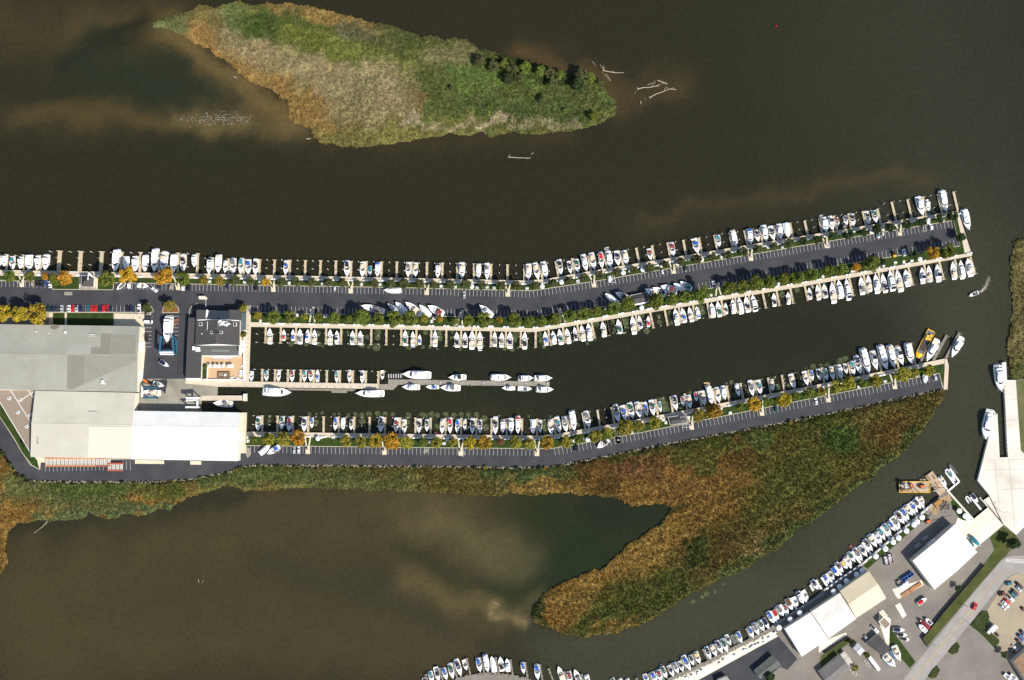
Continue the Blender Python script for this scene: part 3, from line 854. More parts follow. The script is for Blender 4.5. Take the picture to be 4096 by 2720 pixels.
def vegetation(name, poly, base_c, strokes, z0, hmax, ntuft, step=1.0, seed=0, clip=None):
    xs, ys = [p[0] for p in poly], [p[1] for p in poly]
    x0, x1, y0, y1 = max(min(xs), -330), min(max(xs), 4420), max(min(ys), -250), min(max(ys), 2960)
    st = step / S
    ax, ay = np.arange(x0, x1 + st, st), np.arange(y0, y1 + st, st)
    AX, AY = np.meshgrid(ax, ay)
    jx = AX + (vnoise(AX * .9, AY * .9, seed + 50) - .5) * st * .8
    jy = AY + (vnoise(AX * .9, AY * .9, seed + 60) - .5) * st * .8
    # ragged, scalloped outline
    ex = jx + (fbm(jx, jy, 40, seed + 3, 3) - .5) * 26
    ey = jy + (fbm(jx, jy, 40, seed + 4, 3) - .5) * 26
    inn = inside(ex, ey, poly)
    dist = inn.astype(float)
    for k in (1, 2, 3):
        e = inn.copy()
        e[k:, :] &= inn[:-k, :]
        e[:-k, :] &= inn[k:, :]
        e[:, k:] &= inn[:, :-k]
        e[:, :-k] &= inn[:, k:]
        dist += e
    edge = np.clip(dist / 4, 0, 1)
    X, Y = (jx - NX) * S, (NY - jy) * S
    cols = paint(jx.ravel(), jy.ravel(), base_c, strokes, 30, 46)
    g1 = np.clip((fbm(jx.ravel(), jy.ravel(), 70, seed + 80, 4) - .45) * 3.0, 0, 1)[:, None]
    g2 = np.clip((fbm(jx.ravel(), jy.ravel(), 26, seed + 85, 3) - .45) * 3.0, 0, 1)[:, None]
    cols = cols * (1 - .45 * g1) + cols * np.array([.68, .90, .75]) * .38 * g1
    cols = cols * (1 - .5 * g2) + (cols * .55 + np.array([.045, .040, .018])) * .5 * g2
    gm = cols.mean(1, keepdims=True)
    cols = (cols * (.86 if seed == 2 else .76) + gm * (.14 if seed == 2 else .24)) * (np.array([.77, .77, .64]) if seed == 2 else np.array([.79, .76, .62]))
    lum = cols.sum(1).reshape(jx.shape)
    rough = (fbm(X, Y, 9, seed + 20, 3) - .45) * .9 + (vnoise(X / 2.1, Y / 2.1, seed + 30) - .4) * .9 + (vnoise(X / 1.1, Y / 1.1, seed + 31) - .5) * .9
    Zh = z0 + edge * hmax * (.55 + .5 * np.clip(rough, -.6, 1.2)) * np.where(lum < .16, 1.25, .95)
    ch = np.abs(fbm(jx, jy, 75, seed + 90, 3) - .5)
    Zh = Zh * np.where(ch < .012, .45, 1.0)
    lg = np.clip((fbm(jx + .35 * jy, jy * 2.2, 60, seed + 95, 3) - .56) * 9, 0, 1)
    Zh = Zh * (1 - .45 * lg)
    cols = cols * (1 + .28 * lg.ravel()[:, None])
    Zh = np.maximum(Zh, .12)
    vid = -np.ones(inn.shape, np.int64)
    quad = inn[:-1, :-1] & inn[1:, :-1] & inn[:-1, 1:] & inn[1:, 1:]
    use = np.zeros(inn.shape, bool)
    use[:-1, :-1] |= quad
    use[1:, :-1] |= quad
    use[:-1, 1:] |= quad
    use[1:, 1:] |= quad
    vid[use] = np.arange(use.sum())
    v = np.stack([X[use], Y[use], Zh[use]], 1)
    q = np.argwhere(quad)
    f = np.stack([vid[q[:, 0], q[:, 1]], vid[q[:, 0] + 1, q[:, 1]], vid[q[:, 0] + 1, q[:, 1] + 1], vid[q[:, 0], q[:, 1] + 1]], 1)
    var = (.80 + .42 * vnoise(X * 1.3, Y * 1.3, seed + 70))[use][:, None]
    me_ = npmesh(name, v, f, 4, mveg)
    colattr(me_, np.clip(cols.reshape(jx.shape + (3,))[use] * var, 0, 1))
    # tufts: four leaning blades each, rooted in the ground sheet
    cand = rng.integers(0, len(q), ntuft)
    qi = q[cand]
    u, w = rng.random(ntuft), rng.random(ntuft)
    a, b = vid[qi[:, 0], qi[:, 1]], vid[qi[:, 0] + 1, qi[:, 1] + 1]
    px = v[a, 0] + u * step
    py = v[a, 1] - w * step
    pz = np.minimum(v[a, 2], v[b, 2])
    cc = cols.reshape(jx.shape + (3,))[use][a]
    hi = rng.uniform(.5, 1.25, ntuft) * hmax * .55
    tv, tc = [], []
    for k in range(4):
        an = rng.uniform(0, 6.283, ntuft)
        ln = rng.uniform(.2, .9, ntuft) * hi
        bw = rng.uniform(.10, .30, ntuft)
        ca, sa = np.cos(an), np.sin(an)
        p0 = np.stack([px - sa * bw, py + ca * bw, pz - .15], 1)
        p1 = np.stack([px + sa * bw, py - ca * bw, pz - .15], 1)
        p2 = np.stack([px + ca * ln, py + sa * ln, pz + hi], 1)
        tv.append(np.stack([p0, p1, p2], 1))
        s_ = rng.uniform(.78, 1.32, (ntuft, 1))
        hue = 1 + rng.normal(0, .05, (ntuft, 3))
        tc.append(np.repeat((cc * s_ * hue)[:, None, :], 3, 1))
    tv, tc = np.concatenate(tv), np.concatenate(tc)
    n = len(tv)
    mt = npmesh(name + "_tufts", tv.reshape(-1, 3), np.arange(n * 3).reshape(n, 3), 3, mveg)
    colattr(mt, np.clip(tc.reshape(-1, 3), 0, 1))
    return me_, mt


for nm, poly, bc, st_, z0, hm, nt_, sd in (("island_reeds", ISL, olv, isl_st, .25, 1.4, 46000, 1), ("marsh_reeds", MR, lin(108, 96, 48), mar_st, .35, 1.7, 95000, 2),
                                           ("bank_scrub", RBK, lin(94, 100, 48), [(V((2355, 600), (2340, 800)), 60, lin(124, 108, 66), .7)], .4, 2.0, 5000, 3)):
    a_, b_ = vegetation(nm, poly, bc, st_, z0, hm, nt_, .9, sd)
    oa = link(nm.replace("reeds", "ground").replace("scrub", "ground"), a_)
    oa['kind'] = 'structure'
    ob = link(nm, b_)
    ob['kind'] = 'stuff'
structure("wharf_lawn", MB().sheet(pl(RLW), 1.2), mat("wharf_lawn", (.04, .075, .02), .95, .1, col2=(.16, .14, .07), scale=.05, bump=.1, bscale=2))

# floating weed mats in the berths
mb = MB()
for z_, pts in ((ZB1, ((780, 400, 30), (1100, 280, 30), (1110, 400, 30), (960, 400, 25), (1160, 425, 15), (1275, 410, 15), (1380, 260, 20), (1450, 270, 25), (1620, 420, 30), (1700, 435, 22), (1800, 260, 40), (1800, 330, 30), (1790, 440, 45), (1680, 320, 25), (2170, 440, 30), (2335, 440, 22), (2170, 270, 20), (740, 330, 20))),
                (ZB2, ((10, 260, 30), (170, 330, 40), (175, 270, 30), (60, 440, 22), (145, 460, 10), (330, 260, 25), (320, 330, 25), (415, 460, 22), (1070, 290, 45), (1060, 350, 30), (940, 460, 22), (1030, 465, 26), (850, 440, 15), (1100, 440, 15), (1360, 300, 35), (1385, 370, 40), (1400, 430, 25), (1220, 260, 20), (1310, 430, 10), (1915, 395, 18), (2000, 345, 15), (2030, 170, 35), (2220, 150, 25), (2230, 260, 20))),
                (ZB4, ((160, 550, 25), (180, 640, 25), (310, 540, 40), (320, 600, 35), (500, 480, 25), (520, 590, 30), (550, 660, 35), (690, 490, 25), (700, 560, 30), (830, 450, 30), (850, 560, 25), (1190, 390, 40), (1210, 440, 30), (2000, 240, 20), (2150, 230, 35), (2330, 180, 30), (1390, 330, 15))),
                (ZC1, ((350, 320, 20), (345, 370, 25), (820, 285, 22), (900, 285, 15), (970, 275, 22), (900, 380, 30), (1115, 290, 18), (1170, 290, 18), (1280, 300, 25), (1360, 290, 25), (1435, 300, 35), (1440, 370, 38), (1525, 285, 32), (1625, 285, 35), (1715, 285, 30), (1800, 290, 25), (1985, 300, 35), (1980, 380, 25), (2140, 290, 25), (2185, 300, 30), (2260, 290, 35), (2330, 300, 30), (2330, 430, 30))),
                (ZC2, ((70, 290, 30), (165, 295, 30), (250, 295, 30), (335, 300, 32), (430, 295, 30), (520, 340, 40), (540, 440, 40), (320, 440, 25), (1045, 310, 15), (1225, 390, 40), (1240, 450, 35), (1310, 320, 20), (700, 310, 15), (1640, 410, 20), (1965, 330, 18))),
                (ZC3, ((75, 800, 20), (735, 590, 40), (760, 650, 45), (780, 710, 45), (1065, 505, 20), (1100, 600, 30), (960, 680, 25), (1440, 560, 35), (1555, 380, 25), (1600, 530, 35), (1730, 490, 30), (2060, 330, 20), (2090, 440, 35), (1720, 420, 20), (2230, 430, 30), (1490, 400, 18))),
                (ZC4, ((170, 780, 30), (320, 690, 30), (450, 550, 32), (540, 540, 20), (610, 530, 22), (765, 480, 34), (830, 460, 34), (850, 690, 30), (490, 620, 20), (320, 760, 25), (365, 570, 15))),
                (ZD2, ((980, 260, 25), (1090, 200, 22), (1140, 160, 30), (1240, 135, 20), (1340, 50, 15)))):
    for x, y, r in pts:
        n = int(r * r / 14)
        for _ in range(n):
            t, q = random.random() * 6.283, r * math.sqrt(random.random())
            p = at(*z_(x + q * math.cos(t), y + q * math.sin(t)), .02)
            a, s_ = random.random() * 6.283, random.uniform(.2, .6)
            mb.sheet([(p.x + s_ * math.cos(a + i * 1.257) * random.uniform(.5, 1), p.y + s_ * math.sin(a + i * 1.257) * random.uniform(.5, 1)) for i in range(5)], random.uniform(.02, .06))
o = link("floating_water_weed", mb.mesh("floating_water_weed", M["weed"]))
o['kind'] = 'stuff'
# foam behind the running speedboat
mb = MB()
for _ in range(520):
    t = random.random()
    x = 2115 + 118 * t ** .8
    y = 612 - 30 * t - 140 * t * t + random.gauss(0, 4 + 16 * t)
    p = at(*ZB5(x + random.gauss(0, 4 + 8 * t), y), .03)
    a, s_ = random.random() * 6.28, random.uniform(.1, .4) * (1.1 - .5 * t)
    mb.sheet([(p.x + s_ * math.cos(a + i * 1.257) * random.uniform(.5, 1), p.y + s_ * math.sin(a + i * 1.257) * random.uniform(.5, 1)) for i in range(5)], random.uniform(.03, .08))
o = link("wake_foam", mb.mesh("wake_foam", M["foam"]))
o['kind'] = 'stuff'
# gulls resting on the sand bar
mb = MB()
for _ in range(190):
    x = random.triangular(380, 1020, 740 if _ % 3 else 900)
    y = 938 + random.gauss(0, 26) * (1 - ((x - 740) / 420) ** 2) + random.gauss(0, 4)
    p = at(*ZI1(x, y), .1)
    a = random.random() * 6.28
    c, s_ = math.cos(a), math.sin(a)
    mb.loft([[(p.x + c * u - s_ * w * k, p.y + s_ * u + c * w * k, .12 + h_ * .25) for w, h_ in ((-.17, .5), (0, 1), (.17, .5), (0, 0))] for u, k in ((-.26, .2), (-.08, .7), (.11, .6), (.27, .12))], True)
o = link("gull_flock", mb.mesh("gull_flock", mat("gull_feathers", (.50, .49, .46), .8, .1)))
o['kind'] = 'stuff'
# ================================================================ BOATS
# prototypes: 12 m long, 4 m beam, bow towards +x, waterline at z = 0


def hull_mb(well=(.06, .44, .55), n_sharp=2.3, beam=1.0, pulpit=True, tall=1.0, xs=-5.3, xb=5.6):
    mb = MB()
    ts = sorted({0, .04, .1, .2, .3, .4, .5, .6, .68, .76, .83, .89, .94, .975, 1.0} | ({well[0], well[0] + .004, well[1], well[1] + .004} if well else set()))
    rings = []
    for t in ts:
        if t < .42:
            w = 2.0 * beam * (.90 + .10 * math.sin(math.pi / 2 * t / .42))
        else:
            u = (t - .42) / .58
            w = 2.0 * beam * max(.012, (1 - u ** n_sharp)) ** .82
        x = xs + (xb - xs) * t
        z = (1.15 + .65 * t * t) * tall
        zi = z - .04
        zc = zi + .16 * min(1, w)
        if well and well[0] < t <= well[1]:
            zi = zc = well[2]
        half = [(w, z), (.93 * w, z + .05), (.84 * w, zi), (0, zc)]
        lower = [(.93 * w, .35), (.72 * w, -.3), (0, -.45)]
        rings.append([(x - (.25 if q > .3 else 0) * 0, y, q) for y, q in lower[::-1] + half] + [(x, -y, q) for y, q in (half[::-1][1:] + lower[:-1])])
    mb.loft(rings, True)
    if pulpit:
        mb.loft([[(xb - .5, s * .22, 1.74 * tall), (xb - .5, s * .22, 1.84 * tall)] for s in (1, -1)], False, False)
        mb.box(xb - .55, 6.0, -.2, .2, 1.76 * tall, 1.9 * tall)
    return mb


def arch_panel(x0, x1, w0, w1, z0, z1, camber=.22, th=.07, n=4):
    """a cambered sheet (canvas, hard top) between two stations"""
    rg = []
    for x, w, z in ((x0, w0, z0), ((x0 + x1) / 2, (w0 + w1) / 2, (z0 + z1) / 2 + .06), (x1, w1, z1)):
        top = [(x, w * (1 - 2 * i / n), z + camber * (1 - (1 - 2 * i / n) ** 2)) for i in range(n + 1)]
        rg.append(top + [(a, b, c - th) for a, b, c in top[::-1]])
    return MB().loft(rg, True)


def screen(xr, xf, w, zb, zt, rake=.9, wf=.55):
    """raked wraparound windscreen: side runs from xr to the front at xf"""
    lo = [(xr, w, zb), (xr + (xf - xr) * .6, w * .93, zb), (xf, w * wf, zb + .05), (xf + .25, 0, zb + .08)]
    up = [(xr - .1, w * .92, zt), (xr + (xf - xr) * .5 - rake * .5, w * .84, zt), (xf - rake, w * wf * .88, zt), (xf + .18 - rake, 0, zt)]
    lo = lo + [(x, -y, z) for x, y, z in lo[:-1][::-1]]
    up = up + [(x, -y, z) for x, y, z in up[:-1][::-1]]
    mb = MB().loft([lo, up], False, False)
    mb.loft([[(x - .06, y * .96, z) for x, y, z in lo], [(x - .06, y * .96, z) for x, y, z in up]], False, False)
    return mb


PROTO = {}


def proto_hatch(x0, x1, hw):
    return MB().box(x0, x1, -hw, hw, 1.5, 1.75)


def plat(x1=-5.2, tall=1):
    rg = []
    for z in (.38, .52):
        rg.append([(x1, 1.7, z), (x1 - .55, 1.62, z), (x1 - .8, 1.3, z), (x1 - .8, -1.3, z), (x1 - .55, -1.62, z), (x1, -1.7, z)])
    return MB().loft(rg, True)


def seats(x0, x1, z=.57):
    mb = MB().box(x0, x1, -1.5, 1.5, z, z + .03)
    mb.box(x0 + .05, x0 + .65, -1.4, 1.4, z + .03, z + .5)
    mb.box(x1 - 1.3, x1 - .6, .25, 1.3, z + .03, z + .75)
    mb.box(x1 - 1.5, x1 - .6, -1.3, -.3, z + .03, z + .75)
    return mb


def arch():
    mb = MB()
    for s in (1, -1):
        mb.loft([[(-2.6, s * 1.75, 1.25), (-2.2, s * 1.75, 1.25), (-2.2, s * 1.6, 1.25), (-2.6, s * 1.6, 1.25)], [(-3.2, s * 1.5, 2.45), (-2.9, s * 1.5, 2.45), (-2.9, s * 1.35, 2.45), (-3.2, s * 1.35, 2.45)]], True)
    mb.box(-3.2, -2.88, -1.5, 1.5, 2.38, 2.5)
    return mb


def deckpad(x0, x1, w):
    return MB().loft([[(x0, w, 1.5), (x0, -w, 1.5)], [(x0, w, 1.66), (x0, -w, 1.66)], [(x1, w * .7, 1.86), (x1, -w * .7, 1.86)], [(x1, w * .7, 1.6), (x1, -w * .7, 1.6)]], False, False)


G = M
# e0..e2 express cruisers with different canvas cuts; open well under the canvas
for i, (c0, c1, cw) in enumerate(((-3.7, -1.0, 1.38), (-4.3, -1.2, 1.42), (-2.9, -.6, 1.35))):
    PROTO["e%d" % i] = [("hull", hull_mb((.06, .50, .85)).mesh("hull", G["gel"]), None),
                        ("cockpit", seats(-4.5, .05, .87).mesh("cockpit", G["teak"]), None),
                        ("windshield", screen(-.8, 1.3, 1.62, 1.5, 2.05, .55).mesh("windshield", G["glass"]), None),
                        ("canvas_top", arch_panel(c0, c1, cw, cw * .95, 2.3, 2.42).mesh("canvas_top", CV['a'][1]), "C"),
                        ("swim_platform", plat().mesh("swim_platform", G["deck"]), None),
                        ("deck_hatch", proto_hatch(2.5 + .3 * i, 3.05 + .3 * i, .28).mesh("deck_hatch", G["glass"]), None)]
PROTO["e1"].append(("radar_arch", arch().mesh("radar_arch", G["gel"]), None))
PROTO["e2"].append(("sun_pad", deckpad(1.9, 3.2, .75).mesh("sun_pad", G["teak"]), None))
# f0, f1 flybridge yachts


def cabin(x0, x1, w, z0, z1, nose=1.4):
    rg = []
    for x, ww, zt in ((x0, w, z1), (x0 + (x1 - x0) * .55, w, z1 + .05), (x1 - nose, w * .86, z1), (x1, w * .5, z0 + .35)):
        rg.append([(x, ww, z0), (x, ww * .92, zt), (x, 0, zt + .1), (x, -ww * .92, zt), (x, -ww, z0)])
    return MB().loft(rg, False)


def sidewin(x0, x1, w, z0, z1, s=1):
    mb = MB()
    for s in (s,):
        mb.face((x0, s * w, z0), (x1, s * w, z0), (x1 - .3, s * (w - .05), z1), (x0, s * (w - .05), z1))
    return mb


def fly(x0, x1, w, z0, z1):
    mb = MB()
    out = [(x0, w), (x1 - .9, w * .95), (x1 - .2, w * .6), (x1, 0), (x1 - .2, -w * .6), (x1 - .9, -w * .95), (x0, -w)]
    inn = [(x0, w - .16), (x1 - 1, w * .95 - .16), (x1 - .4, w * .55), (x1 - .25, 0), (x1 - .4, -w * .55), (x1 - 1, -w * .95 + .16), (x0, -w + .16)]
    mb.loft([[(x, y, z0) for x, y in out], [(x + .05, y * 1.02, z1) for x, y in out], [(x, y, z1) for x, y in inn], [(x, y, z0 + .12) for x, y in inn]], False, False)
    mb.sheet(out, z0 + .1)
    return mb


def flyseat(x0, x1, w, z):
    return MB().loft([[(x0 + .1, y, z), (x0 + .7, y, z), (x0 + .7, y, z + .45), (x0 + .1, y, z + .6)] for y in (-w, w)], True)


def helm(x1, w, z):
    return MB().loft([[(x1 - 1.6, y, z), (x1 - 1.0, y, z), (x1 - 1.0, y, z + .6), (x1 - 1.6, y, z + .75)] for y in (-w, w * .4)], True)


for i, (cx0, cx1, fx0, fx1, tx0, tx1) in enumerate(((-2.6, 2.6, -2.5, .9, -2.6, -.4), (-3.4, 3.1, -3.6, .6, -5.0, -2.2))):
    PROTO["f%d" % i] = [("hull", hull_mb((.05, .2, .85), tall=1.12).mesh("hull", G["gel"]), None),
                        ("cockpit", MB().box(-4.7, -3.3, -1.5, 1.5, .87, .91).box(-4.7, -4.2, -1.2, 1.2, .91, 1.25).mesh("cockpit", G["teak"]), None),
                        ("cabin", cabin(cx0, cx1, 1.62, 1.2, 2.55).mesh("cabin", G["gel"]), None),
                        ("windscreen", screen(cx1 - 1.7, cx1 - .35, 1.42, 2.05, 2.6, .55).mesh("windscreen", G["glass"]), None),
                        ("cabin_window", sidewin(cx0 + .4, cx1 - 1.6, 1.66, 1.6, 2.2).mesh("cabin_window", G["glass"]), None),
                        ("cabin_window", sidewin(cx0 + .4, cx1 - 1.6, 1.66, 1.6, 2.2, -1).mesh("cabin_window", G["glass"]), None),
                        ("flybridge", fly(fx0, fx1, 1.45, 2.6, 3.0).mesh("flybridge", G["gel"]), None),
                        ("flybridge_seat", flyseat(fx0, fx1, 1.15, 2.7).mesh("flybridge_seat", G["deck"]), None),
                        ("helm_seat", helm(fx1, 1.1, 2.7).mesh("helm_seat", G["deck"]), None),
                        ("canvas_top", arch_panel(tx0, tx1, 1.4, 1.3, 3.75 if i == 0 else 2.7, 3.8 if i == 0 else 2.8).mesh("canvas_top", CV['w'][1]), "C"),
                        ("swim_platform", plat().mesh("swim_platform", G["deck"]), None),
                        ("deck_hatch", proto_hatch(3.5, 4.05, .28).mesh("deck_hatch", G["glass"]), None)]
# y motor yacht (long deckhouse, aft deck)
PROTO["y0"] = [("hull", hull_mb((.03, .14, .7), 2.6, tall=1.25).mesh("hull", G["gel"]), None),
               ("aft_deck", MB().box(-4.95, -4.0, -1.5, 1.5, .75, .79).mesh("aft_deck", G["teak"]), None),
               ("cabin", cabin(-3.8, 3.0, 1.66, 1.3, 2.9, 1.2).mesh("cabin", G["gel"]), None),
               ("windscreen", screen(1.0, 2.65, 1.48, 2.3, 2.95, .55).mesh("windscreen", G["glass"]), None),
               ("cabin_window", sidewin(-3.2, 1.4, 1.7, 1.9, 2.5).mesh("cabin_window", G["glass"]), None),
               ("cabin_window", sidewin(-3.2, 1.4, 1.7, 1.9, 2.5, -1).mesh("cabin_window", G["glass"]), None),
               ("flybridge", fly(-4.0, 1.0, 1.5, 2.95, 3.35).mesh("flybridge", G["gel"]), None),
               ("flybridge_seat", flyseat(-3.0, .8, 1.2, 3.15).mesh("flybridge_seat", G["deck"]), None),
               ("hard_top", arch_panel(-2.6, -.2, 1.35, 1.25, 4.0, 4.05).mesh("hard_top", G["gel"]), None),
               ("swim_platform", plat().mesh("swim_platform", G["deck"]), None),
               ("deck_hatch", proto_hatch(3.7, 4.2, .28).mesh("deck_hatch", G["glass"]), None)]
# w boats under white shrink wrap
mb = MB()
rg = []
for t in (0, .1, .3, .5, .7, .82, .91, .97, 1.0):
    u = max(0, (t - .42) / .58)
    w = 2.05 * (.92 + .08 * min(1, t / .4)) * max(.02, 1 - u ** 2.3) ** .82
    x = -5.5 + 11.4 * t
    zt = 1.2 + .6 * t + (1.3 * math.sin(math.pi * min(1, .16 + .9 * t)) if t < 1 else .2)
    rg.append([(x, w, .7), (x, w * .97, 1.25 + .6 * t * t), (x, w * .45, zt - .25), (x, 0, zt), (x, -w * .45, zt - .25), (x, -w * .97, 1.25 + .6 * t * t), (x, -w, .7)])
mb.loft(rg, False)
PROTO["w0"] = [("hull", hull_mb(None, pulpit=False).mesh("hull", G["gel"]), None), ("shrink_wrap_cover", mb.mesh("shrink_wrap_cover", G["wrap"]), "C"),
               ("swim_platform", plat().mesh("swim_platform", G["deck"]), None)]
# s small runabouts under a fitted cover
PROTO["s0"] = [("hull", hull_mb((.06, .58, .5), 2.6, pulpit=False, tall=1.15).mesh("hull", G["gel"]), None),
               ("cockpit", seats(-4.5, .8, .53).mesh("cockpit", G["teak"]), None),
               ("windshield", screen(-.1, 1.6, 1.5, 1.55, 2.15, .5).mesh("windshield", G["glass"]), None),
               ("fitted_cover", arch_panel(-4.8, .6, 1.66, 1.5, 1.5, 2.0, .4).mesh("fitted_cover", CV['n'][1]), "C"),
               ("outboard_motor", MB().box(-6.0, -5.3, -.4, .4, .2, 1.6).mesh("outboard_motor", G["rubber"]), None)]
# open runabouts
PROTO["o0"] = [("hull", hull_mb((.08, .66, .45), 2.6, pulpit=False).mesh("hull", G["gel"]), None), ("cockpit", seats(-4.3, 1.6, .48).mesh("cockpit", CV['d'][1]), "C"),
               ("windshield", screen(-.4, 1.2, 1.5, 1.3, 2.0, .7).mesh("windshield", G["glass"]), None), ("outboard_motor", MB().box(-6.0, -5.3, -.4, .4, .2, 1.5).mesh("outboard_motor", G["rubber"]), None)]
# inflatable dinghies (12 m template scaled down)
mb = MB()
rg = []
path = [(-5.5, 1.5), (-2, 1.55), (2, 1.5), (4.2, 1.05), (5.4, 0), (4.2, -1.05), (2, -1.5), (-2, -1.55), (-5.5, -1.5)]
for i, (x, y) in enumerate(path):
    a = path[max(0, i - 1)]
    b = path[min(len(path) - 1, i + 1)]
    d = math.atan2(b[1] - a[1], b[0] - a[0])
    rg.append([(x + .62 * math.cos(q) * -math.sin(d), y + .62 * math.cos(q) * math.cos(d), .9 + 1.1 * math.sin(q)) for q in [k * math.pi / 4 for k in range(8)]])
mb.loft(rg, True)
PROTO["d0"] = [("inflated_tube", mb.mesh("inflated_tube", CV['l'][1]), "C"), ("floor", MB().box(-5.3, 3.5, -1.2, 1.2, .2, .45).box(-1.2, -.2, -1.3, 1.3, .45, 1.0).mesh("floor", CV['d'][1]), None),
               ("outboard_motor", MB().box(-6.4, -5.4, -.35, .35, .2, 2.4).mesh("outboard_motor", G["rubber"]), None)]
# pontoon boats
mb = MB()
for s in (1, -1):
    mb.tube((-5.6, s * 1.5, .1), (4.6, s * 1.5, .1), .45)
    mb.tube((4.6, s * 1.5, .1), (5.8, s * 1.5, .3), .45, .08)
PROTO["p0"] = [("pontoon_tubes", mb.mesh("pontoon_tubes", G["steel"]), None), ("deck", MB().box(-5.5, 5.2, -1.9, 1.9, .55, .7).mesh("deck", CV['l'][1]), None),
               ("railing", MB().box(-5.4, 5, 1.8, 1.88, .7, 1.8).box(-5.4, 5, -1.88, -1.8, .7, 1.8).box(4.95, 5.03, -1.8, 1.8, .7, 1.8).box(-5.4, -5.32, -1.8, .4, .7, 1.8).mesh("railing", G["gel"]), None),
               ("seats", MB().box(-5, -2, 1.0, 1.75, .7, 1.4).box(1, 4.7, 1.0, 1.75, .7, 1.4).box(1, 4.7, -1.75, -1, .7, 1.4).box(-3.5, -1.5, -1.75, -1, .7, 1.5).mesh("seats", CV['m'][1]), "C")]
# slim rowing skiff with thwarts
PROTO["k0"] = [("hull", hull_mb((.04, .90, .4), 1.8, pulpit=False).mesh("hull", G["gel"]), None), ("thwart", MB().box(-3.4, -2.9, -1.6, 1.6, .9, 1.0).box(-.6, -.1, -1.6, 1.6, .9, 1.0).box(2.0, 2.5, -1.3, 1.3, 1.0, 1.1).mesh("thwart", CV['d'][1]), None),
               ("floor", MB().box(-4.8, 2.5, -1.4, 1.4, .41, .46).mesh("floor", CV['d'][1]), "C")]

KIND = dict(e=("express_cruiser", "white express cruiser with %s canvas"), f=("flybridge_yacht", "white flybridge yacht with %s top"), y=("motor_yacht", "large white motor yacht"),
            w=("wrapped_boat", "boat shrink-wrapped in %s cover"), s=("runabout", "white runabout under %s cover"), o=("open_runabout", "white open runabout with %s seats"), d=("inflatable_dinghy", "small %s inflatable dinghy"),
            p=("pontoon_boat", "pontoon boat with %s seats"), k=("rowing_skiff", "slim white skiff with bare thwarts"))
ALLB = []


def boat(z_, bx, by, sx, sy, w, code, label, group, zw=0.0, cat="boat", hs=1.0, zm=1.6):
    """z_: survey sheet; bow and stern seen at mid-hull height"""
    p, q = at(*z_(bx, by), zw + zm), at(*z_(sx, sy), zw + zm)
    L = (p - q).length
    c = (p + q) / 2
    k = code[0]
    var = {"e": random.randrange(3), "f": random.choice((0, 0, 1))}.get(k, 0)
    if len(code) > 2:
        var = int(code[2])
    B = w / z_.k * S * (H - zw) / H
    name = KIND[k][0]
    sc = (L / 12, B / 4, hs * math.sqrt(L / 12) * (1 if k not in "d" else .55))
    root = thing(name, label, cat, (c.x, c.y, zw), math.atan2(p.y - q.y, p.x - q.x) + 0, group, sc)
    for nm, me_, f in PROTO[k + str(var)]:
        po = link(nm, me_, root)
        if f == "C":
            setmat(po, CV[code[1]][1])
    if k == "w" and code[1] == 'w':
        pass
    return root


def fleet(rows, group, where, zw=0.0, cat="boat"):
    """rows: [(sheet, 'bx,by,sx,sy,w,code;...')]; labelled in order from the left"""
    items = []
    for z_, txt in rows:
        for it in txt.replace("\n", "").split(";"):
            it = it.strip()
            if it:
                a = it.split(",")
                v = [float(t) for t in a[:5]]
                items.append((z_(v[0], v[1])[0], z_, v, a[5].strip()))
    items.sort(key=lambda t: t[0])
    for n, (_, z_, v, code) in enumerate(items, 1):
        d = KIND[code[0]][1]
        d = d % CV[code[1]][0] if "%s" in d else d
        boat(z_, *v, code, "%s, %s boat from left %s" % (d, nth(n), where), group, zw, cat)


fleet([(ZA1, """-12,330,-12,215,62,fw0;42,340,55,190,60,fk;138,375,142,213,70,et;232,365,248,220,65,fw;333,385,345,197,90,fw;433,382,448,205,62,fw;530,390,550,193,80,fw;
1352,400,1385,135,95,fw1;1480,385,1490,215,75,ww;1585,400,1600,213,80,fw;1703,400,1720,200,75,fw;1818,402,1840,125,92,fw;1918,405,1950,158,85,fa;2042,415,2055,190,85,fw;2155,400,2165,190,75,ek;2288,345,2290,195,60,fw"""),
       (ZA2, """103,432,125,228,75,fk;205,410,222,195,80,fa;293,415,303,267,55,ew;380,433,395,238,70,ed;473,428,490,237,60,et;560,437,573,252,68,eb;650,442,660,243,68,ek;1005,440,1020,265,60,eb;1733,460,1735,265,70,ek;
1913,465,1922,280,65,ea;2000,450,2007,325,42,st;2090,460,2100,290,65,fb"""),
       (ZA3, """95,468,98,285,62,ed;178,470,188,290,58,ea;443,478,450,300,62,fk;728,485,732,285,75,fa;925,490,928,302,65,fa;1028,497,1028,293,65,fd;1515,505,1520,302,70,fa;1635,500,1590,288,68,ea;1730,482,1685,275,75,fw;
1905,440,1875,252,65,ek;2020,428,1990,270,55,en;2105,415,2075,247,65,eg;2205,400,2155,190,70,fl;2300,382,2255,172,70,ea"""),
       (ZA4, """28,665,5,460,60,er;130,655,90,445,75,fw;220,628,197,442,72,en;320,615,280,440,70,fa;605,562,575,418,58,em;873,522,840,345,65,em;1160,485,1110,297,75,eb;1410,410,1387,260,62,et;1608,408,1558,200,75,fa;1785,375,1760,187,75,fb;
1875,343,1840,198,55,en;1968,342,1925,140,75,fw;2058,330,2010,150,68,en;2140,315,2110,125,70,fw;2230,295,2190,115,75,ww"""),
       (ZA5, """315,585,275,400,80,fw;390,568,355,385,65,fk;455,517,432,405,50,em;558,500,530,385,50,en;640,518,608,362,62,ek;820,492,785,330,58,ek;908,475,870,322,60,eg;1452,395,1390,155,80,fw;1528,345,1490,195,60,fw;1727,345,1668,85,85,fw1""")],
      "boats along the upper pier's outer side", "along upper pier's outer side")
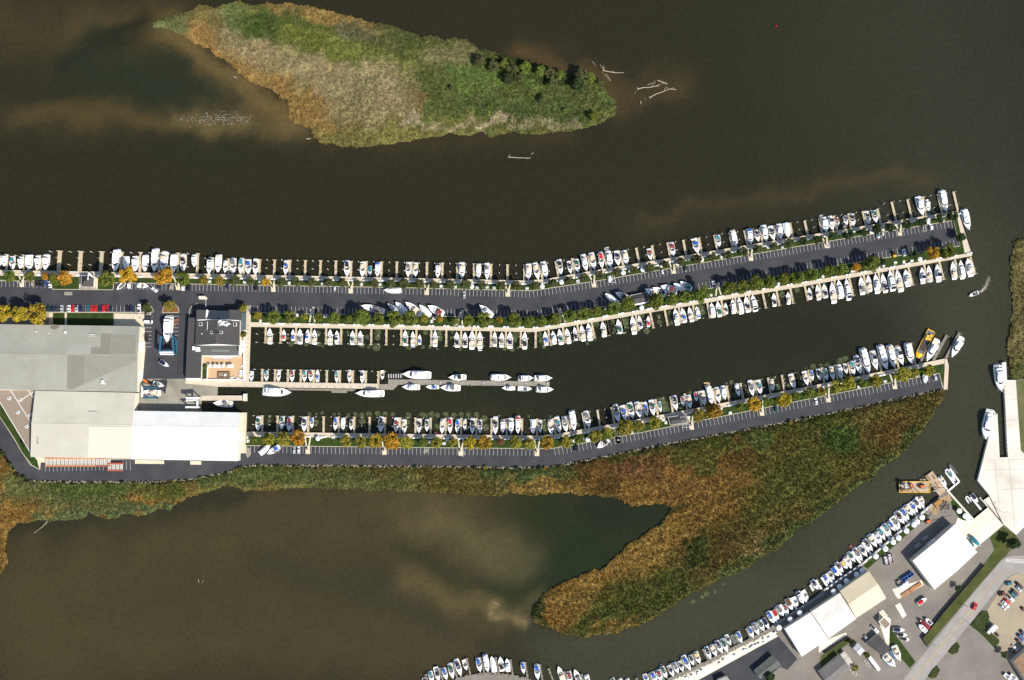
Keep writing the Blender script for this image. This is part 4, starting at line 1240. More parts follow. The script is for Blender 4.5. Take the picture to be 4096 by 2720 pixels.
fleet([(ZB1, """527,212,527,402,62,ea;693,230,693,362,46,er1;802,230,798,363,44,eb;885,222,883,402,64,ed;977,228,970,385,55,fb;1057,230,1055,407,56,ea;1241,228,1238,413,62,ea;1320,243,1320,403,55,fn;1507,242,1500,410,58,eg;1598,245,1597,413,62,ed;
2128,237,2127,422,62,eg;2217,250,2217,420,52,ea;2297,288,2295,408,42,eb"""),
       (ZB2, """120,240,118,433,58,ea;373,257,380,442,62,ek;473,262,473,443,60,ek;557,238,553,465,68,ea;648,250,650,455,64,ea;823,252,822,430,54,ed;907,262,905,440,60,ed;1003,252,1003,457,68,en;1178,253,1177,463,64,ek;1415,250,1437,417,56,eb;
1505,248,1535,403,58,fw;1582,222,1615,408,62,eg;1668,213,1705,397,60,ea;1762,197,1787,360,48,ek;1843,175,1877,368,62,ea;1922,152,1955,362,66,fw;2093,133,2125,318,60,ea;2278,110,2310,278,58,eg"""),
       (ZB4, """25,548,58,730,62,ea;208,520,247,692,62,eg;378,480,412,700,68,ea;457,475,490,628,48,en;568,482,577,612,44,er1;882,395,922,592,68,fa;967,388,1005,562,64,eb;1050,375,1092,552,60,ea;1135,368,1170,515,56,fb1;1312,328,1342,502,66,fa;
1385,308,1422,493,64,eg;1480,328,1497,460,44,en;1560,283,1588,455,60,fw;1635,265,1678,460,66,fw;1718,248,1757,440,66,ek;1797,235,1843,430,72,fk;2050,212,2068,370,54,ek;2218,200,2237,345,50,ea"""),
       (ZB5, """105,562,130,700,50,en;200,525,232,708,56,ea;280,515,312,683,60,en;372,497,410,748,72,ea;450,473,495,690,76,fw;540,457,585,712,66,fn;715,433,750,645,70,ed;800,413,835,610,60,ea;885,400,925,632,70,fw;968,395,1020,622,64,en;
1055,360,1107,603,76,fk;1140,350,1203,612,76,ea;1240,350,1290,548,80,fa;1435,325,1462,515,66,fn;1515,302,1548,495,62,ea;1615,285,1648,495,70,fk;1800,255,1835,465,68,ea;1890,240,1930,460,66,fw;1975,215,2030,430,82,fa""")],
      "boats along the upper pier's basin side", "along upper pier's basin side")
fleet([(ZB1, "305,838,312,717,50,ew;485,838,485,710,48,et1;625,847,635,702,46,ew;787,848,790,705,55,em1;933,848,940,708,52,et;1008,847,1013,702,54,em1;1092,700,1087,845,46,eb;1317,858,1315,713,46,et;1468,858,1468,703,48,ea;1618,865,1620,708,52,fk;1855,822,1857,705,46,oa")],
      "boats berthed on the short middle pier", "along short middle pier")
fleet([(ZC1, """208,485,217,308,62,eg;487,467,497,308,58,eg1;575,488,585,313,62,em1;755,492,758,313,64,en;843,450,847,323,46,eb;1122,478,1130,320,52,eb1;1210,480,1218,323,56,fw;1310,478,1312,342,44,ek;1657,503,1668,310,68,ek;1838,503,1850,323,64,em;
1937,517,1938,342,58,ea;2110,508,2118,335,60,ek;2205,490,2207,343,52,eg"""),
       (ZC2, """22,515,30,340,58,ea;118,515,118,322,58,er1;200,508,210,343,54,eb1;289,480,292,340,44,ea;380,520,387,330,62,ek;472,517,472,347,52,en;653,528,655,312,64,ek;742,510,740,343,62,fo1;838,520,838,325,66,fw;920,520,918,300,64,fr;
1100,520,1100,342,66,ww;1183,510,1183,350,46,ek;1320,530,1295,345,64,ea;1417,510,1372,310,66,et;1495,497,1460,310,66,ed;1587,485,1550,240,80,fw;1763,448,1718,242,70,ed;2110,380,2065,165,72,ek;2195,365,2150,175,66,eb;2278,340,2235,142,70,eg;2370,335,2320,135,70,ea"""),
       (ZC3, """558,780,522,610,60,eb;637,775,603,582,68,eg;720,735,695,603,44,et;905,715,870,532,64,ek;990,663,965,545,44,em1;1070,690,1042,527,58,ea;1147,605,1122,490,44,er1;1237,655,1203,475,64,ea;1325,643,1272,420,76,fw;1410,625,1375,433,66,ea;
1480,585,1443,415,64,fw;1647,545,1608,392,52,ew;1808,545,1772,350,64,ed;1900,528,1865,347,64,et;2047,480,2023,340,54,ea;2298,455,2250,275,68,ea"""),
       (ZC4, """388,772,342,598,62,ea;450,715,425,592,44,eb1;537,710,510,573,54,en;617,708,588,570,56,eg1;695,705,663,545,58,ea;787,697,747,520,66,fw;852,633,825,512,46,en;938,650,900,480,58,et1;1015,638,952,415,70,en;1110,635,1030,330,90,fw;
1202,588,1147,355,74,fk;1320,583,1235,292,90,fw;1410,560,1350,292,84,fa;1508,530,1440,310,74,fk;1618,520,1560,268,84,fw1;1787,487,1925,225,88,fw;2083,440,2215,195,84,fw0""")],
      "boats along the lower pier", "along lower pier")
fleet([(ZD1, """185,1230,160,1150,55,en;270,1215,230,1075,60,et1;340,1195,298,1018,62,od;435,1180,390,1037,58,eb1;510,1168,465,980,64,eg;602,1135,540,930,66,en;670,1068,630,937,50,oa;832,1088,797,920,62,eb1;922,1090,882,880,66,fw;962,900,997,1095,66,ww;
1062,905,1090,1085,66,ek;1143,925,1160,1090,62,fw;1345,1108,1325,970,52,eb1;1512,1178,1493,993,66,eb1;1748,1018,1815,1200,66,ea;1900,1230,1870,1077,60,em1;1940,1055,2010,1215,66,ed;2110,1225,2080,1120,60,ew""")],
      "boats in the fan of berths at the bottom bank", "around curved bottom bank")
fleet([(ZD2, """60,1230,20,1160,50,eg;150,1240,110,1165,52,ew;230,1240,200,1165,50,ew;450,1215,405,1110,60,eb;555,1210,490,1090,62,eb1;610,1200,560,1060,60,em1;672,1160,610,1020,58,eg1;752,1140,690,1008,54,en;808,1105,755,975,54,ed1;865,1082,818,957,54,en;952,1068,860,888,64,eb;990,1010,942,888,50,ek1;1063,990,1010,845,58,ey1;1190,935,1130,787,58,ek1;
1260,903,1190,765,52,ea;1328,865,1255,715,60,en;1388,853,1320,690,60,eg;1430,773,1370,645,50,ek;1558,745,1505,610,54,eb1;1693,685,1640,550,56,eb;1760,650,1690,505,58,ed1;1820,605,1760,477,56,eg;1880,580,1805,445,50,sn;1943,513,1860,372,62,eb;1995,470,1925,345,52,sr;
2050,425,1975,305,62,ed;2108,400,2055,290,46,em;2155,355,2085,215,62,so;2218,312,2170,195,52,ow;2285,280,2215,135,64,fk;2340,235,2280,115,50,ow"""),
       (ZD3, """395,1175,320,1065,62,en;520,1105,455,1005,58,eb1;583,1060,520,965,54,ek;635,1018,555,910,52,sb;690,972,600,855,54,ek;740,930,665,835,54,sy;790,888,710,785,56,ea1;832,850,745,733,54,eg;915,835,815,685,62,ed;970,785,880,655,60,en;1035,720,935,583,60,ek;1085,673,990,525,60,ea1;
1145,627,1065,500,56,el;1183,590,1105,450,56,et1;1255,540,1165,400,60,et;1305,485,1225,370,52,eb1;1360,460,1265,310,66,ed;1410,398,1310,250,66,ek;1468,355,1370,220,60,eb;1510,300,1415,180,56,ea;1568,268,1475,145,60,eb;1608,222,1525,110,54,en1;1640,175,1595,80,62,ea1""")],
      "boats along the channel quay", "along bottom channel quay")
fleet([(ZB1, "2095,757,2433,770,98,yw"), (ZB2, "280,797,487,792,70,fk;1018,795,772,793,80,fw;1280,803,1097,805,70,fk1;1503,803,1285,805,74,fw"), (ZB1, "2092,908,2300,912,70,fw"),
       (ZB2, "10,908,165,908,52,eb;180,915,418,920,80,fd;908,920,1065,925,52,fw;1268,930,1085,928,55,ow;1518,937,1310,937,72,fw")],
      "boats alongside the grey floating dock", "beside grey floating dock")
one = "individual moorings"
boat(ZB1, 785, 972, 435, 960, 105, "yw", "largest white motor yacht, moored bow right under the short middle pier", one)
boat(ZB1, 1545, 983, 1880, 985, 88, "yw", "white motor yacht moored bow left where middle pier meets the grey dock", one)
boat(ZA5, 1995, 560, 1930, 310, 88, "fw1", "white yacht alongside the end of the upper pier", one)
boat(ZD6, 1590, 835, 1550, 490, 112, "yw", "white yacht beside the narrow end of the white wharf", one)
boat(ZD6, 1385, 1430, 1470, 1060, 132, "yw", "white yacht beside the slanting left face of the white wharf", one)
boat(ZB5, 2000, 660, 2120, 610, 44, "od", "white speedboat under way off the upper pier with foam behind", one)
boat(ZW, 2015, 265, 2195, 275, 62, "ed", "white cruiser with grey canvas afloat in the haul-out slip", one)
boat(ZD5, 1145, 560, 1040, 410, 60, "ea", "white cruiser with tan canvas beside the brown work barge", one)
boat(ZD5, 1285, 495, 1135, 300, 62, "et", "runabout with purple cover inside the white L-shaped dock", one)
boat(ZD5, 1185, 220, 1320, 395, 50, "dd", "long dark rigid inflatable outside the white L-shaped dock", one)
boat(ZD7, 460, 235, 350, 95, 62, "sn", "white boat with dark cover right of the little inner pier", one)
boat(ZD7, 275, 135, 345, 240, 62, "dw", "white inflatable with dark floor left of the little inner pier", one)
# tenders
tn = "tenders tied astern of yachts"
for z_, b, lab in ((ZA4, (50, 425, 112, 418, 34, "dl"), "grey tender astern of the sixth white flybridge yacht on the pier bend"), (ZA5, (232, 392, 282, 388, 26, "dl"), "grey tender astern of a yacht near the pier's vee walk"),
                   (ZA5, (512, 540, 552, 500, 26, "dl"), "grey tender drifting beside a navy-topped cruiser on the upper pier"), (ZA5, (1045, 455, 1090, 448, 26, "dl"), "grey tender lying in an empty berth at upper pier"),
                   (ZA5, (1512, 378, 1560, 368, 28, "dl"), "grey tender close to the quay under the right-hand upper yachts"), (ZB1, (2190, 425, 2245, 422, 26, "dw"), "white tender astern of tan-topped cruiser inside the basin"),
                   (ZB2, (622, 468, 675, 465, 26, "dw"), "white tender astern of tan-topped cruiser at basin centre"), (ZB5, (138, 532, 172, 565, 22, "da"), "tan tender beside the quay inside the basin's right half"),
                   (ZC3, (1305, 398, 1228, 404, 40, "dy"), "yellow tender astern of the white yacht on the lower pier"), (ZD3, (760, 655, 815, 680, 34, "dm"), "maroon tender astern of a cruiser on the channel quay"),
                   (ZD2, (580, 1005, 630, 1000, 30, "dn"), "navy tender astern of a green-topped cruiser near the bottom edge"), (ZC1, (2280, 512, 2335, 508, 26, "dm"), "maroon dinghy in the berth by the autumn trees, lower pier"),
                   (ZC2, (890, 312, 945, 308, 26, "dm"), "maroon dinghy astern of the red-topped yacht, lower pier"), (ZC4, (1420, 316, 1472, 308, 26, "dy"), "yellow kayak-like dinghy astern of a black-topped yacht, lower pier")):
    boat(z_, *b, lab, tn, 0.02, "dinghy")
# boats ashore
ash = "boats standing ashore on the pavement"
GZ = 1.66
for z_, b, lab in ((ZA1, (1375, 617, 1475, 522, 46, "kd"), "slim grey-floored skiff lying slantwise by the orange tree"), (ZA1, (1750, 570, 1610, 560, 62, "ew"), "white cruiser on a trailer behind the white pickup"),
                   (ZA2, (2175, 622, 2375, 625, 66, "ww"), "white wrapped boat parked lengthwise in the upper stall row"), (ZA2, (1900, 803, 2180, 875, 78, "ed"), "long white cruiser, leftmost of the boats stored slantwise on the pier"),
                   (ZA2, (2215, 780, 2385, 915, 62, "wl"), "pale grey wrapped boat, second of the slanting boats on the pier"), (ZA3, (-52, 762, 95, 905, 72, "ww"), "white wrapped boat, third of the slanting boats on the pier"),
                   (ZA3, (65, 762, 250, 915, 82, "ea"), "tan-topped white cruiser, fourth of the slanting boats on the pier"), (ZA3, (230, 795, 360, 925, 66, "ww"), "narrow wrapped boat, fifth of the slanting boats on the pier"),
                   (ZA3, (330, 805, 515, 910, 86, "em"), "maroon-topped white cruiser, sixth of the slanting boats on the pier"), (ZA3, (938, 797, 1095, 930, 70, "fw"), "white yacht standing alone slantwise in the lower stalls of the pier"),
                   (ZA4, (60, 957, 215, 1075, 68, "ww"), "white wrapped boat left of the small pier building"), (ZA4, (180, 942, 345, 1020, 68, "ek"), "dark-topped white cruiser touching the small pier building"),
                   (ZA4, (530, 900, 690, 985, 70, "ea"), "tan-topped cruiser just right of the small pier building"), (ZA4, (620, 887, 780, 975, 82, "en"), "navy-topped cruiser, second right of the small pier building"),
                   (ZA4, (715, 870, 915, 935, 92, "fm"), "maroon-topped yacht, third right of the small pier building"), (ZA4, (868, 838, 1005, 920, 68, "ww"), "white wrapped boat, fourth right of the small pier building"),
                   (ZA4, (945, 815, 1085, 910, 72, "et"), "teal-topped cruiser, fifth right of the small pier building"), (ZA4, (118, 830, 110, 745, 44, "ww"), "small wrapped boat parked across the upper stall row"),
                   (ZA5, (938, 660, 922, 600, 40, "st"), "teal-covered small boat parked in the pier's upper stalls"), (ZC1, (350, 650, 230, 755, 68, "ww"), "white wrapped boat parked slantwise at the white shed's end"),
                   (ZC1, (325, 757, 465, 665, 66, "eb1"), "blue-topped cruiser parked slantwise beside a wrapped boat"), (ZC2, (1855, 685, 1990, 580, 72, "ek"), "white cruiser parked slantwise in the lower pier stalls"),
                   (ZC4, (1775, 748, 1775, 640, 56, "ww"), "white covered boat parked at the tip of the lower pier"), (ZC0, (795, 500, 820, 182, 108, "yw"), "big white yacht ashore above the blue travel lift"),
                   (ZC0, (755, 1015, 620, 975, 58, "eg"), "green-topped cruiser ashore beside the red canoe stack"), (ZC0, (478, 1095, 712, 1100, 76, "ea"), "white cruiser with tan canvas inside the smaller blue lift"), (ZC0, (810, 785, 697, 712, 52, "sn"), "small boat under navy cover alone on the yard asphalt"),
                   (ZD4, (1210, 210, 1105, 290, 50, "sr"), "white boat under bright red cover alone on the boatyard"), (ZD4, (1120, 525, 1220, 620, 56, "ow"), "white boat by the fence, lower of the three"),
                   (ZD4, (1130, 470, 1250, 575, 52, "wm"), "brown covered boat by the fence, middle of three"), (ZD4, (1200, 455, 1280, 530, 52, "od"), "white boat by the fence, upper of three"),
                   (ZD4, (955, 590, 815, 588, 50, "sn"), "navy-covered boat at the grass wedge, topmost of three"), (ZD4, (985, 650, 862, 645, 48, "sk"), "black-covered boat at the grass wedge, middle of three"),
                   (ZD4, (1010, 705, 922, 698, 44, "sk"), "short black-covered boat at the grass wedge, lowest of three"), (ZD4, (895, 950, 825, 770, 78, "ea"), "large cruiser with tan cockpit ashore beside the grass wedge"),
                   (ZD4, (840, 1020, 710, 885, 82, "ea"), "large cruiser with tan cockpit ashore under the dark roof"), (ZD7, (490, 920, 345, 765, 62, "wt"), "teal-hulled boat ashore beside the white roofed hall"),
                   (ZD7, (402, 935, 320, 812, 34, "wt"), "narrow teal boat ashore nearest the white roofed hall"), (ZD3, (1222, 905, 1190, 780, 52, "pm"), "pontoon boat on the boatyard, left of the pair"),
                   (ZD3, (1270, 872, 1240, 750, 46, "pm"), "pontoon boat on the boatyard, right of the pair"), (ZD4, (2215, 1180, 2130, 1110, 46, "ow"), "white boat by the bottom edge, left of the pair"),
                   (ZD4, (2290, 1185, 2200, 1115, 46, "ow"), "white boat by the bottom edge, right of the pair"), (ZA5, (335, 765, 350, 728, 26, "dw"), "white dinghy parked beside a lamp pad on the upper pier"),
                   (ZA3, (2078, 518, 2125, 508, 30, "dw"), "white dinghy lying on the grass at the pier bend")):
    boat(z_, *b, lab, ash, GZ if b[5][0] not in "dp" else 1.4, "boat", zm=1.2)

# ================================================================ FINGER PIERS, PILES, DOCK BOXES
PD = {}
for k, m_ in (("tan", "plank"), ("grey", "gplank"), ("white", "wplank")):
    PD[k] = MB().box(0, 10, -.75, .75, .72, .95).box(9.75, 10.05, -1.0, 1.0, .70, .99).mesh("deck", M[m_])
PST = MB().disc(0, 0, -1.2, 2.7, .17, 8).mesh("post", M["post"])
PILE = MB().disc(0, 0, -1.2, 3.5, .23, 9, .2).mesh("pile", M["post"])
PCAP = MB().disc(0, 0, 3.5, 3.66, .25, 9, .05).mesh("pile_cap", M["white"])
BX = MB().box(-.8, .8, -.45, .45, 0, .62).mesh("box", M["white"])
BL = MB().loft([[(-.84, y, .62) for y in (-.49, .49)] + [(-.84, y, .62 + h_) for y, h_ in ((.49, .06), (0, .16), (-.49, .06))], [(.84, y, .62) for y in (-.49, .49)] + [(.84, y, .62 + h_) for y, h_ in ((.49, .06), (0, .16), (-.49, .06))]], True).mesh("lid", M["white"])
nbox = 0


def piers(rows, kind, group, where, tip_first, width, boxes=None, flip=1):
    it = []
    for z_, txt in rows:
        for q in txt.replace("\n", "").split(";"):
            if q.strip():
                v = [float(t) for t in q.split(",")]
                t_, b_ = z_(v[0], v[1]), z_(v[2], v[3])
                if not tip_first:
                    t_, b_ = b_, t_
                it.append((b_, t_, (v[4] if len(v) > 4 else width) / z_.k))
    it.sort(key=lambda a: a[0][0])
    res = []
    for n, (b_, t_, w) in enumerate(it, 1):
        p, q = at(*b_, .95), at(*t_, .95)
        L = (q - p).length
        a = math.atan2(q.y - p.y, q.x - p.x)
        r = thing("finger_pier", "%s plank finger pier, %s from left %s" % (kind, nth(n), where), "finger pier", (p.x, p.y, 0), a, group)
        d = link("deck", PD[kind], r, scale=(L / 10, max(.5, w * S / 1.5), 1))
        hw = w * S / 2
        for x, s_ in ((L * .97, 1), (L * .97, -1), (L * .66, 1), (L * .34, -1)):
            link("post", PST, r, (x, s_ * (hw + .12), 0))
        res.append((b_, t_))
    return res


def piles(rows, group, where):
    it = []
    for z_, txt in rows:
        v = [float(t) for t in txt.replace("\n", "").split(",")]
        it += [z_(v[i], v[i + 1]) for i in range(0, len(v), 2)]
    it.sort()
    for n, (x, y) in enumerate(it, 1):
        p = at(x, y, 1.8)
        r = thing("mooring_pile", "wooden mooring pile with white cap, %s from left %s" % (nth(n), where), "mooring pile", (p.x, p.y, 0), random.random(), group)
        link("shaft", PILE, r)
        link("cap", PCAP, r)


def dockboxes(res, off, group, where):
    """a pair of white boxes on the promenade at the root of every finger pier"""
    n = 0
    for (bx, by), (tx, ty) in res:
        L = math.hypot(bx - tx, by - ty)
        ux, uy = (bx - tx) / L, (by - ty) / L
        for s_ in (-1, 1):
            n += 1
            p = at(bx + ux * off - uy * s_ * 6.6 + random.uniform(-.8, .8), by + uy * off + ux * s_ * 6.6, 1.5)
            r = thing("dock_box", "white dock storage box, %s from left %s" % (nth(n), where), "dock box", (p.x, p.y, 1.29), math.atan2(ux, uy) + random.uniform(-.06, .06), group, (random.uniform(.8, 1.15), 1, 1))
            link("box", BX, r)
            link("lid", BL, r)


ra = piers([(ZA1, "85,200,75,388,30;283,203,275,400,28;487,208,475,405,28;708,155,690,405,48;955,160,937,405,48;1203,163,1188,412,45;1440,170,1425,415,32;1662,172,1648,420,32;1883,178,1872,425,28;2108,180,2095,430,28;2337,185,2325,432,28"),
            (ZA2, "163,235,153,438;343,250,335,440;522,252,512,445;707,258,697,450;882,262,873,452;1063,264,1055,455;1245,268,1237,457;1425,268,1417,460;1605,272,1600,463;1785,278,1778,467;1965,280,1960,470;2145,283,2138,473;2325,285,2320,475"),
            (ZA3, "142,288,135,480;320,292,315,482;502,297,497,487;678,302,675,492;877,308,873,497;1076,312,1073,500;1270,318,1268,505;1470,322,1468,510;1650,310,1685,500;1838,280,1875,470;2033,245,2065,435;2225,215,2255,400"),
            (ZA4, "45,485,85,665;240,455,275,632;427,418,465,605;613,388,650,590;797,355,835,543;983,325,1020,520;1165,297,1205,483;1350,265,1388,455;1527,240,1570,425;1705,210,1745,390;1888,182,1922,360;2065,152,2105,335;2240,122,2280,300"),
            (ZA5, "53,450,95,630;228,420,265,602;400,393,438,573;572,365,610,545;740,338,785,518;912,310,955,487;1082,228,1137,458;1268,197,1322,425;1450,165,1495,395;1627,138,1682,365;1812,108,1865,332")],
           "tan", "finger piers on the upper pier's outer side", "on upper pier's outer side", True, 27)
rb = piers([(ZB1, "482,200,477,392;660,203,655,395;840,207,835,398;1017,208,1013,400;1195,210,1190,403;1373,213,1368,406;1550,215,1547,410;1728,217,1724,413;1905,220,1903,416;2082,222,2080,418;2260,225,2257,422"),
            (ZB2, "75,228,72,425;252,230,249,430;428,233,425,432;604,235,602,435;780,238,777,437;956,242,955,440;1132,245,1130,442;1307,248,1305,445;1455,232,1490,420;1627,205,1660,390;1797,173,1832,360;1967,147,2003,332;2137,118,2173,303;2318,88,2355,270"),
            (ZB4, "68,525,107,718;255,495,290,688;422,470,460,655;592,438,632,628;763,410,800,597;930,382,965,565;1097,353,1137,537;1265,322,1300,508;1432,295,1468,480;1593,265,1630,450;1757,235,1795,420;1920,208,1960,393;2082,180,2120,365;2245,153,2282,338"),
            (ZB5, "55,540,95,715;228,508,268,682;405,478,445,690;580,450,630,660;752,418,800,632;928,388,975,600;1098,358,1155,568;1278,320,1335,535;1465,290,1515,500;1645,258,1700,470;1828,230,1890,440;2010,200,2070,405")],
           "tan", "finger piers on the upper pier's basin side", "on upper pier's basin side", False, 24)
piers([(ZB1, "442,697,437,845;594,700,588,847;745,703,740,850;897,705,892,855;1050,708,1046,858;1203,710,1200,862;1357,712,1353,864;1510,715,1506,866;1663,718,1660,868;1812,722,1808,872")], "tan", "finger piers on the short middle pier", "on short middle pier", True, 26)
rc = piers([(ZC1, "263,300,260,500;445,303,440,502;627,305,622,506;808,308,803,510;988,312,985,512;1170,314,1166,515;1350,316,1347,517;1531,318,1527,519;1713,320,1708,522;1893,323,1888,524;2073,325,2070,525;2252,327,2248,527"),
            (ZC2, "70,328,68,530;252,330,247,533;432,332,428,535;612,333,608,538;790,336,787,540;968,338,967,540;1147,338,1145,542;1335,332,1368,525;1512,300,1545,495;1682,267,1718,465;1858,235,1888,435;2025,203,2060,400;2200,172,2235,370"),
            (ZC3, "485,613,515,800;655,580,685,770;833,547,862,750;998,515,1032,708;1163,485,1202,670;1330,452,1365,642;1493,420,1530,612;1657,390,1690,578;1822,358,1855,548;1983,327,2017,515;2145,295,2180,488;2303,265,2338,455"),
            (ZC4, "237,620,270,805;393,590,428,778;550,560,583,745;708,530,742,715;865,500,900,685;1015,450,1053,655;1220,420,1258,612;1410,365,1460,570;1600,270,1660,530")],
           "tan", "finger piers on the lower pier", "on lower pier", True, 25)
piers([(ZC4, "1820,300,1705,520,28;2030,180,1865,490,32;2180,150,2015,455,32")], "grey", "slanting finger piers at the lower pier's tip", "slanting off lower pier's tip", True, 30)
piers([(ZD1, "187,1110,205,1190;345,1035,385,1180;508,970,560,1175;668,920,722,1165;842,908,882,1130;1012,910,1055,1155;1185,937,1222,1175;1357,967,1395,1190;1532,992,1565,1190;1635,1042,1690,1190;1820,1080,1860,1200;2025,1112,2050,1200")],
      "grey", "finger piers at the curved bottom bank", "around curved bottom bank", True, 20)
piers([(ZD2, "310,1155,340,1210;450,1105,490,1190;585,1045,640,1180;712,985,800,1175;838,930,945,1150;965,870,1055,1075;1095,815,1185,990;1225,755,1325,955;1350,685,1450,890;1475,635,1560,830;1605,570,1690,750;1725,500,1825,680")],
      "grey", "grey finger piers on the channel quay", "on channel quay's stony half", True, 22)
piers([(ZD2, "1895,370,1975,500;2010,290,2090,420;2130,215,2205,345;2250,140,2325,265"),
       (ZD3, "297,1120,335,1190;365,1065,430,1170;430,1030,500,1135;485,990,565,1100;590,900,670,1010;695,810,785,920;790,725,905,880;912,620,1020,765;1030,520,1140,665;1135,430,1240,580;1240,340,1350,490;1350,250,1465,400;1450,165,1560,310;1545,85,1660,230")],
      "white", "white finger piers on the channel quay", "on channel quay's seawall half", True, 27)
dockboxes(ra, 13.5, "dock boxes on the outer promenade", "along upper pier's outer promenade")
dockboxes(rb, 14.0, "dock boxes on the basin promenade", "along upper pier's basin promenade")
dockboxes(rc, 14.0, "dock boxes on the lower promenade", "along lower pier promenade")
piles([(ZA1, "5,208,5,307,190,212,180,307,395,213,380,310,597,165,580,315,830,168,817,320,1080,170,1065,322,1320,180,1312,325,1550,180,1540,328,1772,183,1762,335,2000,187,1990,338,2222,190,2215,345"),
       (ZA2, "68,248,63,345,795,265,787,362,970,267,967,365,1154,272,1150,370,1333,278,1330,372,1514,281,1511,375,1693,283,1690,378,1873,288,1870,382,2055,290,2052,385,2236,295,2233,390,430,355,610,360,250,350"),
       (ZA3, "55,297,52,393,230,302,229,398,412,305,408,400,590,310,590,405,780,315,780,410,977,317,977,413,1175,325,1174,420,1369,330,1370,425,1560,430,1743,303,1760,400,1935,270,1953,365,2330,205,2337,303"),
       (ZA4, "330,440,348,535,517,410,540,505,703,380,722,473,888,350,908,443,1067,320,1092,413,1252,292,1273,382,1435,252,1457,352,1617,232,1638,323,1800,200,1818,293,2325,117,2348,205,145,468,165,563,1997,263,2170,237"),
       (ZA5, "137,443,160,530,482,387,507,475,655,360,680,447,825,335,848,420,985,252,1025,390,1172,222,1210,360,1533,160,1575,302,1722,130,1763,270")], "mooring piles off the upper pier's outer side", "off upper pier's outer side")
piles([(ZB1, "378,282,375,380,570,285,567,385,747,290,742,388,927,290,1105,293,1102,390,1282,298,1457,298,1455,398,1637,303,1634,402,1815,305,1813,404,1991,308,1989,407,2167,312,2165,410"),
       (ZB2, "165,318,340,320,338,425,517,322,693,325,690,425,868,330,1045,333,1221,337,1390,327,1403,425,1558,300,1577,398,1730,270,1747,368,1897,245,2067,213,2087,310,2243,183,2262,280"),
       (ZB4, "178,597,197,690,525,537,545,632,694,508,714,602,1198,420,1217,512,1530,360,1695,330,1858,303,1880,397,2018,273,2180,247,2200,340")], "mooring piles in the basin", "off upper pier's basin side")
piles([(ZB1, "352,700,520,703,672,705,825,710,978,712,1130,713,1280,715,1433,718,1588,720,1738,724,1890,726")], "mooring piles off the middle pier", "off short middle pier")
piles([(ZC1, "163,303,160,405,355,307,352,410,535,310,533,410,717,312,713,412,898,315,896,415,1080,318,1077,420,1259,320,1258,420,1440,322,1439,424,1622,325,1620,428,1803,327,1800,428,1983,328,1981,432,2163,332,2161,435"),
       (ZC2, "160,337,340,340,340,440,520,342,518,440,880,347,1058,350,1055,448,1240,350,1595,290,1615,392,1768,258,1790,355,1942,228,1960,322,2118,198,2303,260"),
       (ZC3, "740,568,933,632,1900,347,1925,440,2060,317,2083,410,2167,345,2175,390"), (ZC4, "480,580,640,545,800,515")], "mooring piles off the lower pier", "off lower pier")

# ================================================================ TREES
PAL = dict(g=("leafy green", (.056, .084, .013), (.165, .185, .030)), o=("round dark olive", (.040, .052, .018), (.115, .118, .044)), y=("golden yellow", (.17, .12, .013), (.42, .28, .028)),
           r=("orange", (.24, .11, .014), (.50, .25, .026)), h=("yellow-green", (.12, .115, .016), (.30, .25, .035)), b=("reddish brown", (.11, .055, .03), (.22, .11, .05)),
           d=("dark green", (.020, .040, .014), (.055, .080, .026)))
TM = {k: None for k in PAL}
for k, (n, c1, c2) in PAL.items():
    m_ = mat("foliage_" + n.replace(" ", "_"), c1, .8, .15, col2=c2, scale=1.4, objvar=.35)
    TM[k] = m_
CR = []
for v_ in range(7):
    r_ = np.random.default_rng(100 + v_)
    nb = 20
    an = r_.uniform(0, 6.283, nb)
    rad = np.sqrt(r_.random(nb)) * 2.25
    zz = r_.uniform(-1.3, 1.7, nb) * np.sqrt(np.clip(1 - (rad / 3.1) ** 2, .1, 1))
    br = r_.uniform(.85, 1.25, nb)
    n = 2100
    ci = r_.integers(0, nb, n)
    d = r_.normal(0, 1, (n, 3))
    d /= np.linalg.norm(d, axis=1)[:, None]
    rr = (r_.random(n) ** .22)[:, None] * br[ci][:, None]
    c = np.stack([np.cos(an) * rad, np.sin(an) * rad, zz + 5.0], 1)[ci] + d * rr * np.array([1, 1, .85])
    u = np.cross(d + r_.normal(0, .5, (n, 3)), r_.normal(0, 1, (n, 3)))
    u /= np.linalg.norm(u, axis=1)[:, None]
    w_ = np.cross(u, d + r_.normal(0, .6, (n, 3)))
    w_ /= np.linalg.norm(w_, axis=1)[:, None]
    sz = r_.uniform(.18, .42, n)[:, None]
    q = np.stack([c - u * sz, c + w_ * sz * .7, c + u * sz, c - w_ * sz * .7], 1).reshape(-1, 3)
    CR.append(npmesh("crown", q, np.arange(n * 4).reshape(n, 4), 4, TM['g']))
mb = MB().tube((0, 0, 0), (.05, 0, 2.4), .24, .17).tube((.05, 0, 2.3), (.1, .05, 5), .16, .06)
for a in range(5):
    mb.tube((.05, 0, 2.2 + .25 * a), (1.5 * math.cos(a * 1.3), 1.5 * math.sin(a * 1.3), 4.0 + .3 * a), .09, .03, 5)
TRK = mb.mesh("trunk", M["bark"])
TC = 0


def tree(x, y, r_m, pal, label, group, gz=1.2, name="tree", hk=1.0):
    global TC
    k = r_m / 3.0
    p = at(x, y, gz + 5 * k * hk)
    rt = thing(name, label, "tree", (p.x, p.y, gz), random.random() * 6.283, group, (k, k, k * hk))
    link("trunk", TRK, rt)
    c = link("crown", CR[TC % len(CR)], rt)
    TC += 1
    setmat(c, TM[pal])
    return rt


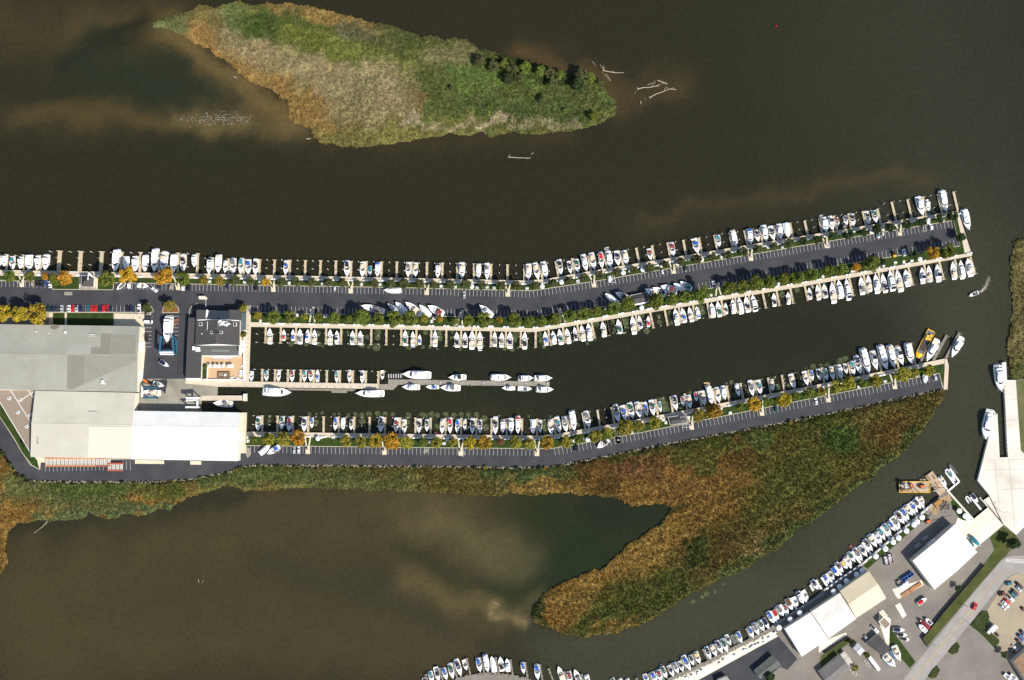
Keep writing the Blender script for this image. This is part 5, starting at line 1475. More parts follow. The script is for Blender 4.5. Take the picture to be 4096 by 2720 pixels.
def grove(rows, group, where, hk=1.0):
    it = []
    for z_, txt in rows:
        for q in txt.replace("\n", "").split(";"):
            a = q.strip().split(",")
            if len(a) > 2:
                x, y = z_(float(a[0]), float(a[1]))
                it.append((x, y, float(a[2]) / z_.k * S, a[3] if len(a) > 3 else 'g'))
    it.sort()
    for n, (x, y, r_m, pl_) in enumerate(it, 1):
        tree(x, y, r_m * 1.18, pl_, "%s tree, %s from left %s" % (PAL[pl_][0], nth(n), where), group, hk=.8 * hk)


grove([(ZA1, "125,450,65;345,460,50;538,455,40,r;635,490,66;755,480,76,r;1265,490,86;1510,455,90,r;1950,470,95,r;2165,475,72"),
       (ZA2, "45,500,50,h;230,510,56,h;412,512,54,o;595,517,45,o;778,517,48,r;958,520,52,o;1132,525,50,o;1315,525,50,o;1510,528,52,o;1685,530,48,o;1865,535,30,o;2055,540,50,o;2248,540,52,o"),
       (ZA3, "40,545,52,o;228,545,52,o;400,555,45,o;590,555,50,o;778,555,58,o;968,560,48,o;1185,560,52,o;1375,570,50,o;1595,570,50,o;1805,535,48,o;1998,505,45,o;2180,470,45,o;2361,440,45,o"),
       (ZA4, "200,705,48,o;395,672,38,o;585,650,52,o;770,610,45,o;960,580,45,o;1140,550,58,o;1320,520,48,o;1510,492,52,o;1685,462,52,o;1865,430,50,o;2060,400,45,o;2240,370,55,o"),
       (ZA5, "40,690,45,d;215,665,50,d;390,635,50,d;575,605,55,d;750,585,45,d;910,545,52,d;1070,525,52,d;1260,490,55,d;1440,460,52,d;1640,430,48,d;1810,395,55,d;1900,645,50,d")],
      "trees along the upper pier's outer promenade", "along upper pier's outer promenade")
grove([(ZA2, "505,830,50,h;675,925,45,h;870,940,75;1055,935,65;1235,930,38,h;1395,940,45;1580,945,65;1755,950,52;1905,950,85;2105,960,65;2290,960,85"),
       (ZA3, "15,975,40,h;125,950,75;280,955,48,h;465,960,42,y;645,985,42;808,975,62;990,970,80;1180,965,36,y;1350,975,75;1525,985,58;1670,985,62;1830,960,62;2000,920,70;2165,905,66;2320,875,62"),
       (ZA4, "160,1130,70;335,1075,75;665,1045,85;855,1020,65;1010,995,70;1190,960,90;1510,880,75;1670,875,70;1850,835,80;2010,820,75;2165,775,60;2320,770,75"),
       (ZA5, "20,1110,45;155,1075,70;335,1040,60;490,1015,66;665,1000,48,r;850,965,82;960,935,48,d;1340,858,50,d;1580,820,70,r;1745,810,78")],
      "trees along the upper pier's basin promenade", "along upper pier's basin promenade")
grove([(ZC1, "165,590,42;335,580,76,h;520,580,76,h;690,565,82,r;1255,605,60,h;1435,605,66,h;1605,600,76,y;1795,605,90,r;1960,620,76,h;2165,620,46;2320,620,62,h"),
       (ZC2, "160,620,46,h;345,620,70,y;520,620,76,y;712,610,40,b;895,620,70,h;1050,640,62,h;1265,620,76,y;1480,610,70,h;1640,575,50;1840,545,66,h;1965,520,60;2190,440,82,h;2310,440,56"),
       (ZC3, "85,975,62,h;300,910,82,h;475,895,56,h;645,850,66,h;1155,770,70,h;1335,720,90,y;1660,670,46;1820,635,80,r;1975,605,52;2165,585,70,y;2330,545,40"),
       (ZC4, "105,940,76,y;235,890,42;400,855,66;545,840,50,h;725,780,70,h;880,755,80,h;1185,720,70,h;1510,640,90,h;1645,625,50,h;1815,600,66,h;1030,750,50")],
      "trees along the lower pier promenade", "along lower pier promenade")
for (x, y, r, k), lab in zip(((50, 890, 100, 'y'), (230, 890, 110, 'y'), (450, 900, 120, 'y'), (1735, 815, 50, 'o'), (2000, 805, 70, 'h')),
                             ("broad golden tree beside the grey shed, leftmost of three", "broad golden tree beside the grey shed, middle of three", "broad golden tree beside the grey shed, rightmost of three",
                              "small olive shrub tree on the half-round kerbed island", "yellow-green tree on the mulch bed above the lift yacht")):
    tree(*ZA1(x, y), r / K8 * S, k, lab, "trees in the clubhouse yard", hk=.8)
for n, (x, y, r, k) in enumerate(((765, 350, 50, 'o'), (860, 390, 48, 'o'), (935, 370, 42, 'd'), (1000, 400, 56, 'o'), (1090, 400, 50, 'g'), (970, 480, 50, 'd'), (1050, 470, 50, 'o'), (1200, 420, 45, 'g'), (1270, 440, 50, 'o'), (1290, 505, 46, 'o'),
                                  (1340, 450, 42, 'g'), (1480, 520, 58, 'd'), (1500, 445, 55, 'o'), (1570, 470, 42, 'g'), (1220, 628, 36, 'o'), (1380, 715, 22, 'g'), (1590, 748, 40, 'd'), (1640, 510, 30, 'o'), (825, 685, 14, 'd'), (560, 545, 22, 'o')), 1):
    tree(*ZI2(x, y), r / 1.816 * S * .88, "g" if k == "d" and n % 2 else k, "scrub tree on the island, %s counted along from the upper left" % nth(n), "scrub trees on the island", .9, "scrub_tree", .62)
for (z_, x, y, r, k, lab) in ((ZD7, 1010, 880, 105, 'd', "dark green tree shading the corner beside the white wharf"), (ZD4, 1585, 95, 40, 'd', "small dark tree at the fence below the white hall"),
                              (ZD2, 1890, 1150, 65, 'd', "round green bush at the grey-green office roof"),
                              (ZD4, 2130, 880, 45, 'o', "thin olive tree left of the rusty roof"), (ZD4, 510, 880, 40, 'g', "green bush under the small silver shed"), (ZD4, 365, 1040, 42, 'h', "yellow-green bush beside the striped lean-to roof"),
                              (ZD4, 330, 745, 40, 'd', "dark bush left of the small silver shed"), (ZC0, 1690, 405, 45, 'g', "green shrub between clubhouse wall and basin promenade"),
                              (ZC0, 1242, 790, 28, 'g', "low green shrub in the patio planter"), (ZW, 230, 660, 34, 'd', "dark shrub at the tan flat roof's corner")):
    tree(*z_(x, y), r / z_.k * S, k, lab, "trees near the buildings", hk=.7)
# shrubs along the stony roadside
for n in range(46):
    t = (n + random.random() * .8) / 46
    L = [(x, y + 7) for x, y in RB]
    i = int(t * (len(L) - 1))
    f = t * (len(L) - 1) - i
    x, y = L[i][0] * (1 - f) + L[i + 1][0] * f, L[i][1] * (1 - f) + L[i + 1][1] * f
    tree(x, y + random.uniform(-2, 4), random.uniform(.7, 1.7), random.choice("ddoogh"), "low roadside shrub by the riprap, %s counted from the right" % nth(n + 1), "shrubs along the stony roadside", 1.0, "shrub", .55)
# clipped hedges on the two street islands
for (pts, lab) in ((((1465, 850), (1530, 770), (1575, 735), (1600, 780), (1570, 860), (1510, 878)), "low clipped hedge island beside the street, upper of two"), (((1230, 1140), (1290, 1050), (1335, 1010), (1365, 1060), (1330, 1140), (1270, 1165)), "low clipped hedge island beside the street, lower of two"),
                    (((1730, 530), (1862, 372), (1925, 368), (1950, 430), (1922, 555), (1990, 640), (2066, 705), (2062, 745), (2012, 800), (1880, 660)), "long dense ground-cover bed between street and dirt lot")):
    P_ = [at(*ZD4(a, b), 1.2) for a, b in pts]
    cx, cy = sum(p.x for p in P_) / len(P_), sum(p.y for p in P_) / len(P_)
    o = thing("hedge", lab, "hedge", (cx, cy, 1.1), 0, "hedges beside the street")
    ed = MB().prism([(p.x - cx, p.y - cy) for p in P_], 0, .4)
    part("kerb_bed", ed, M["verge"], o)
    xs_, ys_ = [p.x - cx for p in P_], [p.y - cy for p in P_]
    q = []
    while len(q) < (900 if len(P_) == 6 else 6400):
        x, y = random.uniform(min(xs_), max(xs_)), random.uniform(min(ys_), max(ys_))
        if inside(np.array([x]), np.array([y]), list(zip(xs_, ys_)))[0]:
            z = random.uniform(.3, .9)
            a, s_ = random.random() * 6.28, random.uniform(.12, .3)
            q += [(x - s_ * math.cos(a), y - s_ * math.sin(a), z), (x + s_ * math.sin(a), y - s_ * math.cos(a), z + random.uniform(-.2, .2)), (x + s_ * math.cos(a), y + s_ * math.sin(a), z + random.uniform(-.1, .2)), (x - s_ * math.sin(a), y + s_ * math.cos(a), z)]
    f_ = np.arange(len(q)).reshape(-1, 4)
    link("leaves", npmesh("leaves", np.array(q), f_, 4, TM['d']), o)

# ================================================================ VEHICLES
def carbody(L, secs):
    rg = []
    for x, w, z in secs:
        rg.append([(x, w * .92, .28), (x, w, .5), (x, w * .97, z * .85), (x, w * .85, z), (x, -w * .85, z), (x, -w * .97, z * .85), (x, -w, .5), (x, -w * .92, .28)])
    return MB().loft(rg, True)


CARP = {}
wheel = MB().tube((0, -.1, 0), (0, .1, 0), .33, n=10).mesh("wheel", M["rubber"])
lamp = MB().box(-.04, .06, -.2, .2, -.08, .08).mesh("headlight", M["white"])
CARP["car"] = [carbody(4.6, ((-2.3, .72, .72), (-2.1, .86, .92), (-1.2, .9, .98), (.9, .9, .95), (1.9, .86, .85), (2.3, .66, .62))).mesh("body", CP['k'][1]),
               MB().loft([[(-1.9, .72, .93), (-1.9, -.72, .93), (-1.35, -.6, 1.38), (-1.35, .6, 1.38)][:4], [(1.1, .76, .93), (1.1, -.76, .93), (.25, -.62, 1.38), (.25, .62, 1.38)]], True).mesh("window", M["glass"]),
               MB().loft([[(-1.3, .62, 1.37), (-1.3, -.62, 1.37), (-1.25, -.55, 1.45), (-1.25, .55, 1.45)], [(.22, .63, 1.37), (.22, -.63, 1.37), (.15, -.55, 1.45), (.15, .55, 1.45)]], True).mesh("roof", CP['k'][1]), 1.45]
CARP["suv"] = [CARP["car"][0],
               MB().loft([[(-2.1, .78, .93), (-2.1, -.78, .93), (-1.95, -.66, 1.62), (-1.95, .66, 1.62)], [(1.15, .78, .93), (1.15, -.78, .93), (.45, -.66, 1.62), (.45, .66, 1.62)]], True).mesh("window", M["glass"]),
               MB().loft([[(-1.95, .68, 1.61), (-1.95, -.68, 1.61), (-1.85, -.6, 1.7), (-1.85, .6, 1.7)], [(.42, .68, 1.61), (.42, -.68, 1.61), (.35, -.6, 1.7), (.35, .6, 1.7)]], True).mesh("roof", CP['k'][1]), 1.7]
CARP["pickup"] = [CARP["car"][0],
                  MB().loft([[(-.55, .76, .93), (-.55, -.76, .93), (-.4, -.64, 1.6), (-.4, .64, 1.6)], [(1.2, .76, .93), (1.2, -.76, .93), (.65, -.64, 1.6), (.65, .64, 1.6)]], True).mesh("window", M["glass"]),
                  MB().loft([[(-.4, .66, 1.59), (-.4, -.66, 1.59), (-.35, -.6, 1.68), (-.35, .6, 1.68)], [(.62, .66, 1.59), (.62, -.66, 1.59), (.58, -.6, 1.68), (.58, .6, 1.68)]], True).mesh("roof", CP['k'][1]), 1.68]
bed = MB().box(-2.15, -.7, -.68, .68, .985, 1.0).mesh("truck_bed", M["rubber"])
CARP["van"] = [CARP["car"][0],
               MB().loft([[(-2.2, .8, .93), (-2.2, -.8, .93), (-2.1, -.74, 1.95), (-2.1, .74, 1.95)], [(1.7, .8, .93), (1.7, -.8, .93), (1.1, -.74, 1.95), (1.1, .74, 1.95)]], True).mesh("window", M["glass"]),
               MB().loft([[(-2.12, .79, 1.4), (-2.12, -.79, 1.4), (-2.05, -.7, 2.05), (-2.05, .7, 2.05)], [(1.05, .79, 1.4), (1.05, -.79, 1.4), (1.0, -.7, 2.05), (1.0, .7, 2.05)]], True).mesh("roof", CP['k'][1]), 2.05]


def car(z_, x, y, lx, ly, ang, kind, colr, label, group, gz=1.2):
    """lx, ly: drawn length and width on the sheet; ang: heading on the sheet in degrees, 0 = right, 90 = up"""
    p = at(*z_(x, y), gz + .8)
    r = thing({"car": "parked_car", "suv": "parked_suv", "pickup": "pickup_truck", "van": "parked_van"}[kind], label, "car" if kind in ("car", "suv") else kind, (p.x, p.y, gz), R(ang), group, (lx / z_.k * S / 4.6, ly / z_.k * S / 1.8, 1.0))
    b, w, f, h = CARP[kind]
    setmat(link("body", b, r), CP[colr][1])
    link("window", w, r)
    setmat(link("roof", f, r), CP[colr][1])
    if kind == "pickup":
        link("truck_bed", bed, r)
    for sx in (-1.4, 1.45):
        for sy in (-.82, .82):
            link("wheel", wheel, r, (sx, sy, .33))
    for sy in (-.55, .55):
        link("headlight", lamp, r, (2.2, sy, .58))
    return r


g1 = "cars parked below the upper road"
row = ((435, 'w', "van"), (490, 'k', "suv"), (577, 'g', "suv"), (625, 'n', "suv"), (677, 'd', "suv"), (727, 's', "car"), (813, 'w', "car"), (860, 'r', "suv"), (900, 's', "pickup"), (952, 'n', "suv"), (1040, 't', "car"), (1083, 'r', "suv"), (1132, 'r', "suv"),
       (1177, 'n', "car"), (1222, 'r', "car"), (1266, 'r', "pickup"), (1308, 'n', "suv"), (1503, 'k', "car"), (1548, 'n', "car"), (1640, 'w', "pickup"))
for n, (x, c, k) in enumerate(row, 1):
    car(ZA1, x, 836 if n > 2 else 808, 105 if n == 20 else (86 if n < 3 else 80), 37, 90 + random.choice((0, 180)) * (n % 3 == 0), k, c, "%s %s in the row above the grey shed, %s from left" % (CP[c][0], k if k != "car" else "sedan", nth(n)), g1)
g2 = "cars parked along the outer promenade"
for n, (z_, x, y, lx, ly, a, c, k) in enumerate(((ZA1, 385, 537, 76, 34, 92, 'a', "suv"), (ZA1, 440, 535, 80, 35, 92, 'k', "suv"), (ZA1, 488, 537, 82, 36, 92, 'k', "suv"), (ZA1, 536, 530, 70, 34, 92, 'b', "car"), (ZA1, 590, 553, 80, 36, 88, 'w', "car"), (ZA1, 1525, 565, 80, 36, 90, 'w', "van"),
                                                 (ZA1, 1808, 603, 112, 38, -38, 'w', "pickup"), (ZA1, 1880, 565, 70, 34, 90, 'n', "car"), (ZA1, 2022, 575, 76, 34, 90, 'a', "suv"), (ZA1, 2160, 588, 80, 36, 90, 'w', "suv"), (ZA1, 2226, 585, 84, 36, 92, 'k', "suv"),
                                                 (ZA2, 325, 574, 64, 33, 90, 'n', "car"), (ZA2, 660, 584, 78, 36, 90, 'k', "suv"), (ZA2, 1590, 603, 44, 26, 90, 'w', "car"), (ZA3, 757, 676, 82, 32, 92, 's', "car"), (ZA4, 736, 698, 46, 26, -70, 'w', "car"), (ZA4, 1006, 652, 84, 34, -75, 'g', "pickup"),
                                                 (ZA5, 978, 607, 38, 26, 100, 'w', "car"), (ZA5, 1547, 521, 74, 36, 104, 'w', "suv")), 1):
    car(z_, x, y, lx, ly, a, k, c, "%s %s parked along the outer stall row, %s from left" % (CP[c][0], k if k != "car" else "car", nth(n)), g2)
car(ZA4, 1342, 847, 84, 42, 100, "pickup", 'w', "white pickup among tree shadows on the pier's lower stalls", "lone vehicles")
car(ZA5, 1232, 825, 84, 44, 98, "suv", 'w', "white wagon beside the yellow forklift on the pier", "lone vehicles")
g3 = "cars on the lower pier"
for z_, x, y, lx, ly, a, c, k, lab in ((ZC1, 640, 711, 80, 31, 90, 's', "suv", "silver-blue wagon, left of the pair near the orange tree"), (ZC1, 692, 706, 86, 33, 90, 'w', "car", "white sedan, right of the pair near the orange tree"), (ZC2, 1606, 680, 80, 38, 95, 'k', "suv", "black wagon at the bend of the lower pier"),
                                       (ZC3, 2076, 690, 74, 36, 100, 'g', "suv", "dark green wagon halfway along the lower pier stalls"), (ZC4, 484, 960, 82, 33, 102, 'w', "car", "white car beside a lamp pad on the lower pier"), (ZC4, 1891, 674, 80, 37, 102, 's', "suv", "silver wagon in the last stall of the lower pier")):
    car(z_, x, y, lx, ly, a, k, c, lab, g3)
for x, y, lx, ly, a, c, k, lab in ((571, 213, 84, 36, 0, 'd', "car", "charcoal car in the yard beside the grey shed"), (571, 257, 96, 38, 0, 'w', "van", "white van in the yard beside the grey shed"), (566, 160, 66, 38, 0, 'a', "pickup", "tan flatbed in the yard nearest the kerbed island"), (545, 440, 100, 40, 90, 'k', "pickup", "black forklift truck beside the grey shed wall")):
    car(ZC0, x, y, lx, ly, a, k, c, lab, "vehicles in the clubhouse yard")
g4 = "cars in the dirt lot"
for n, (x, y, lx, ly, a, c, k) in enumerate(((2185, 40, 82, 42, 10, 't', "car"), (2312, 68, 110, 38, -43, 'k', "suv"), (2300, 106, 80, 34, -45, 's', "car"), (2262, 150, 100, 38, -44, 'd', "suv"), (2238, 180, 98, 38, -46, 't', "suv"), (2203, 217, 104, 40, -45, 'w', "pickup"), (2165, 255, 90, 38, -45, 'r', "car"),
                                             (2145, 288, 104, 40, -43, 'w', "car"), (2112, 322, 96, 34, -42, 's', "car"), (2103, 162, 80, 48, 10, 'm', "pickup"), (2352, 345, 60, 36, -50, 'm', "car")), 1):
    car(ZD4, x, y, lx, ly, a, k, c, "%s %s in the dirt lot at right, %s in the ragged row" % (CP[c][0], k if k != "car" else "sedan", nth(n)), g4, 1.15)
for x, y, lx, ly, a, c, k, lab in ((1780, 312, 84, 52, 70, 'r', "suv", "red car driving on the street's yellow line"), (600, 580, 118, 40, -46, 'w', "pickup", "white pickup beside the small flat-roofed hut"), (500, 690, 84, 36, -60, 's', "car", "silver-blue car in shade above the dark roof"),
                                   (2345, 625, 80, 40, -52, 'n', "car", "navy car at the right edge above the rusty roof"), (2330, 682, 110, 44, -46, 'b', "suv", "blue wagon at the right edge above the rusty roof"), (2298, 725, 80, 36, -46, 'k', "car", "black car parked just above the rusty roof"),
                                   (2252, 800, 86, 34, -44, 'w', "car", "white car parked left above the rusty roof"), (2222, 840, 76, 32, -44, 'k', "car", "dark car parked leftmost above the rusty roof"), (2050, 650, 56, 34, -40, 'k', "car", "small dark car below the white box truck")):
    car(ZD4, x, y, lx, ly, a, k, c, lab, "cars about the boatyard and street", 1.15)
for x, y, a, lab in ((1563, 655, 30, "silver car in the hall's shadow, lower of two"), (1650, 567, 32, "silver car in the hall's shadow, upper of two")):
    car(ZD3, x, y, 74, 36, a, "car", 's', lab, "cars about the boatyard and street", 1.15)
# ================================================================ BUILDINGS


def ctr(P):
    return sum((p.x for p in P)) / len(P), sum((p.y for p in P)) / len(P)


def inset(P, d):
    cx, cy = ctr(P)
    out = []
    for p in P:
        v = Vector((p.x - cx, p.y - cy))
        L = v.length
        out.append((p.x - v.x / L * d, p.y - v.y / L * d))
    return out


def hall(name, label, cat, corners, zg, ze, zr, roofm, wallm=None, ridge=.5, doors=(), cap=True, roof2=None, over=.35, frames=0):
    """gabled hall. corners: eave corners c0 c1 c2 c3 as seen on the survey, ridge parallel to c0-c1"""
    c = [at(x, y, ze) for x, y in corners]
    cx, cy = ctr(c)
    rt = thing(name, label, cat, (cx, cy, zg))
    r0 = c[1].lerp(c[2], ridge)
    r1 = c[0].lerp(c[3], ridge)
    r0.z = r1.z = zr
    w = inset(c, over)
    mb = MB().prism(w, zg - .05, ze - .05)
    k0, k1 = Vector(inset([r1, r0, r1, r0], over)[0] + (zr - .15,)), Vector(inset([r1, r0], over)[1] + (zr - .15,))
    for a, b, k in ((w[0], w[3], k0), (w[1], w[2], k1)):
        mb.face((a[0], a[1], ze - .05), (b[0], b[1], ze - .05), k)
    part("wall", mb, wallm or M["wall"], rt, world=True)
    for nm, (a, b, m_) in (("roof", (0, 1, roofm)), ("roof", (3, 2, roof2 or roofm))):
        q = MB().loft([[c[a], c[b]], [r1, r0], [r1 - Vector((0, 0, .22)), r0 - Vector((0, 0, .22))], [c[a] - Vector((0, 0, .2)), c[b] - Vector((0, 0, .2))]], False, False)
        o = link(nm, None)
        bpy.data.objects.remove(o)
        # object space along the ridge, so that the ribs run down the slope
        ang = math.atan2(c[1].y - c[0].y, c[1].x - c[0].x)
        me_ = q.mesh(nm, m_, False, (cx, cy, zg))
        o = link(nm, me_, rt)
        R_ = __import__("mathutils").Matrix.Rotation(-ang, 4, 'Z')
        me_.transform(R_)
        o.rotation_euler = (0, 0, ang)
    if cap:
        d = r0 - r1
        m_ = (r0 + r1) / 2
        part("ridge_cap", MB().rbox(m_.x, m_.y, zr - .03, zr + .1, d.length, .35, math.atan2(d.y, d.x)), roofm, rt, world=True)
    for (e, t, wd, ht) in doors:                              # on eave edge e at fraction t
        a, b = Vector(w[e]), Vector(w[(e + 1) % 4])
        p = a.lerp(b, t)
        d = b - a
        part("door", MB().rbox(p.x, p.y, zg, zg + ht, wd, .24, math.atan2(d.y, d.x)), M["whitewall"], rt, world=True)
    return rt


def add(rt, name, mb, m):
    return part(name, mb, m, rt, world=True)


def poly_at(z_, pts, z):
    return [at(*z_(x, y), z) for x, y in pts]


# ---- three joined storage sheds
sh = hall("storage_shed", "huge grey ribbed-roof storage shed at the left edge, topmost of three", "shed", [(-260, 1293), (559, 1305), (548, 1568), (-260, 1554)], 1.2, 8.6, 10.2, M["roofgrey"], ridge=.45, roof2=M["roofgrey"],
          doors=((1, .3, 6, 5), (1, .75, 6, 5)))
mb = MB()
for x, y, lx, ly in ((770, 1118, 5, 17), (425, 1110, 3, 6), (1080, 1145, 20, 3), (1090, 1160, 25, 1.2), (575, 1130, 3, 4)):
    p = at(*ZA1(x, y), 9.4)
    mb.rbox(p.x, p.y, 8.8, 9.9 if lx < 10 else 9.72, lx * S, ly * S * .6)
add(sh, "roof_vent", mb, M["whitewall"])
p = at(*ZC0(32, 968), 9.4)
add(sh, "roof_hatch", MB().rbox(p.x, p.y, 8.9, 10.3, 1.2, 2.4).rbox(p.x + 1.1, p.y - 1, 8.9, 9.9, .8, .8), M["whitewall"])
zs = lambda y: 8.6 + 1.6 * (y - 1299) / 119 if y < 1418 else 10.2 - 1.6 * (y - 1418) / 140
for pts, c_ in ((((404, 1334), (446, 1335), (440, 1417), (362, 1416), (366, 1390), (402, 1390)), (.235, .225, .182)), (((270, 1421), (338, 1422), (336, 1560), (268, 1556)), (.23, .22, .178)), (((338, 1422), (548, 1425), (542, 1562), (336, 1560)), (.262, .252, .207)), (((448, 1340), (545, 1342), (541, 1417), (442, 1417)), (.256, .247, .202))):
    add(sh, "roof_panel", MB().face(*[at(x, y, zs(y) + .06) for x, y in pts][::-1]), mat("roof_panel_%d" % int(c_[0] * 1000), c_, .5, .3, noise=.06, scale=.2, wave=('X', .4, .2)))
random.seed(3)
for k in range(4):
    x0, y0 = 214 + random.uniform(-10, 12), 1303 + random.uniform(0, 9)
    p = at(x0, y0, zs(y0))
    r_ = random.uniform(.6, 1.7)
    add(sh, "rust_stain", MB().face(*[(p.x + 1.8 * r_ * math.cos(i * .5236) * random.uniform(.5, 1), p.y + r_ * math.sin(i * .5236) * random.uniform(.4, 1), zs(y0) + .09 + .01 * k - r_ * math.sin(i * .5236) * .075) for i in range(12)]),
        mat("roof_rust_stain", (.20, .165, .12), .8, .2, noise=.3, scale=.7))
s2 = hall("storage_shed", "broad pale grey storage shed with a brighter lower right corner, middle of three", "shed", [(141, 1563), (542, 1571), (523, 1835), (122, 1828)], 1.2, 8.0, 9.8, M["roofpale"], ridge=.49, doors=((2, .8, 5, 4.5), (2, .5, 5, 4.5)))
mb = MB()
for a, b, c_ in ((840, 344, 925), (340, 583, 367), (350, 604, 365), (345, 626, 362), (350, 646, 362)):
    p0, p1 = at(*ZW(a, b), 9.4), at(*ZW(c_, b + 1), 9.4)
    n = max(2, int((p1.x - p0.x) / 1.2))
    for i in range(n):
        mb.rbox(p0.x + (p1.x - p0.x) * i / n, p0.y, 8.6, 9.62 if b < 500 else 9.25, .45, .3)
add(s2, "roof_bracket", mb, M["darksteel"])
q0 = [at(*ZW(*p), 8.9) for p in ((845, 478), (1252, 484), (1238, 786), (830, 778))]
e0 = MB()
zz = [9.8, 9.8, 8.06, 8.06]
e0.face(*[(at(*ZW(*p), z_).x, at(*ZW(*p), z_).y, z_ + .05) for p, z_ in zip(((838, 486), (1246, 490), (1238, 786), (828, 778)), zz)][::-1])
add(s2, "new_roof_sheet", e0, mat("new_cream_sheet", (.585, .56, .47), .55, .3, noise=.03, scale=.1, wave=('X', .55, .05)))
s3 = hall("storage_shed", "long bright white metal-roofed shed at the basin, lowest of three", "shed", [(534, 1643), (958, 1650), (951, 1844), (525, 1837)], 1.2, 8.0, 9.8, M["roofwhite"], ridge=.31, doors=((2, .3, 7, 5), (2, .7, 7, 5), (1, .5, 6, 6)))
# flat roofed annex
rt = thing("flat_roof_annex", "tan flat-roofed annex with five white skylights at the left edge", "building", (*ctr(poly_at(ZW, ((-100, 140), (330, 140), (282, 690)), 5)), 1.2))
P_ = poly_at(ZW, ((-420, 135), (332, 142), (290, 735), (0, 255), (-420, -400)), 5.0)
add(rt, "wall", MB().prism(P_, 1.15, 5.0), M["wall"])
add(rt, "roof", MB().sheet(inset(P_, .4), 5.03), M["roofflat"])
mb = MB()
for a, b in zip(P_, P_[1:] + P_[:1]):
    d = b - a
    m_ = (a + b) / 2
    mb.rbox(m_.x, m_.y, 4.9, 5.4, d.length - .4, .3, math.atan2(d.y, d.x))
for a, b, c_, d_ in ((100, 142, 300, 460), (200, 235, 322, 158), (268, 145, 322, 225)):
    p0, p1 = at(*ZW(a, b), 5), at(*ZW(c_, d_), 5)
    d = p1 - p0
    m_ = (p0 + p1) / 2
    mb.rbox(m_.x, m_.y, 5.0, 5.12, d.length, .35, math.atan2(d.y, d.x))
add(rt, "parapet", mb, M["whitewall"])
for x, y in ((87, 220), (192, 235), (170, 352), (282, 376), (252, 486)):
    p = at(*ZW(x, y), 5.3)
    s_ = part("skylight", MB().rbox(p.x, p.y, 5.0, 5.5, 2.2, 1.7, R(35)), M["whitewall"], rt, world=True)
    link("pane", MB().rbox(p.x, p.y, 5.5, 5.56, 1.2, .9, R(35)).mesh("pane", M["glass"], False, tuple(rt.location)), s_)

# ---- clubhouse
ch = thing("clubhouse", "charcoal shingle clubhouse with gables and roof terrace beside the basin", "building", (*ctr(poly_at(ZC0, ((1138, 115), (1660, 122), (1650, 540), (1120, 540)), 7)), 1.2))
Pm = poly_at(ZC0, ((1136, 118), (1658, 124), (1648, 536), (1122, 536)), 7.0)
add(ch, "wall", MB().prism(inset(Pm, .5), 1.15, 6.9), M["wall"])
ridge_n, ridge_s = at(*ZC0(1392, 238), 9.2), at(*ZC0(1376, 520), 9.2)
nw, ne, se, sw = Pm
n2w, n2e = at(*ZC0(1136, 240), 7.0), at(*ZC0(1650, 242), 7.0)
for nm, pts in (("roof", (n2w, sw, ridge_s, ridge_n)), ("roof", (n2e, ridge_n, ridge_s, se))):
    add(ch, nm, MB().face(*pts).face(*[p - Vector((0, 0, .2)) for p in pts][::-1]), M["roofdark"])
add(ch, "gable_wall", MB().face(sw, se, ridge_s), M["whitewall"])
add(ch, "gable_wall", MB().face(n2w, ridge_n, n2e), M["whitewall"])
p0, p1 = ridge_n, ridge_s
add(ch, "ridge_cap", MB().rbox((p0.x + p1.x) / 2, (p0.y + p1.y) / 2, 9.15, 9.3, (p1 - p0).length, .4, math.atan2(p1.y - p0.y, p1.x - p0.x)), mat("weathered_ridge", (.14, .13, .11), .9, .2))
# front range: two gabled end bays and a sunken glazed middle roof
for nm, a0, a1 in (("end_bay_roof", 1138, 1262), ("end_bay_roof", 1522, 1658)):
    q = [at(*ZC0(x, y), z) for x, y, z in ((a0, 115, 7.2), (a1, 117, 7.2), (a1, 238, 7.2), (a0, 238, 7.2))]
    add(ch, nm, MB().prism(q, 1.2, 7.4), M["roofdark"])
q = [at(*ZC0(x, y), 7.05) for x, y in ((1278, 128), (1520, 128), (1520, 222), (1255, 222))]
add(ch, "glazed_roof", MB().prism(q, 1.2, 7.05), mat("blue_glazing", (.035, .045, .058), .25, .4, wave=('X', 1.2, .4)))
mb = MB()
for (a, b, c_, d_) in ((1262, 113, 1250, 215), (1150, 237, 1390, 231), (1390, 231, 1640, 244), (1262, 113, 1275, 128), (1275, 128, 1252, 215)):
    p0, p1 = at(*ZC0(a, b), 7.6), at(*ZC0(c_, d_), 7.6)
    m_ = (p0 + p1) / 2
    mb.rbox(m_.x, m_.y, 7.0, 7.75, (p1 - p0).length, .55, math.atan2(p1.y - p0.y, p1.x - p0.x))
add(ch, "fascia", mb, M["whitewall"])
q = [at(*ZC0(x, y), 4.6) for x, y in ((1652, 152), (1718, 156), (1716, 355), (1648, 352))]
add(ch, "glass_canopy", MB().prism(q, 4.4, 4.6), mat("canopy_glass", (.11, .14, .17), .3, .4, wave=('Y', 1.0, .5)))
q = [at(*ZC0(x, y), 5.2) for x, y in ((1188, 530), (1622, 534), (1640, 655), (1200, 655))]
add(ch, "terrace_roof", MB().loft([[q[0] + Vector((0, 0, 1.6)), q[1] + Vector((0, 0, 1.6))], [(q[0] * .55 + q[3] * .45) + Vector((0, 0, 1.2)), (q[1] * .55 + q[2] * .45) + Vector((0, 0, 1.2))], [q[3] - Vector((0, 0, .4)), q[2] - Vector((0, 0, .4))]], False, False),
    mat("terrace_roof_metal", (.10, .10, .095), .5, .4, wave=('X', .9, .3)))
q = [at(*ZC0(x, y), 5.4) for x, y in ((1318, 575), (1528, 578), (1530, 612), (1320, 610))]
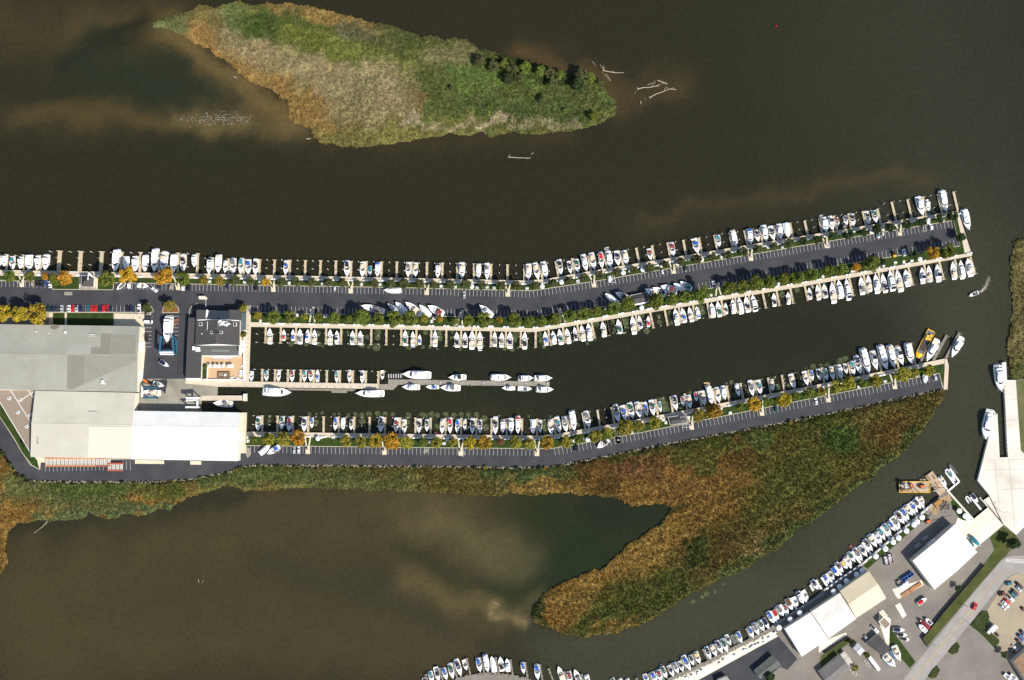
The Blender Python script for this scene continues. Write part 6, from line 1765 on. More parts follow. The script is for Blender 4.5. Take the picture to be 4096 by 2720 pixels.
add(ch, "terrace_skylight", MB().prism(q, 5.0, 6.35), mat("hazy_glass", (.20, .22, .20), .3, .4, wave=('X', 1.2, .3)))
q = [at(*ZC0(x, y), 5.0) for x, y in ((1046, 212), (1122, 214), (1122, 540), (1202, 560), (1190, 920), (1012, 920), (1030, 540))]
add(ch, "side_wing", MB().prism(q, 1.15, 5.0), M["wall"])
add(ch, "side_wing_roof", MB().prism(inset(q, -.2), 5.0, 5.2), M["roofdark"])
q = [at(*ZC0(x, y), 4.2) for x, y in ((1012, 922), (1190, 922), (1210, 940), (1015, 938))]
mb = MB().prism(q, 1.2, 4.2)
for (a, b, c_, d_, w_) in ((1200, 655, 1192, 920, .9), (1200, 657, 1650, 660, .9), (1650, 545, 1648, 665, 1.2), (1700, 365, 1693, 945, .5), (1210, 938, 1692, 942, .7), (1655, 365, 1640, 540, .5), (1655, 362, 1712, 362, .6), (1266, 745, 1262, 928, .4)):
    p0, p1 = at(*ZC0(a, b), 3.2), at(*ZC0(c_, d_), 3.2)
    m_ = (p0 + p1) / 2
    mb.rbox(m_.x, m_.y, 1.2, 3.2, (p1 - p0).length, w_, math.atan2(p1.y - p0.y, p1.x - p0.x))
add(ch, "terrace_parapet", mb, M["whitewall"])
q = [at(*ZC0(x, y), 2.2) for x, y in ((1212, 660), (1695, 664), (1688, 940), (1205, 936))]
add(ch, "terrace_floor", MB().prism(q, 1.2, 2.2), M["brick"])
q = [at(*ZC0(x, y), 2.3) for x, y in ((1216, 750), (1262, 750), (1258, 925), (1210, 925))]
add(ch, "planter", MB().prism(q, 2.2, 2.5), mat("planter_green", (.03, .05, .015), .9, .1, noise=.5, scale=.8))
q = [at(*ZC0(x, y), 1.5) for x, y in ((1655, 365), (1700, 365), (1694, 660), (1650, 660))]
add(ch, "side_terrace", MB().prism(q, 1.2, 1.5), M["brick"])
for x, y in ((1187, 286), (1592, 288), (1325, 384), (1360, 382), (1398, 384), (1436, 384)):
    p = at(*ZC0(x, y), 8.0)
    z = 7.0 + 2.2 * (1 - abs(x - 1385) / 260)
    b_ = 38 if x in (1187, 1592) else 32
    s_ = part("skylight", MB().rbox(p.x, p.y, z - .4, z + .45, b_ / K8 * S, b_ / K8 * S), M["whitewall"] if x not in (1360, 1398) else M["roofdark"], ch, world=True)
    link("pane", MB().rbox(p.x, p.y, z + .45, z + .5, b_ / K8 * S * .8, b_ / K8 * S * .8).mesh("pane", M["glass"], False, tuple(ch.location)), s_)
random.seed(21)
for i in range(16):
    x, y = random.uniform(1402, 1525), random.uniform(245, 305)
    p = at(*ZC0(x, y), 8.8)
    add(ch, "rooftop_unit", MB().rbox(p.x, p.y, 7.4, random.uniform(9.0, 9.9), random.uniform(.8, 2.0), random.uniform(.7, 1.3), random.choice((0, .3))), random.choice((M["whitewall"], M["white"], M["steel"], M["wall"])))
for x, y, lx, ly in ((1108, 570, 1.7, 2.6), (1158, 582, 3.0, 3.0), (1150, 508, 1.4, .8), (1283, 310, .35, 6), (1216, 402, .6, .6)):
    p = at(*ZC0(x, y), 5.8)
    z0 = 5.1 if y > 500 else 7.2
    add(ch, "roof_box", MB().rbox(p.x, p.y, z0, z0 + (1.4 if y > 500 else 1.0), lx, ly), M["whitewall"])
# terrace furniture
p = at(*ZC0(1465, 890), 2.6)
o = thing("terrace_bar", "square brown timber bar on the brick terrace", "bar", (p.x, p.y, 2.2))
add(o, "counter", MB().rbox(p.x, p.y + 1.9, 2.2, 3.3, 8.2, .8).rbox(p.x, p.y - 1.9, 2.2, 3.3, 8.2, .8).rbox(p.x - 3.7, p.y, 2.2, 3.3, .8, 3.0).rbox(p.x + 3.7, p.y, 2.2, 3.3, .8, 3.0), M["brown"])
add(o, "floor", MB().rbox(p.x, p.y, 2.2, 2.4, 6.6, 3.0), M["apron"])
add(o, "fridge", MB().rbox(p.x + .7, p.y + .2, 2.4, 3.4, .9, 1.5), M["white"])


def furniture(kind, z_, x, y, zz, label, group, a=0.0, sc=1.0):
    p = at(*z_(x, y), zz + 1.2)
    if kind == "parasol":
        o = thing("parasol", label, "parasol", (p.x, p.y, zz), a, group, (sc,) * 3)
        part("canopy", MB().loft([[(1.75 * math.cos(i * .7854), 1.75 * math.sin(i * .7854), 2.2) for i in range(8)], [(.08 * math.cos(i * .7854), .08 * math.sin(i * .7854), 2.85) for i in range(8)]], True), M["white"], o)
        part("pole", MB().disc(0, 0, 0, 3.0, .05), M["steel"], o)
        part("table", MB().disc(0, 0, .7, .76, .6), M["white"], o)
    elif kind == "awning":
        o = thing("square_parasol", label, "parasol", (p.x, p.y, zz), a, group, (sc,) * 3)
        part("canopy", MB().loft([[(-1.0, -1.1, 2.3), (1.0, -1.1, 2.3), (1.0, 1.1, 2.3), (-1.0, 1.1, 2.3)], [(-.1, -.1, 2.75), (.1, -.1, 2.75), (.1, .1, 2.75), (-.1, .1, 2.75)]], True), M["white"], o)
        part("pole", MB().disc(0, 0, 0, 2.7, .05), M["steel"], o)
    elif kind == "lounger":
        o = thing("sun_lounger", label, "sun lounger", (p.x, p.y, zz), a, group, (sc,) * 3)
        part("bed", MB().box(-.9, .4, -.35, .35, .3, .42), M["white"], o)
        part("backrest", MB().loft([[(.4, -.35, .32), (.4, .35, .32), (.4, .35, .42), (.4, -.35, .42)], [(1.0, -.35, .75), (1.0, .35, .75), (1.0, .35, .85), (1.0, -.35, .85)]], True), M["white"], o)
        part("frame", MB().box(-.85, .4, -.3, -.25, 0, .3).box(-.85, .4, .25, .3, 0, .3), M["steel"], o)
    elif kind == "picnic":
        o = thing("picnic_table", label, "picnic table", (p.x, p.y, zz), a, group, (sc,) * 3)
        part("table_top", MB().box(-.95, .95, -.38, .38, .72, .78), M["wplank"], o)
        for s_ in (-1, 1):
            part("bench", MB().box(-.95, .95, s_ * .72 - .14, s_ * .72 + .14, .42, .47), M["wplank"], o)
        part("trestle", MB().box(-.7, -.6, -.8, .8, 0, .7).box(.6, .7, -.8, .8, 0, .7), M["post"], o)
    return o


for n, x in enumerate((1303, 1362, 1408, 1463, 1527, 1562), 1):
    furniture("awning", ZC0, x, 778 + (n % 2) * 3, 2.2, "square white parasol on the brick terrace, %s from left" % nth(n), "parasols on the terrace", .05 * n, 1.05)
for n, (x, y) in enumerate(((1322, 672), (1355, 680), (1378, 678), (1408, 680), (1440, 680), (1465, 680), (1485, 684), (1520, 680), (1552, 676)), 1):
    furniture("lounger", ZC0, x, y, 2.2, "white lounger along the terrace's upper wall, %s from left" % nth(n), "loungers along the terrace wall", R(-60), 1.5)
for n, (x, y) in enumerate(((1668, 485), (1668, 505), (1668, 526), (1668, 548), (1666, 575), (1664, 595), (1665, 615), (1668, 838), (1668, 865), (1665, 890), (1685, 780), (1562, 915), (1630, 925)), 1):
    furniture("lounger", ZC0, x, y, 1.5 if y < 660 else 2.2, "white lounger down the terrace's right edge, %s from top" % nth(n), "loungers down the terrace's right edge", R(5), 1.6)
# parasols along the channel quay
ps = [ZD3(x, y) for x, y in ((2048, 245), (2118, 305), (2153, 332), (1610, 322), (1552, 373), (1515, 407), (1425, 480), (1333, 563), (1270, 612), (1178, 692), (1065, 782), (903, 950), (838, 995), (720, 1073), (637, 1137))] + \
    [ZD4(x, y) for x, y in ((175, 75), (107, 132))] + [ZD2(x, y) for x, y in ((2233, 385), (2122, 460), (1990, 558))]
ident = Z(0, 0, 1)
for n, (x, y) in enumerate(sorted(ps, key=lambda q: -q[0]), 1):
    furniture("parasol", ident, x, y, 1.17, "round white parasol on the channel quay, %s counted from the right" % nth(n), "round white parasols on the channel quay", n * .3, 1.12)
# round white picnic shades and picnic tables on the pier lawns
pn = 0
for z_, pts in ((ZA3, ((848, 580), (1678, 580), (1907, 530))), (ZA4, ((503, 676), (274, 715), (915, 607), (1197, 560))), (ZA5, ((843, 585), (1503, 468))), (ZC1, ((922, 573),)), (ZC2, ((1743, 586),)), (ZB5, ((1410, 230),)), (ZA4, ((490, 1127),))):
    for x, y in pts:
        pn += 1
        furniture("parasol", z_, x, y, 1.3, "round white picnic shade on a pier lawn, %s listed along the piers" % nth(pn), "round picnic shades on the pier lawns", pn * .4, .95)
pn = 0
for z_, pts in ((ZA2, ((525, 525), (1050, 538), (1905, 553), (2123, 553), (110, 520), (708, 515), (1445, 545), (1145, 917), (1470, 928), (710, 985), (2000, 940), (1500, 930))), (ZA3, ((485, 573), (650, 580), (912, 585), (1028, 585), (1112, 590), (1500, 600), (400, 952), (372, 990), (645, 1022), (815, 1035), (1070, 1050))),
                (ZA4, ((725, 630), (1436, 523), (1990, 410), (1275, 525), (2158, 403), (355, 685), (75, 1128), (2110, 845), (1310, 975))), (ZA5, ((985, 555), (1690, 445), (930, 1000), (990, 980), (1130, 945), (1230, 937), (622, 1048), (275, 1110), (1325, 925), (660, 1040))),
                (ZC1, ((90, 603), (960, 560), (1098, 557), (1860, 620), (2245, 610), (90, 560))), (ZC2, ((48, 632), (85, 590), (585, 605), (950, 590), (1040, 575), (1048, 678), (2265, 500), (1690, 577), (1580, 602))),
                (ZC3, ((378, 970), (1540, 743), (1430, 695), (750, 825), (780, 855), (1050, 790))), (ZC4, ((1305, 725), (993, 790), (1685, 653), (775, 752), (1610, 598)))):
    for x, y in pts:
        pn += 1
        furniture("picnic", z_, x, y, 1.3, "pale picnic table on a pier lawn, %s along the piers' lawns" % nth(pn), "picnic tables on the pier lawns", random.choice((0, .1, 1.5)), 1.15)

# ---- small pier buildings
def small_house(name, label, z_, corners, zg, ze, zr, roofm, front=True, hip=.3):
    c = poly_at(z_, corners, ze)
    rt = thing(name, label, "building", (*ctr(c), zg))
    add(rt, "wall", MB().prism(inset(c, .45), zg - .05, ze - .02), M["wall"])
    r1, r0 = c[0].lerp(c[3], .5), c[1].lerp(c[2], .5)
    a, b = r1.lerp(r0, hip), r0.lerp(r1, hip)
    a.z = b.z = zr
    mb = MB().face(c[0], c[1], b, a).face(c[1], c[2], b).face(c[2], c[3], a, b).face(c[3], c[0], a)
    add(rt, "roof", mb, roofm)
    mb = MB()
    for i in range(4):
        p0, p1 = c[i], c[(i + 1) % 4]
        m_ = (p0 + p1) / 2
        mb.rbox(m_.x, m_.y, ze - .3, ze + .02, (p1 - p0).length, .3, math.atan2(p1.y - p0.y, p1.x - p0.x))
    add(rt, "fascia", mb, M["whitewall"])
    p = (c[2] + c[3]) / 2
    d = c[2] - c[3]
    add(rt, "door", MB().rbox(p.x, p.y, zg, zg + 2.1, 1.1, 1.0, math.atan2(d.y, d.x)), M["brown"])
    return rt


pv = small_house("pavilion", "grey hip-roofed pavilion with white gable trim between the orange and green trees", ZA1, ((960, 450), (1112, 450), (1105, 585), (958, 580)), 1.3, 4.6, 7.6, M["roofdark"], hip=.42)
q = [at(*ZA1(x, y), z) for x, y, z in ((1042, 405, 7.0), (1068, 425, 7.2), (1113, 475, 4.9), (1085, 470, 5.0), (1030, 490, 7.0), (965, 487, 4.9), (965, 497, 4.8), (1045, 505, 7.1), (1050, 440, 7.4))]
add(pv, "gable_trim", MB().face(q[0], q[1], q[2], q[3], q[8]).face(q[5], q[6], q[7], q[4]).face(q[0], q[8], q[7], q[4]), M["whitewall"])
h1 = small_house("pier_washroom", "dark-roofed washroom hut on the upper pier among stored boats", ZA4, ((358, 980), (560, 940), (575, 1050), (400, 1085)), 1.3, 4.0, 5.6, M["roofdark"], hip=.12)
q = poly_at(ZA4, ((488, 985), (556, 968), (572, 1045), (505, 1052)), 5.2)
add(h1, "side_roof", MB().prism(q, 1.3, 5.1), M["roofhouse"])
q = poly_at(ZA4, ((400, 1082), (572, 1048), (575, 1060), (490, 1085), (402, 1098)), 4.3)
add(h1, "canopy", MB().prism(q, 4.1, 4.35), M["whitewall"])
h2 = small_house("pier_washroom", "dark-roofed washroom hut on the lower pier beside the cart rack", ZC3, ((802, 795), (1015, 765), (1040, 855), (832, 885)), 1.3, 4.0, 5.4, M["roofdark"], hip=.12)
q = poly_at(ZC3, ((938, 785), (1018, 768), (1036, 850), (962, 856)), 5.1)
add(h2, "side_roof", MB().prism(q, 1.3, 5.0), M["roofhouse"])
q = poly_at(ZA2, ((-20, 692), (60, 690), (80, 708), (70, 732), (-10, 728)), 3.5)
o = thing("gate_booth", "white and tan gate booth standing in the road above the clubhouse", "booth", (*ctr(q), 1.2))
add(o, "wall", MB().prism(inset(q, .3), 1.15, 3.4), M["wall"])
add(o, "roof", MB().prism(q, 3.4, 3.7), M["wall"])
add(o, "barrier_arm", MB().rbox(ctr(q)[0] + 1.4, ctr(q)[1] - 4.3, 2.0, 2.15, .2, 5.5), M["white"])

# ---- south-east halls
sw1 = hall("boat_hall", "big white-roofed boat hall standing askew in the boatyard", "hall", [ZD3(2010, 400), ZD3(2270, 735), ZD3(1765, 1177), ZD3(1505, 835)], 1.1, 7.4, 8.6, M["roofwhite"], ridge=.5, doors=((1, .3, 6, 5), (3, .5, 7, 5)), cap=False)
hall("workshop", "tan ribbed-roof workshop between two white roofs on the quay", "workshop", [ZD4(187, 132), ZD4(530, -107), ZD4(735, 215), ZD4(380, 450)], 1.1, 6.6, 8.2, M["rooftan"], ridge=.47, doors=((2, .4, 5, 4),), cap=False)
hall("workshop", "stained white-roofed workshop left of the tan workshop", "workshop", [ZD4(-155, 378), ZD4(187, 152), ZD4(378, 460), ZD4(55, 690)], 1.1, 6.2, 7.0, M["roofdirty"], ridge=.5, doors=((2, .4, 5, 4),), cap=False)
hall("workshop", "clean white-roofed workshop, leftmost along the channel quay", "workshop", [ZD4(-466, 577), ZD4(-160, 382), ZD4(48, 695), ZD4(-262, 905)], 1.1, 6.2, 7.0, M["roofwhite"], ridge=.5, doors=((2, .5, 5, 4),), cap=False)
hall("office", "grey-green roofed office with yellow plants at the bottom edge", "building", [ZD2(1705, 1085), ZD2(1932, 897), ZD2(2022, 1005), ZD2(1772, 1168)], 1.1, 4.6, 5.6, M["roofgreen"], ridge=.5, doors=((2, .5, 1.2, 2.2),), cap=False)
hall("shed", "pale-roofed shed cut by the bottom edge below the stony quay", "shed", [ZD2(1268, 1180), ZD2(1380, 1135), ZD2(1430, 1215), ZD2(1310, 1290)], 1.1, 4.6, 5.4, M["roofpale"], ridge=.5, cap=False)
hall("house", "grey-shingled house at the bottom edge by the striped lean-to", "house", [ZD4(-60, 1090), ZD4(185, 885), ZD4(322, 1052), ZD4(60, 1260)], 1.1, 4.4, 6.0, M["roofhouse"], ridge=.5, cap=False)
hall("lean_to", "striped white and rust lean-to roof behind the shingled house", "shed", [ZD4(190, 880), ZD4(242, 838), ZD4(350, 985), ZD4(305, 1030)], 1.1, 3.2, 3.5, mat("striped_roof", (.55, .50, .44), .7, .2, noise=.3, scale=.5, wave=('X', .22, .6)), ridge=.5, cap=False)
hall("shed", "small silver-roofed shed with central ridge near the channel workshops", "shed", [ZD4(342, 808), ZD4(398, 738), ZD4(485, 838), ZD4(425, 892)], 1.1, 3.4, 3.9, mat("silver_roof", (.42, .42, .43), .5, .4, wave=('X', .8, .12)), ridge=.5)
hall("garage", "charcoal flat-pitched garage roof above two big stored cruisers", "garage", [ZD4(505, 757), ZD4(640, 640), ZD4(790, 812), ZD4(690, 897)], 1.1, 4.6, 5.0, M["roofdark"], ridge=.5, cap=False)
hall("warehouse", "rusty ribbed-roof warehouse in the lower right corner", "warehouse", [ZD4(2235, 965), ZD4(2420, 800), ZD4(2700, 1150), ZD4(2480, 1340)], 1.1, 6.0, 7.0, M["roofrust"], ridge=.5, cap=False)
q = poly_at(ZD4, ((648, 495), (712, 437), (787, 520), (722, 580)), 4.2)
o = thing("flat_hut", "square tan flat-roofed hut with white rim in the boatyard", "hut", (*ctr(q), 1.1))
add(o, "wall", MB().prism(inset(q, .3), 1.05, 4.1), M["wall"])
add(o, "roof", MB().prism(inset(q, .5), 4.1, 4.2), M["roofflat"])
mb = MB()
for a, b in zip(q, q[1:] + q[:1]):
    m_ = (a + b) / 2
    mb.rbox(m_.x, m_.y, 3.9, 4.4, (b - a).length, .35, math.atan2((b - a).y, (b - a).x))
add(o, "rim", mb, M["whitewall"])
q = poly_at(ZD4, ((510, 912), (548, 893), (668, 1050), (640, 1078)), 3.8)
o = thing("box_trailer", "long white box trailer parked among clutter by the garage", "trailer", (*ctr(q), 1.1))
add(o, "box", MB().prism(q, 2.1, 4.0), M["white"])
add(o, "chassis", MB().prism(inset(q, .4), 1.6, 2.1), M["darksteel"])
p = q[2].lerp(q[3], .5)
for s_ in (.15, .25):
    c_ = q[3].lerp(q[0], s_)
    add(o, "wheel", MB().rbox(c_.x, c_.y, 1.1, 2.0, 1.0, .5, R(-52)), M["rubber"])
q = poly_at(ZD4, ((1950, 590), (2010, 525), (2055, 555), (1990, 622)), 3.6)
o = thing("box_truck", "white box truck parked on the dirt lot's left side", "truck", (*ctr(q), 1.1))
add(o, "box", MB().prism(q, 1.9, 4.0), M["white"])
add(o, "chassis", MB().prism(inset(q, .5), 1.2, 1.9), M["darksteel"])
p = q[0].lerp(q[3], .5)
add(o, "cab", MB().rbox(p.x - .9, p.y - .9, 1.4, 3.0, 1.8, 2.0, R(45)), M["white"])

# ---- fences
def fence(z_, pts, h_, label, m_, post_every=6, zg=1.1):
    P_ = [at(*z_(x, y), zg + h_ / 2) for x, y in pts]
    o = thing("fence", label, "fence", (P_[0].x, P_[0].y, zg), 0, "boatyard fences")
    for a, b in zip(P_, P_[1:]):
        d = b - a
        m0 = (a + b) / 2
        add(o, "panel", MB().rbox(m0.x, m0.y, zg, zg + h_, d.length, .1, math.atan2(d.y, d.x)), m_)
        n = max(1, int(d.length / post_every))
        for i in range(n):
            p = a.lerp(b, i / n)
            add(o, "post", MB().disc(p.x, p.y, zg, zg + h_ + .2, .09, 6), M["steel"])
    return o


dk = mat("dark_fence", (.05, .045, .05), .7, .3)
fence(ZD4, ((1158, 690), (1400, 392), (1738, -2), (1890, -180)), 2.0, "long dark fence between boatyard and street verge", dk, 9)
fence(ZD4, ((1158, 690), (1225, 790)), 2.0, "short dark fence end by the street light", dk)
fence(ZD4, ((0, 865), (275, 672), (350, 715)), 1.8, "dark fence below the white workshops", dk)
fence(ZD7, ((485, 150), (600, 262), (850, 575), (1050, 750)), 1.2, "dark low barrier along the wharf's inner edge", dk)
fence(ZA5, ((1810, 455), (1842, 600), (1888, 748)), 1.0, "pale rail closing the upper pier's stall end", M["kerb"], 5, 1.2)

# ---- utility poles and street light
def pole(z_, x, y, h_, label, arm=0.0):
    p = at(*z_(x, y), 1.2)
    o = thing("utility_pole", label, "pole", (p.x, p.y, 1.1), R(40), "poles near the street")
    part("shaft", MB().tube((0, 0, 0), (0, 0, h_), .16, .1), M["bark"] if not arm else M["steel"], o)
    if arm:
        part("arm", MB().tube((0, 0, h_ - .2), (arm, 0, h_ + .4), .07, .05), M["steel"], o)
        part("lamp", MB().box(arm - .3, arm + .5, -.15, .15, h_ + .3, h_ + .5), M["white"], o)
    else:
        part("crossarm", MB().box(-.08, .08, -1.1, 1.1, h_ - .8, h_ - .65), M["bark"], o)


pole(ZD4, 705, 408, 9, "wooden pole casting a long shadow beside the flat-roofed hut")
pole(ZD4, 1610, 278, 9, "wooden pole on the verge below the white hall")
pole(ZD4, 1765, 565, 9, "wooden pole at the hedge trees beside the street")
pole(ZD4, 1262, 742, 8, "steel street light at the verge's lower end", 4.0)
pole(ZC0, 490, 220, 8, "steel lamp post on the concrete by the grey shed", 2.0)
pole(ZD7, 798, 378, 7, "steel lamp post on the white wharf", 2.0)
# lamp standards on the pier pads
LS = MB().tube((0, 0, 0), (0, 0, 4.6), .09, .06).mesh("shaft", M["darksteel"])
LH = MB().disc(0, 0, 4.6, 5.0, .3, 10, .12).mesh("lantern", M["white"])
LB = MB().box(-.45, .45, -.45, .45, 0, .55).mesh("plinth", M["wall"])
LP_ = MB().box(-1.1, -.3, .9, 2.4, 0, .5).mesh("planter", M["rubber"])
for n, (x, y) in enumerate(sorted(pads), 1):
    p = at(x, y, 1.4)
    o = thing("lamp_standard", "pier lamp standard with planter on a concrete pad, %s counted from the left" % nth(n), "lamp post", (p.x, p.y, 1.36), 0, "lamp standards in the pier stall rows")
    link("shaft", LS, o)
    link("lantern", LH, o)
    link("plinth", LB, o)
    q_ = link("planter", LP_, o)

# ================================================================ MARINE WORKS
# floating dock, gangway and slip structures
def deckprism(name, label, cat, z_, pts, zt, m_, th=.5, zb=None):
    q = poly_at(z_, pts, zt)
    o = thing(name, label, cat, (*ctr(q), 0))
    add(o, "deck", MB().prism(q, zt - th if zb is None else zb, zt), m_)
    return o, q


gp = mat("weathered_dock", (.27, .245, .20), .85, .2, noise=.15, scale=.4, wave=('X', .9, .3))
o, q = deckprism("floating_dock", "long weathered grey floating dock with a bent left end", "dock", Z(900, 1240, K8), ((1810, 872), (1924, 876), (1926, 818), (2361, 824), (2361 + 1470, 845), (2361 + 1470, 900), (2361, 885), (2045, 882), (1985, 942), (1810, 940)), .75, gp)
for n, (x, y) in enumerate(((185, 853), (440, 857), (690, 860), (920, 865), (940, 866), (1190, 868), (1445, 868))):
    p = at(*ZB2(x, y), 1.2)
    add(o, "dock_light", MB().rbox(p.x, p.y, .75, 1.9, .5, .5), M["white"])
for x in range(2000, 3800, 130):
    p = at(*ZB1(x, 886 + (x - 2000) * .009), 1.2)
    add(o, "mooring_post", MB().disc(p.x, p.y, -1, 2.4, .15, 8), M["post"])
deckprism("floating_dock", "narrow grey floating walkway along the middle pier's lower side", "dock", ZB1, ((737, 925), (1542, 938), (1541, 958), (1145, 952), (735, 945)), .7, gp)
deckprism("floating_dock", "small separate grey float below the middle pier", "dock", ZB1, ((1256, 956), (1440, 958), (1440, 979), (1256, 977)), .6, gp)
q = poly_at(ZB1, ((1922, 755), (2098, 752), (2098, 802), (1922, 805)), .9)
o = thing("boat_lift", "dark boat lift cradle with white ribs at the grey dock's bend", "boat lift", (*ctr(q), 0))
add(o, "frame", MB().prism(q, .2, .8), M["darksteel"])
for i in range(6):
    p = q[0].lerp(q[1], (i + .3) / 6)
    p2 = q[3].lerp(q[2], (i + .3) / 6)
    m_ = (p + p2) / 2
    add(o, "rib", MB().rbox(m_.x, m_.y, .8, 1.0, .35, (p2 - p).length), M["white"])
# steel bollard posts along the middle pier walkway
for n, x in enumerate(range(60, 1790, 96), 1):
    p = at(*ZB1(x + random.uniform(-8, 8), 903 + x * .014), 2)
    o = thing("mooring_bollard", "dark mooring post on the middle pier's edge, %s from left" % nth(n), "bollard", (p.x, p.y, 1.28), 0, "mooring posts on the middle pier")
    part("shaft", MB().disc(0, 0, 0, 1.2, .16, 8), M["darksteel"], o)
    part("cap", MB().disc(0, 0, 1.2, 1.32, .2, 8, .08), M["white"], o)
for n, y in enumerate(range(190, 800, 52), 1):
    p = at(*ZB1(278 - (y - 190) * .02, y), 2)
    o = thing("mooring_bollard", "dark mooring post on the basin's left walkway, %s from top" % nth(n), "bollard", (p.x, p.y, 1.29), 0, "mooring posts on the basin walkway")
    part("shaft", MB().disc(0, 0, 0, 1.1, .15, 8), M["darksteel"], o)
    part("cap", MB().disc(0, 0, 1.1, 1.2, .18, 8, .08), M["white"], o)


def lift(label, z_, beams, cross, m_, hz, group):
    """travel lift: side frames with legs and wheels, joined by a cross beam"""
    pts = [at(*z_(*p), hz) for b in beams for p in b]
    o = thing("travel_lift", label, "boat hoist", (*ctr(pts), 1.2), 0, group)
    for (a, b) in beams:
        p0, p1 = at(*z_(*a), hz), at(*z_(*b), hz)
        d = p1 - p0
        m0 = (p0 + p1) / 2
        add(o, "side_beam", MB().rbox(m0.x, m0.y, hz - .4, hz + .4, d.length, 1.1, math.atan2(d.y, d.x)), m_)
        for t in (.05, .95):
            p = p0.lerp(p1, t)
            add(o, "leg", MB().rbox(p.x, p.y, 2.0, hz - .4, .7, .7), m_)
            add(o, "wheel", MB().tube((p.x - .4, p.y, 1.9), (p.x + .4, p.y, 1.9), .7, n=12), M["rubber"])
        add(o, "lower_beam", MB().rbox(m0.x, m0.y, 2.2, 2.7, d.length, .6, math.atan2(d.y, d.x)), m_)
    for (a, b, mm) in cross:
        p0, p1 = at(*z_(*a), hz), at(*z_(*b), hz)
        d = p1 - p0
        m0 = (p0 + p1) / 2
        add(o, "cross_beam", MB().rbox(m0.x, m0.y, hz - .35, hz + .45, d.length, .9, math.atan2(d.y, d.x)), mm)
    return o


gl = "travel lifts in the yard"
lo_ = lift("big blue travel lift with white end beam in the yard", ZC0, (((717, 425), (703, 640)), ((858, 425), (870, 640))), (((703, 618), (868, 618), M["white"]), ((712, 640), (872, 642), M["white"]), ((730, 600), (862, 600), M["bluesteel"])), M["bluesteel"], 7.5, gl)
for x0, x1, y in ((735, 860, 470), (735, 860, 510), (735, 860, 550), (740, 850, 585)):
    p0, p1 = at(*ZC0(x0, y), 3), at(*ZC0(x1, y + 8), 3)
    m0 = (p0 + p1) / 2
    add(lo_, "sling", MB().rbox(m0.x, m0.y, 2.7, 3.0, (p1 - p0).length, .5), M["darksteel"])
for x, y0, y1 in ((905, 460, 640), (895, 465, 640)):
    p0, p1 = at(*ZC0(x, y0), 2.5), at(*ZC0(x - 4, y1), 2.5)
    m0 = (p0 + p1) / 2
    add(lo_, "outer_rail", MB().rbox(m0.x, m0.y, 1.5, 2.2, .35, (p1 - p0).length), M["bluesteel"])
for y in (465, 520, 580, 638):
    p0 = at(*ZC0(885, y), 2.5)
    add(lo_, "brace", MB().rbox(p0.x, p0.y, 1.5, 2.4, 3.0, .35), M["bluesteel"])
lift("smaller blue travel lift straddling a cruiser beside the grey shed", ZC0, (((495, 1034), (680, 1036)), ((508, 1152), (655, 1154))), (((500, 1030), (496, 1145), M["white"]),), M["bluesteel"], 6.0, gl)
lift("white travel lift standing over the haul-out slip", ZW, (((1757, 220), (1872, 214)), ((1752, 304), (1868, 305))), (((1862, 214), (1866, 308), M["white"]), ((1760, 240), (1866, 236), M["white"])), M["white"], 8.0, gl)
# quay ladder end of the slip pier
p = at(*ZC0(1718, 1150), 1.6)
o = thing("slip_beacon", "pale rounded fender block at the slip pier's end", "fender", (p.x, p.y, 1.2))
part("block", MB().box(-1.4, 1.2, -2.6, 2.6, 0, .5), M["pad"], o)
part("rail", MB().box(-1.2, -1.0, -2.4, 2.4, .5, 1.5).box(-1.2, 1, 2.2, 2.4, .5, 1.5), M["white"], o)
# red canoes by the green-topped cruiser
for n, (x, y, a) in enumerate(((535, 945, -25), (545, 960, -35), (555, 972, -20)), 1):
    p = at(*ZC0(x, y), 1.5)
    o = thing("canoe", "red canoe near the green-topped cruiser, %s of a stack of three" % nth(n), "canoe", (p.x, p.y, 1.2 + .25 * n), R(a), "red canoes in the yard")
    part("hull", MB().loft([[(x_, w_, .5), (x_, w_ * .7, .1), (x_, -w_ * .7, .1), (x_, -w_, .5)] for x_, w_ in ((-1.8, .05), (-1, .4), (1, .4), (1.8, .05))], True), M["orange"], o)
    part("thwart", MB().box(-.1, .1, -.36, .36, .48, .53), M["brown"], o)
# sling of red fenders along the yacht on the big lift
for n in range(6):
    p = at(*ZC0(765 - n * .5, 285 + n * 15), 4.4)
    o = thing("fender_basket", "red fender block on the hauled yacht's deck edge, %s from top" % nth(n + 1), "fender", (p.x, p.y, 3.9), 0, "red fender blocks on the hauled yacht")
    part("block", MB().box(-.75, .75, -.42, .42, 0, .5), CV['r'][1], o)
    part("strap", MB().box(-.1, .1, -.43, .43, .5, .53), M["white"], o)
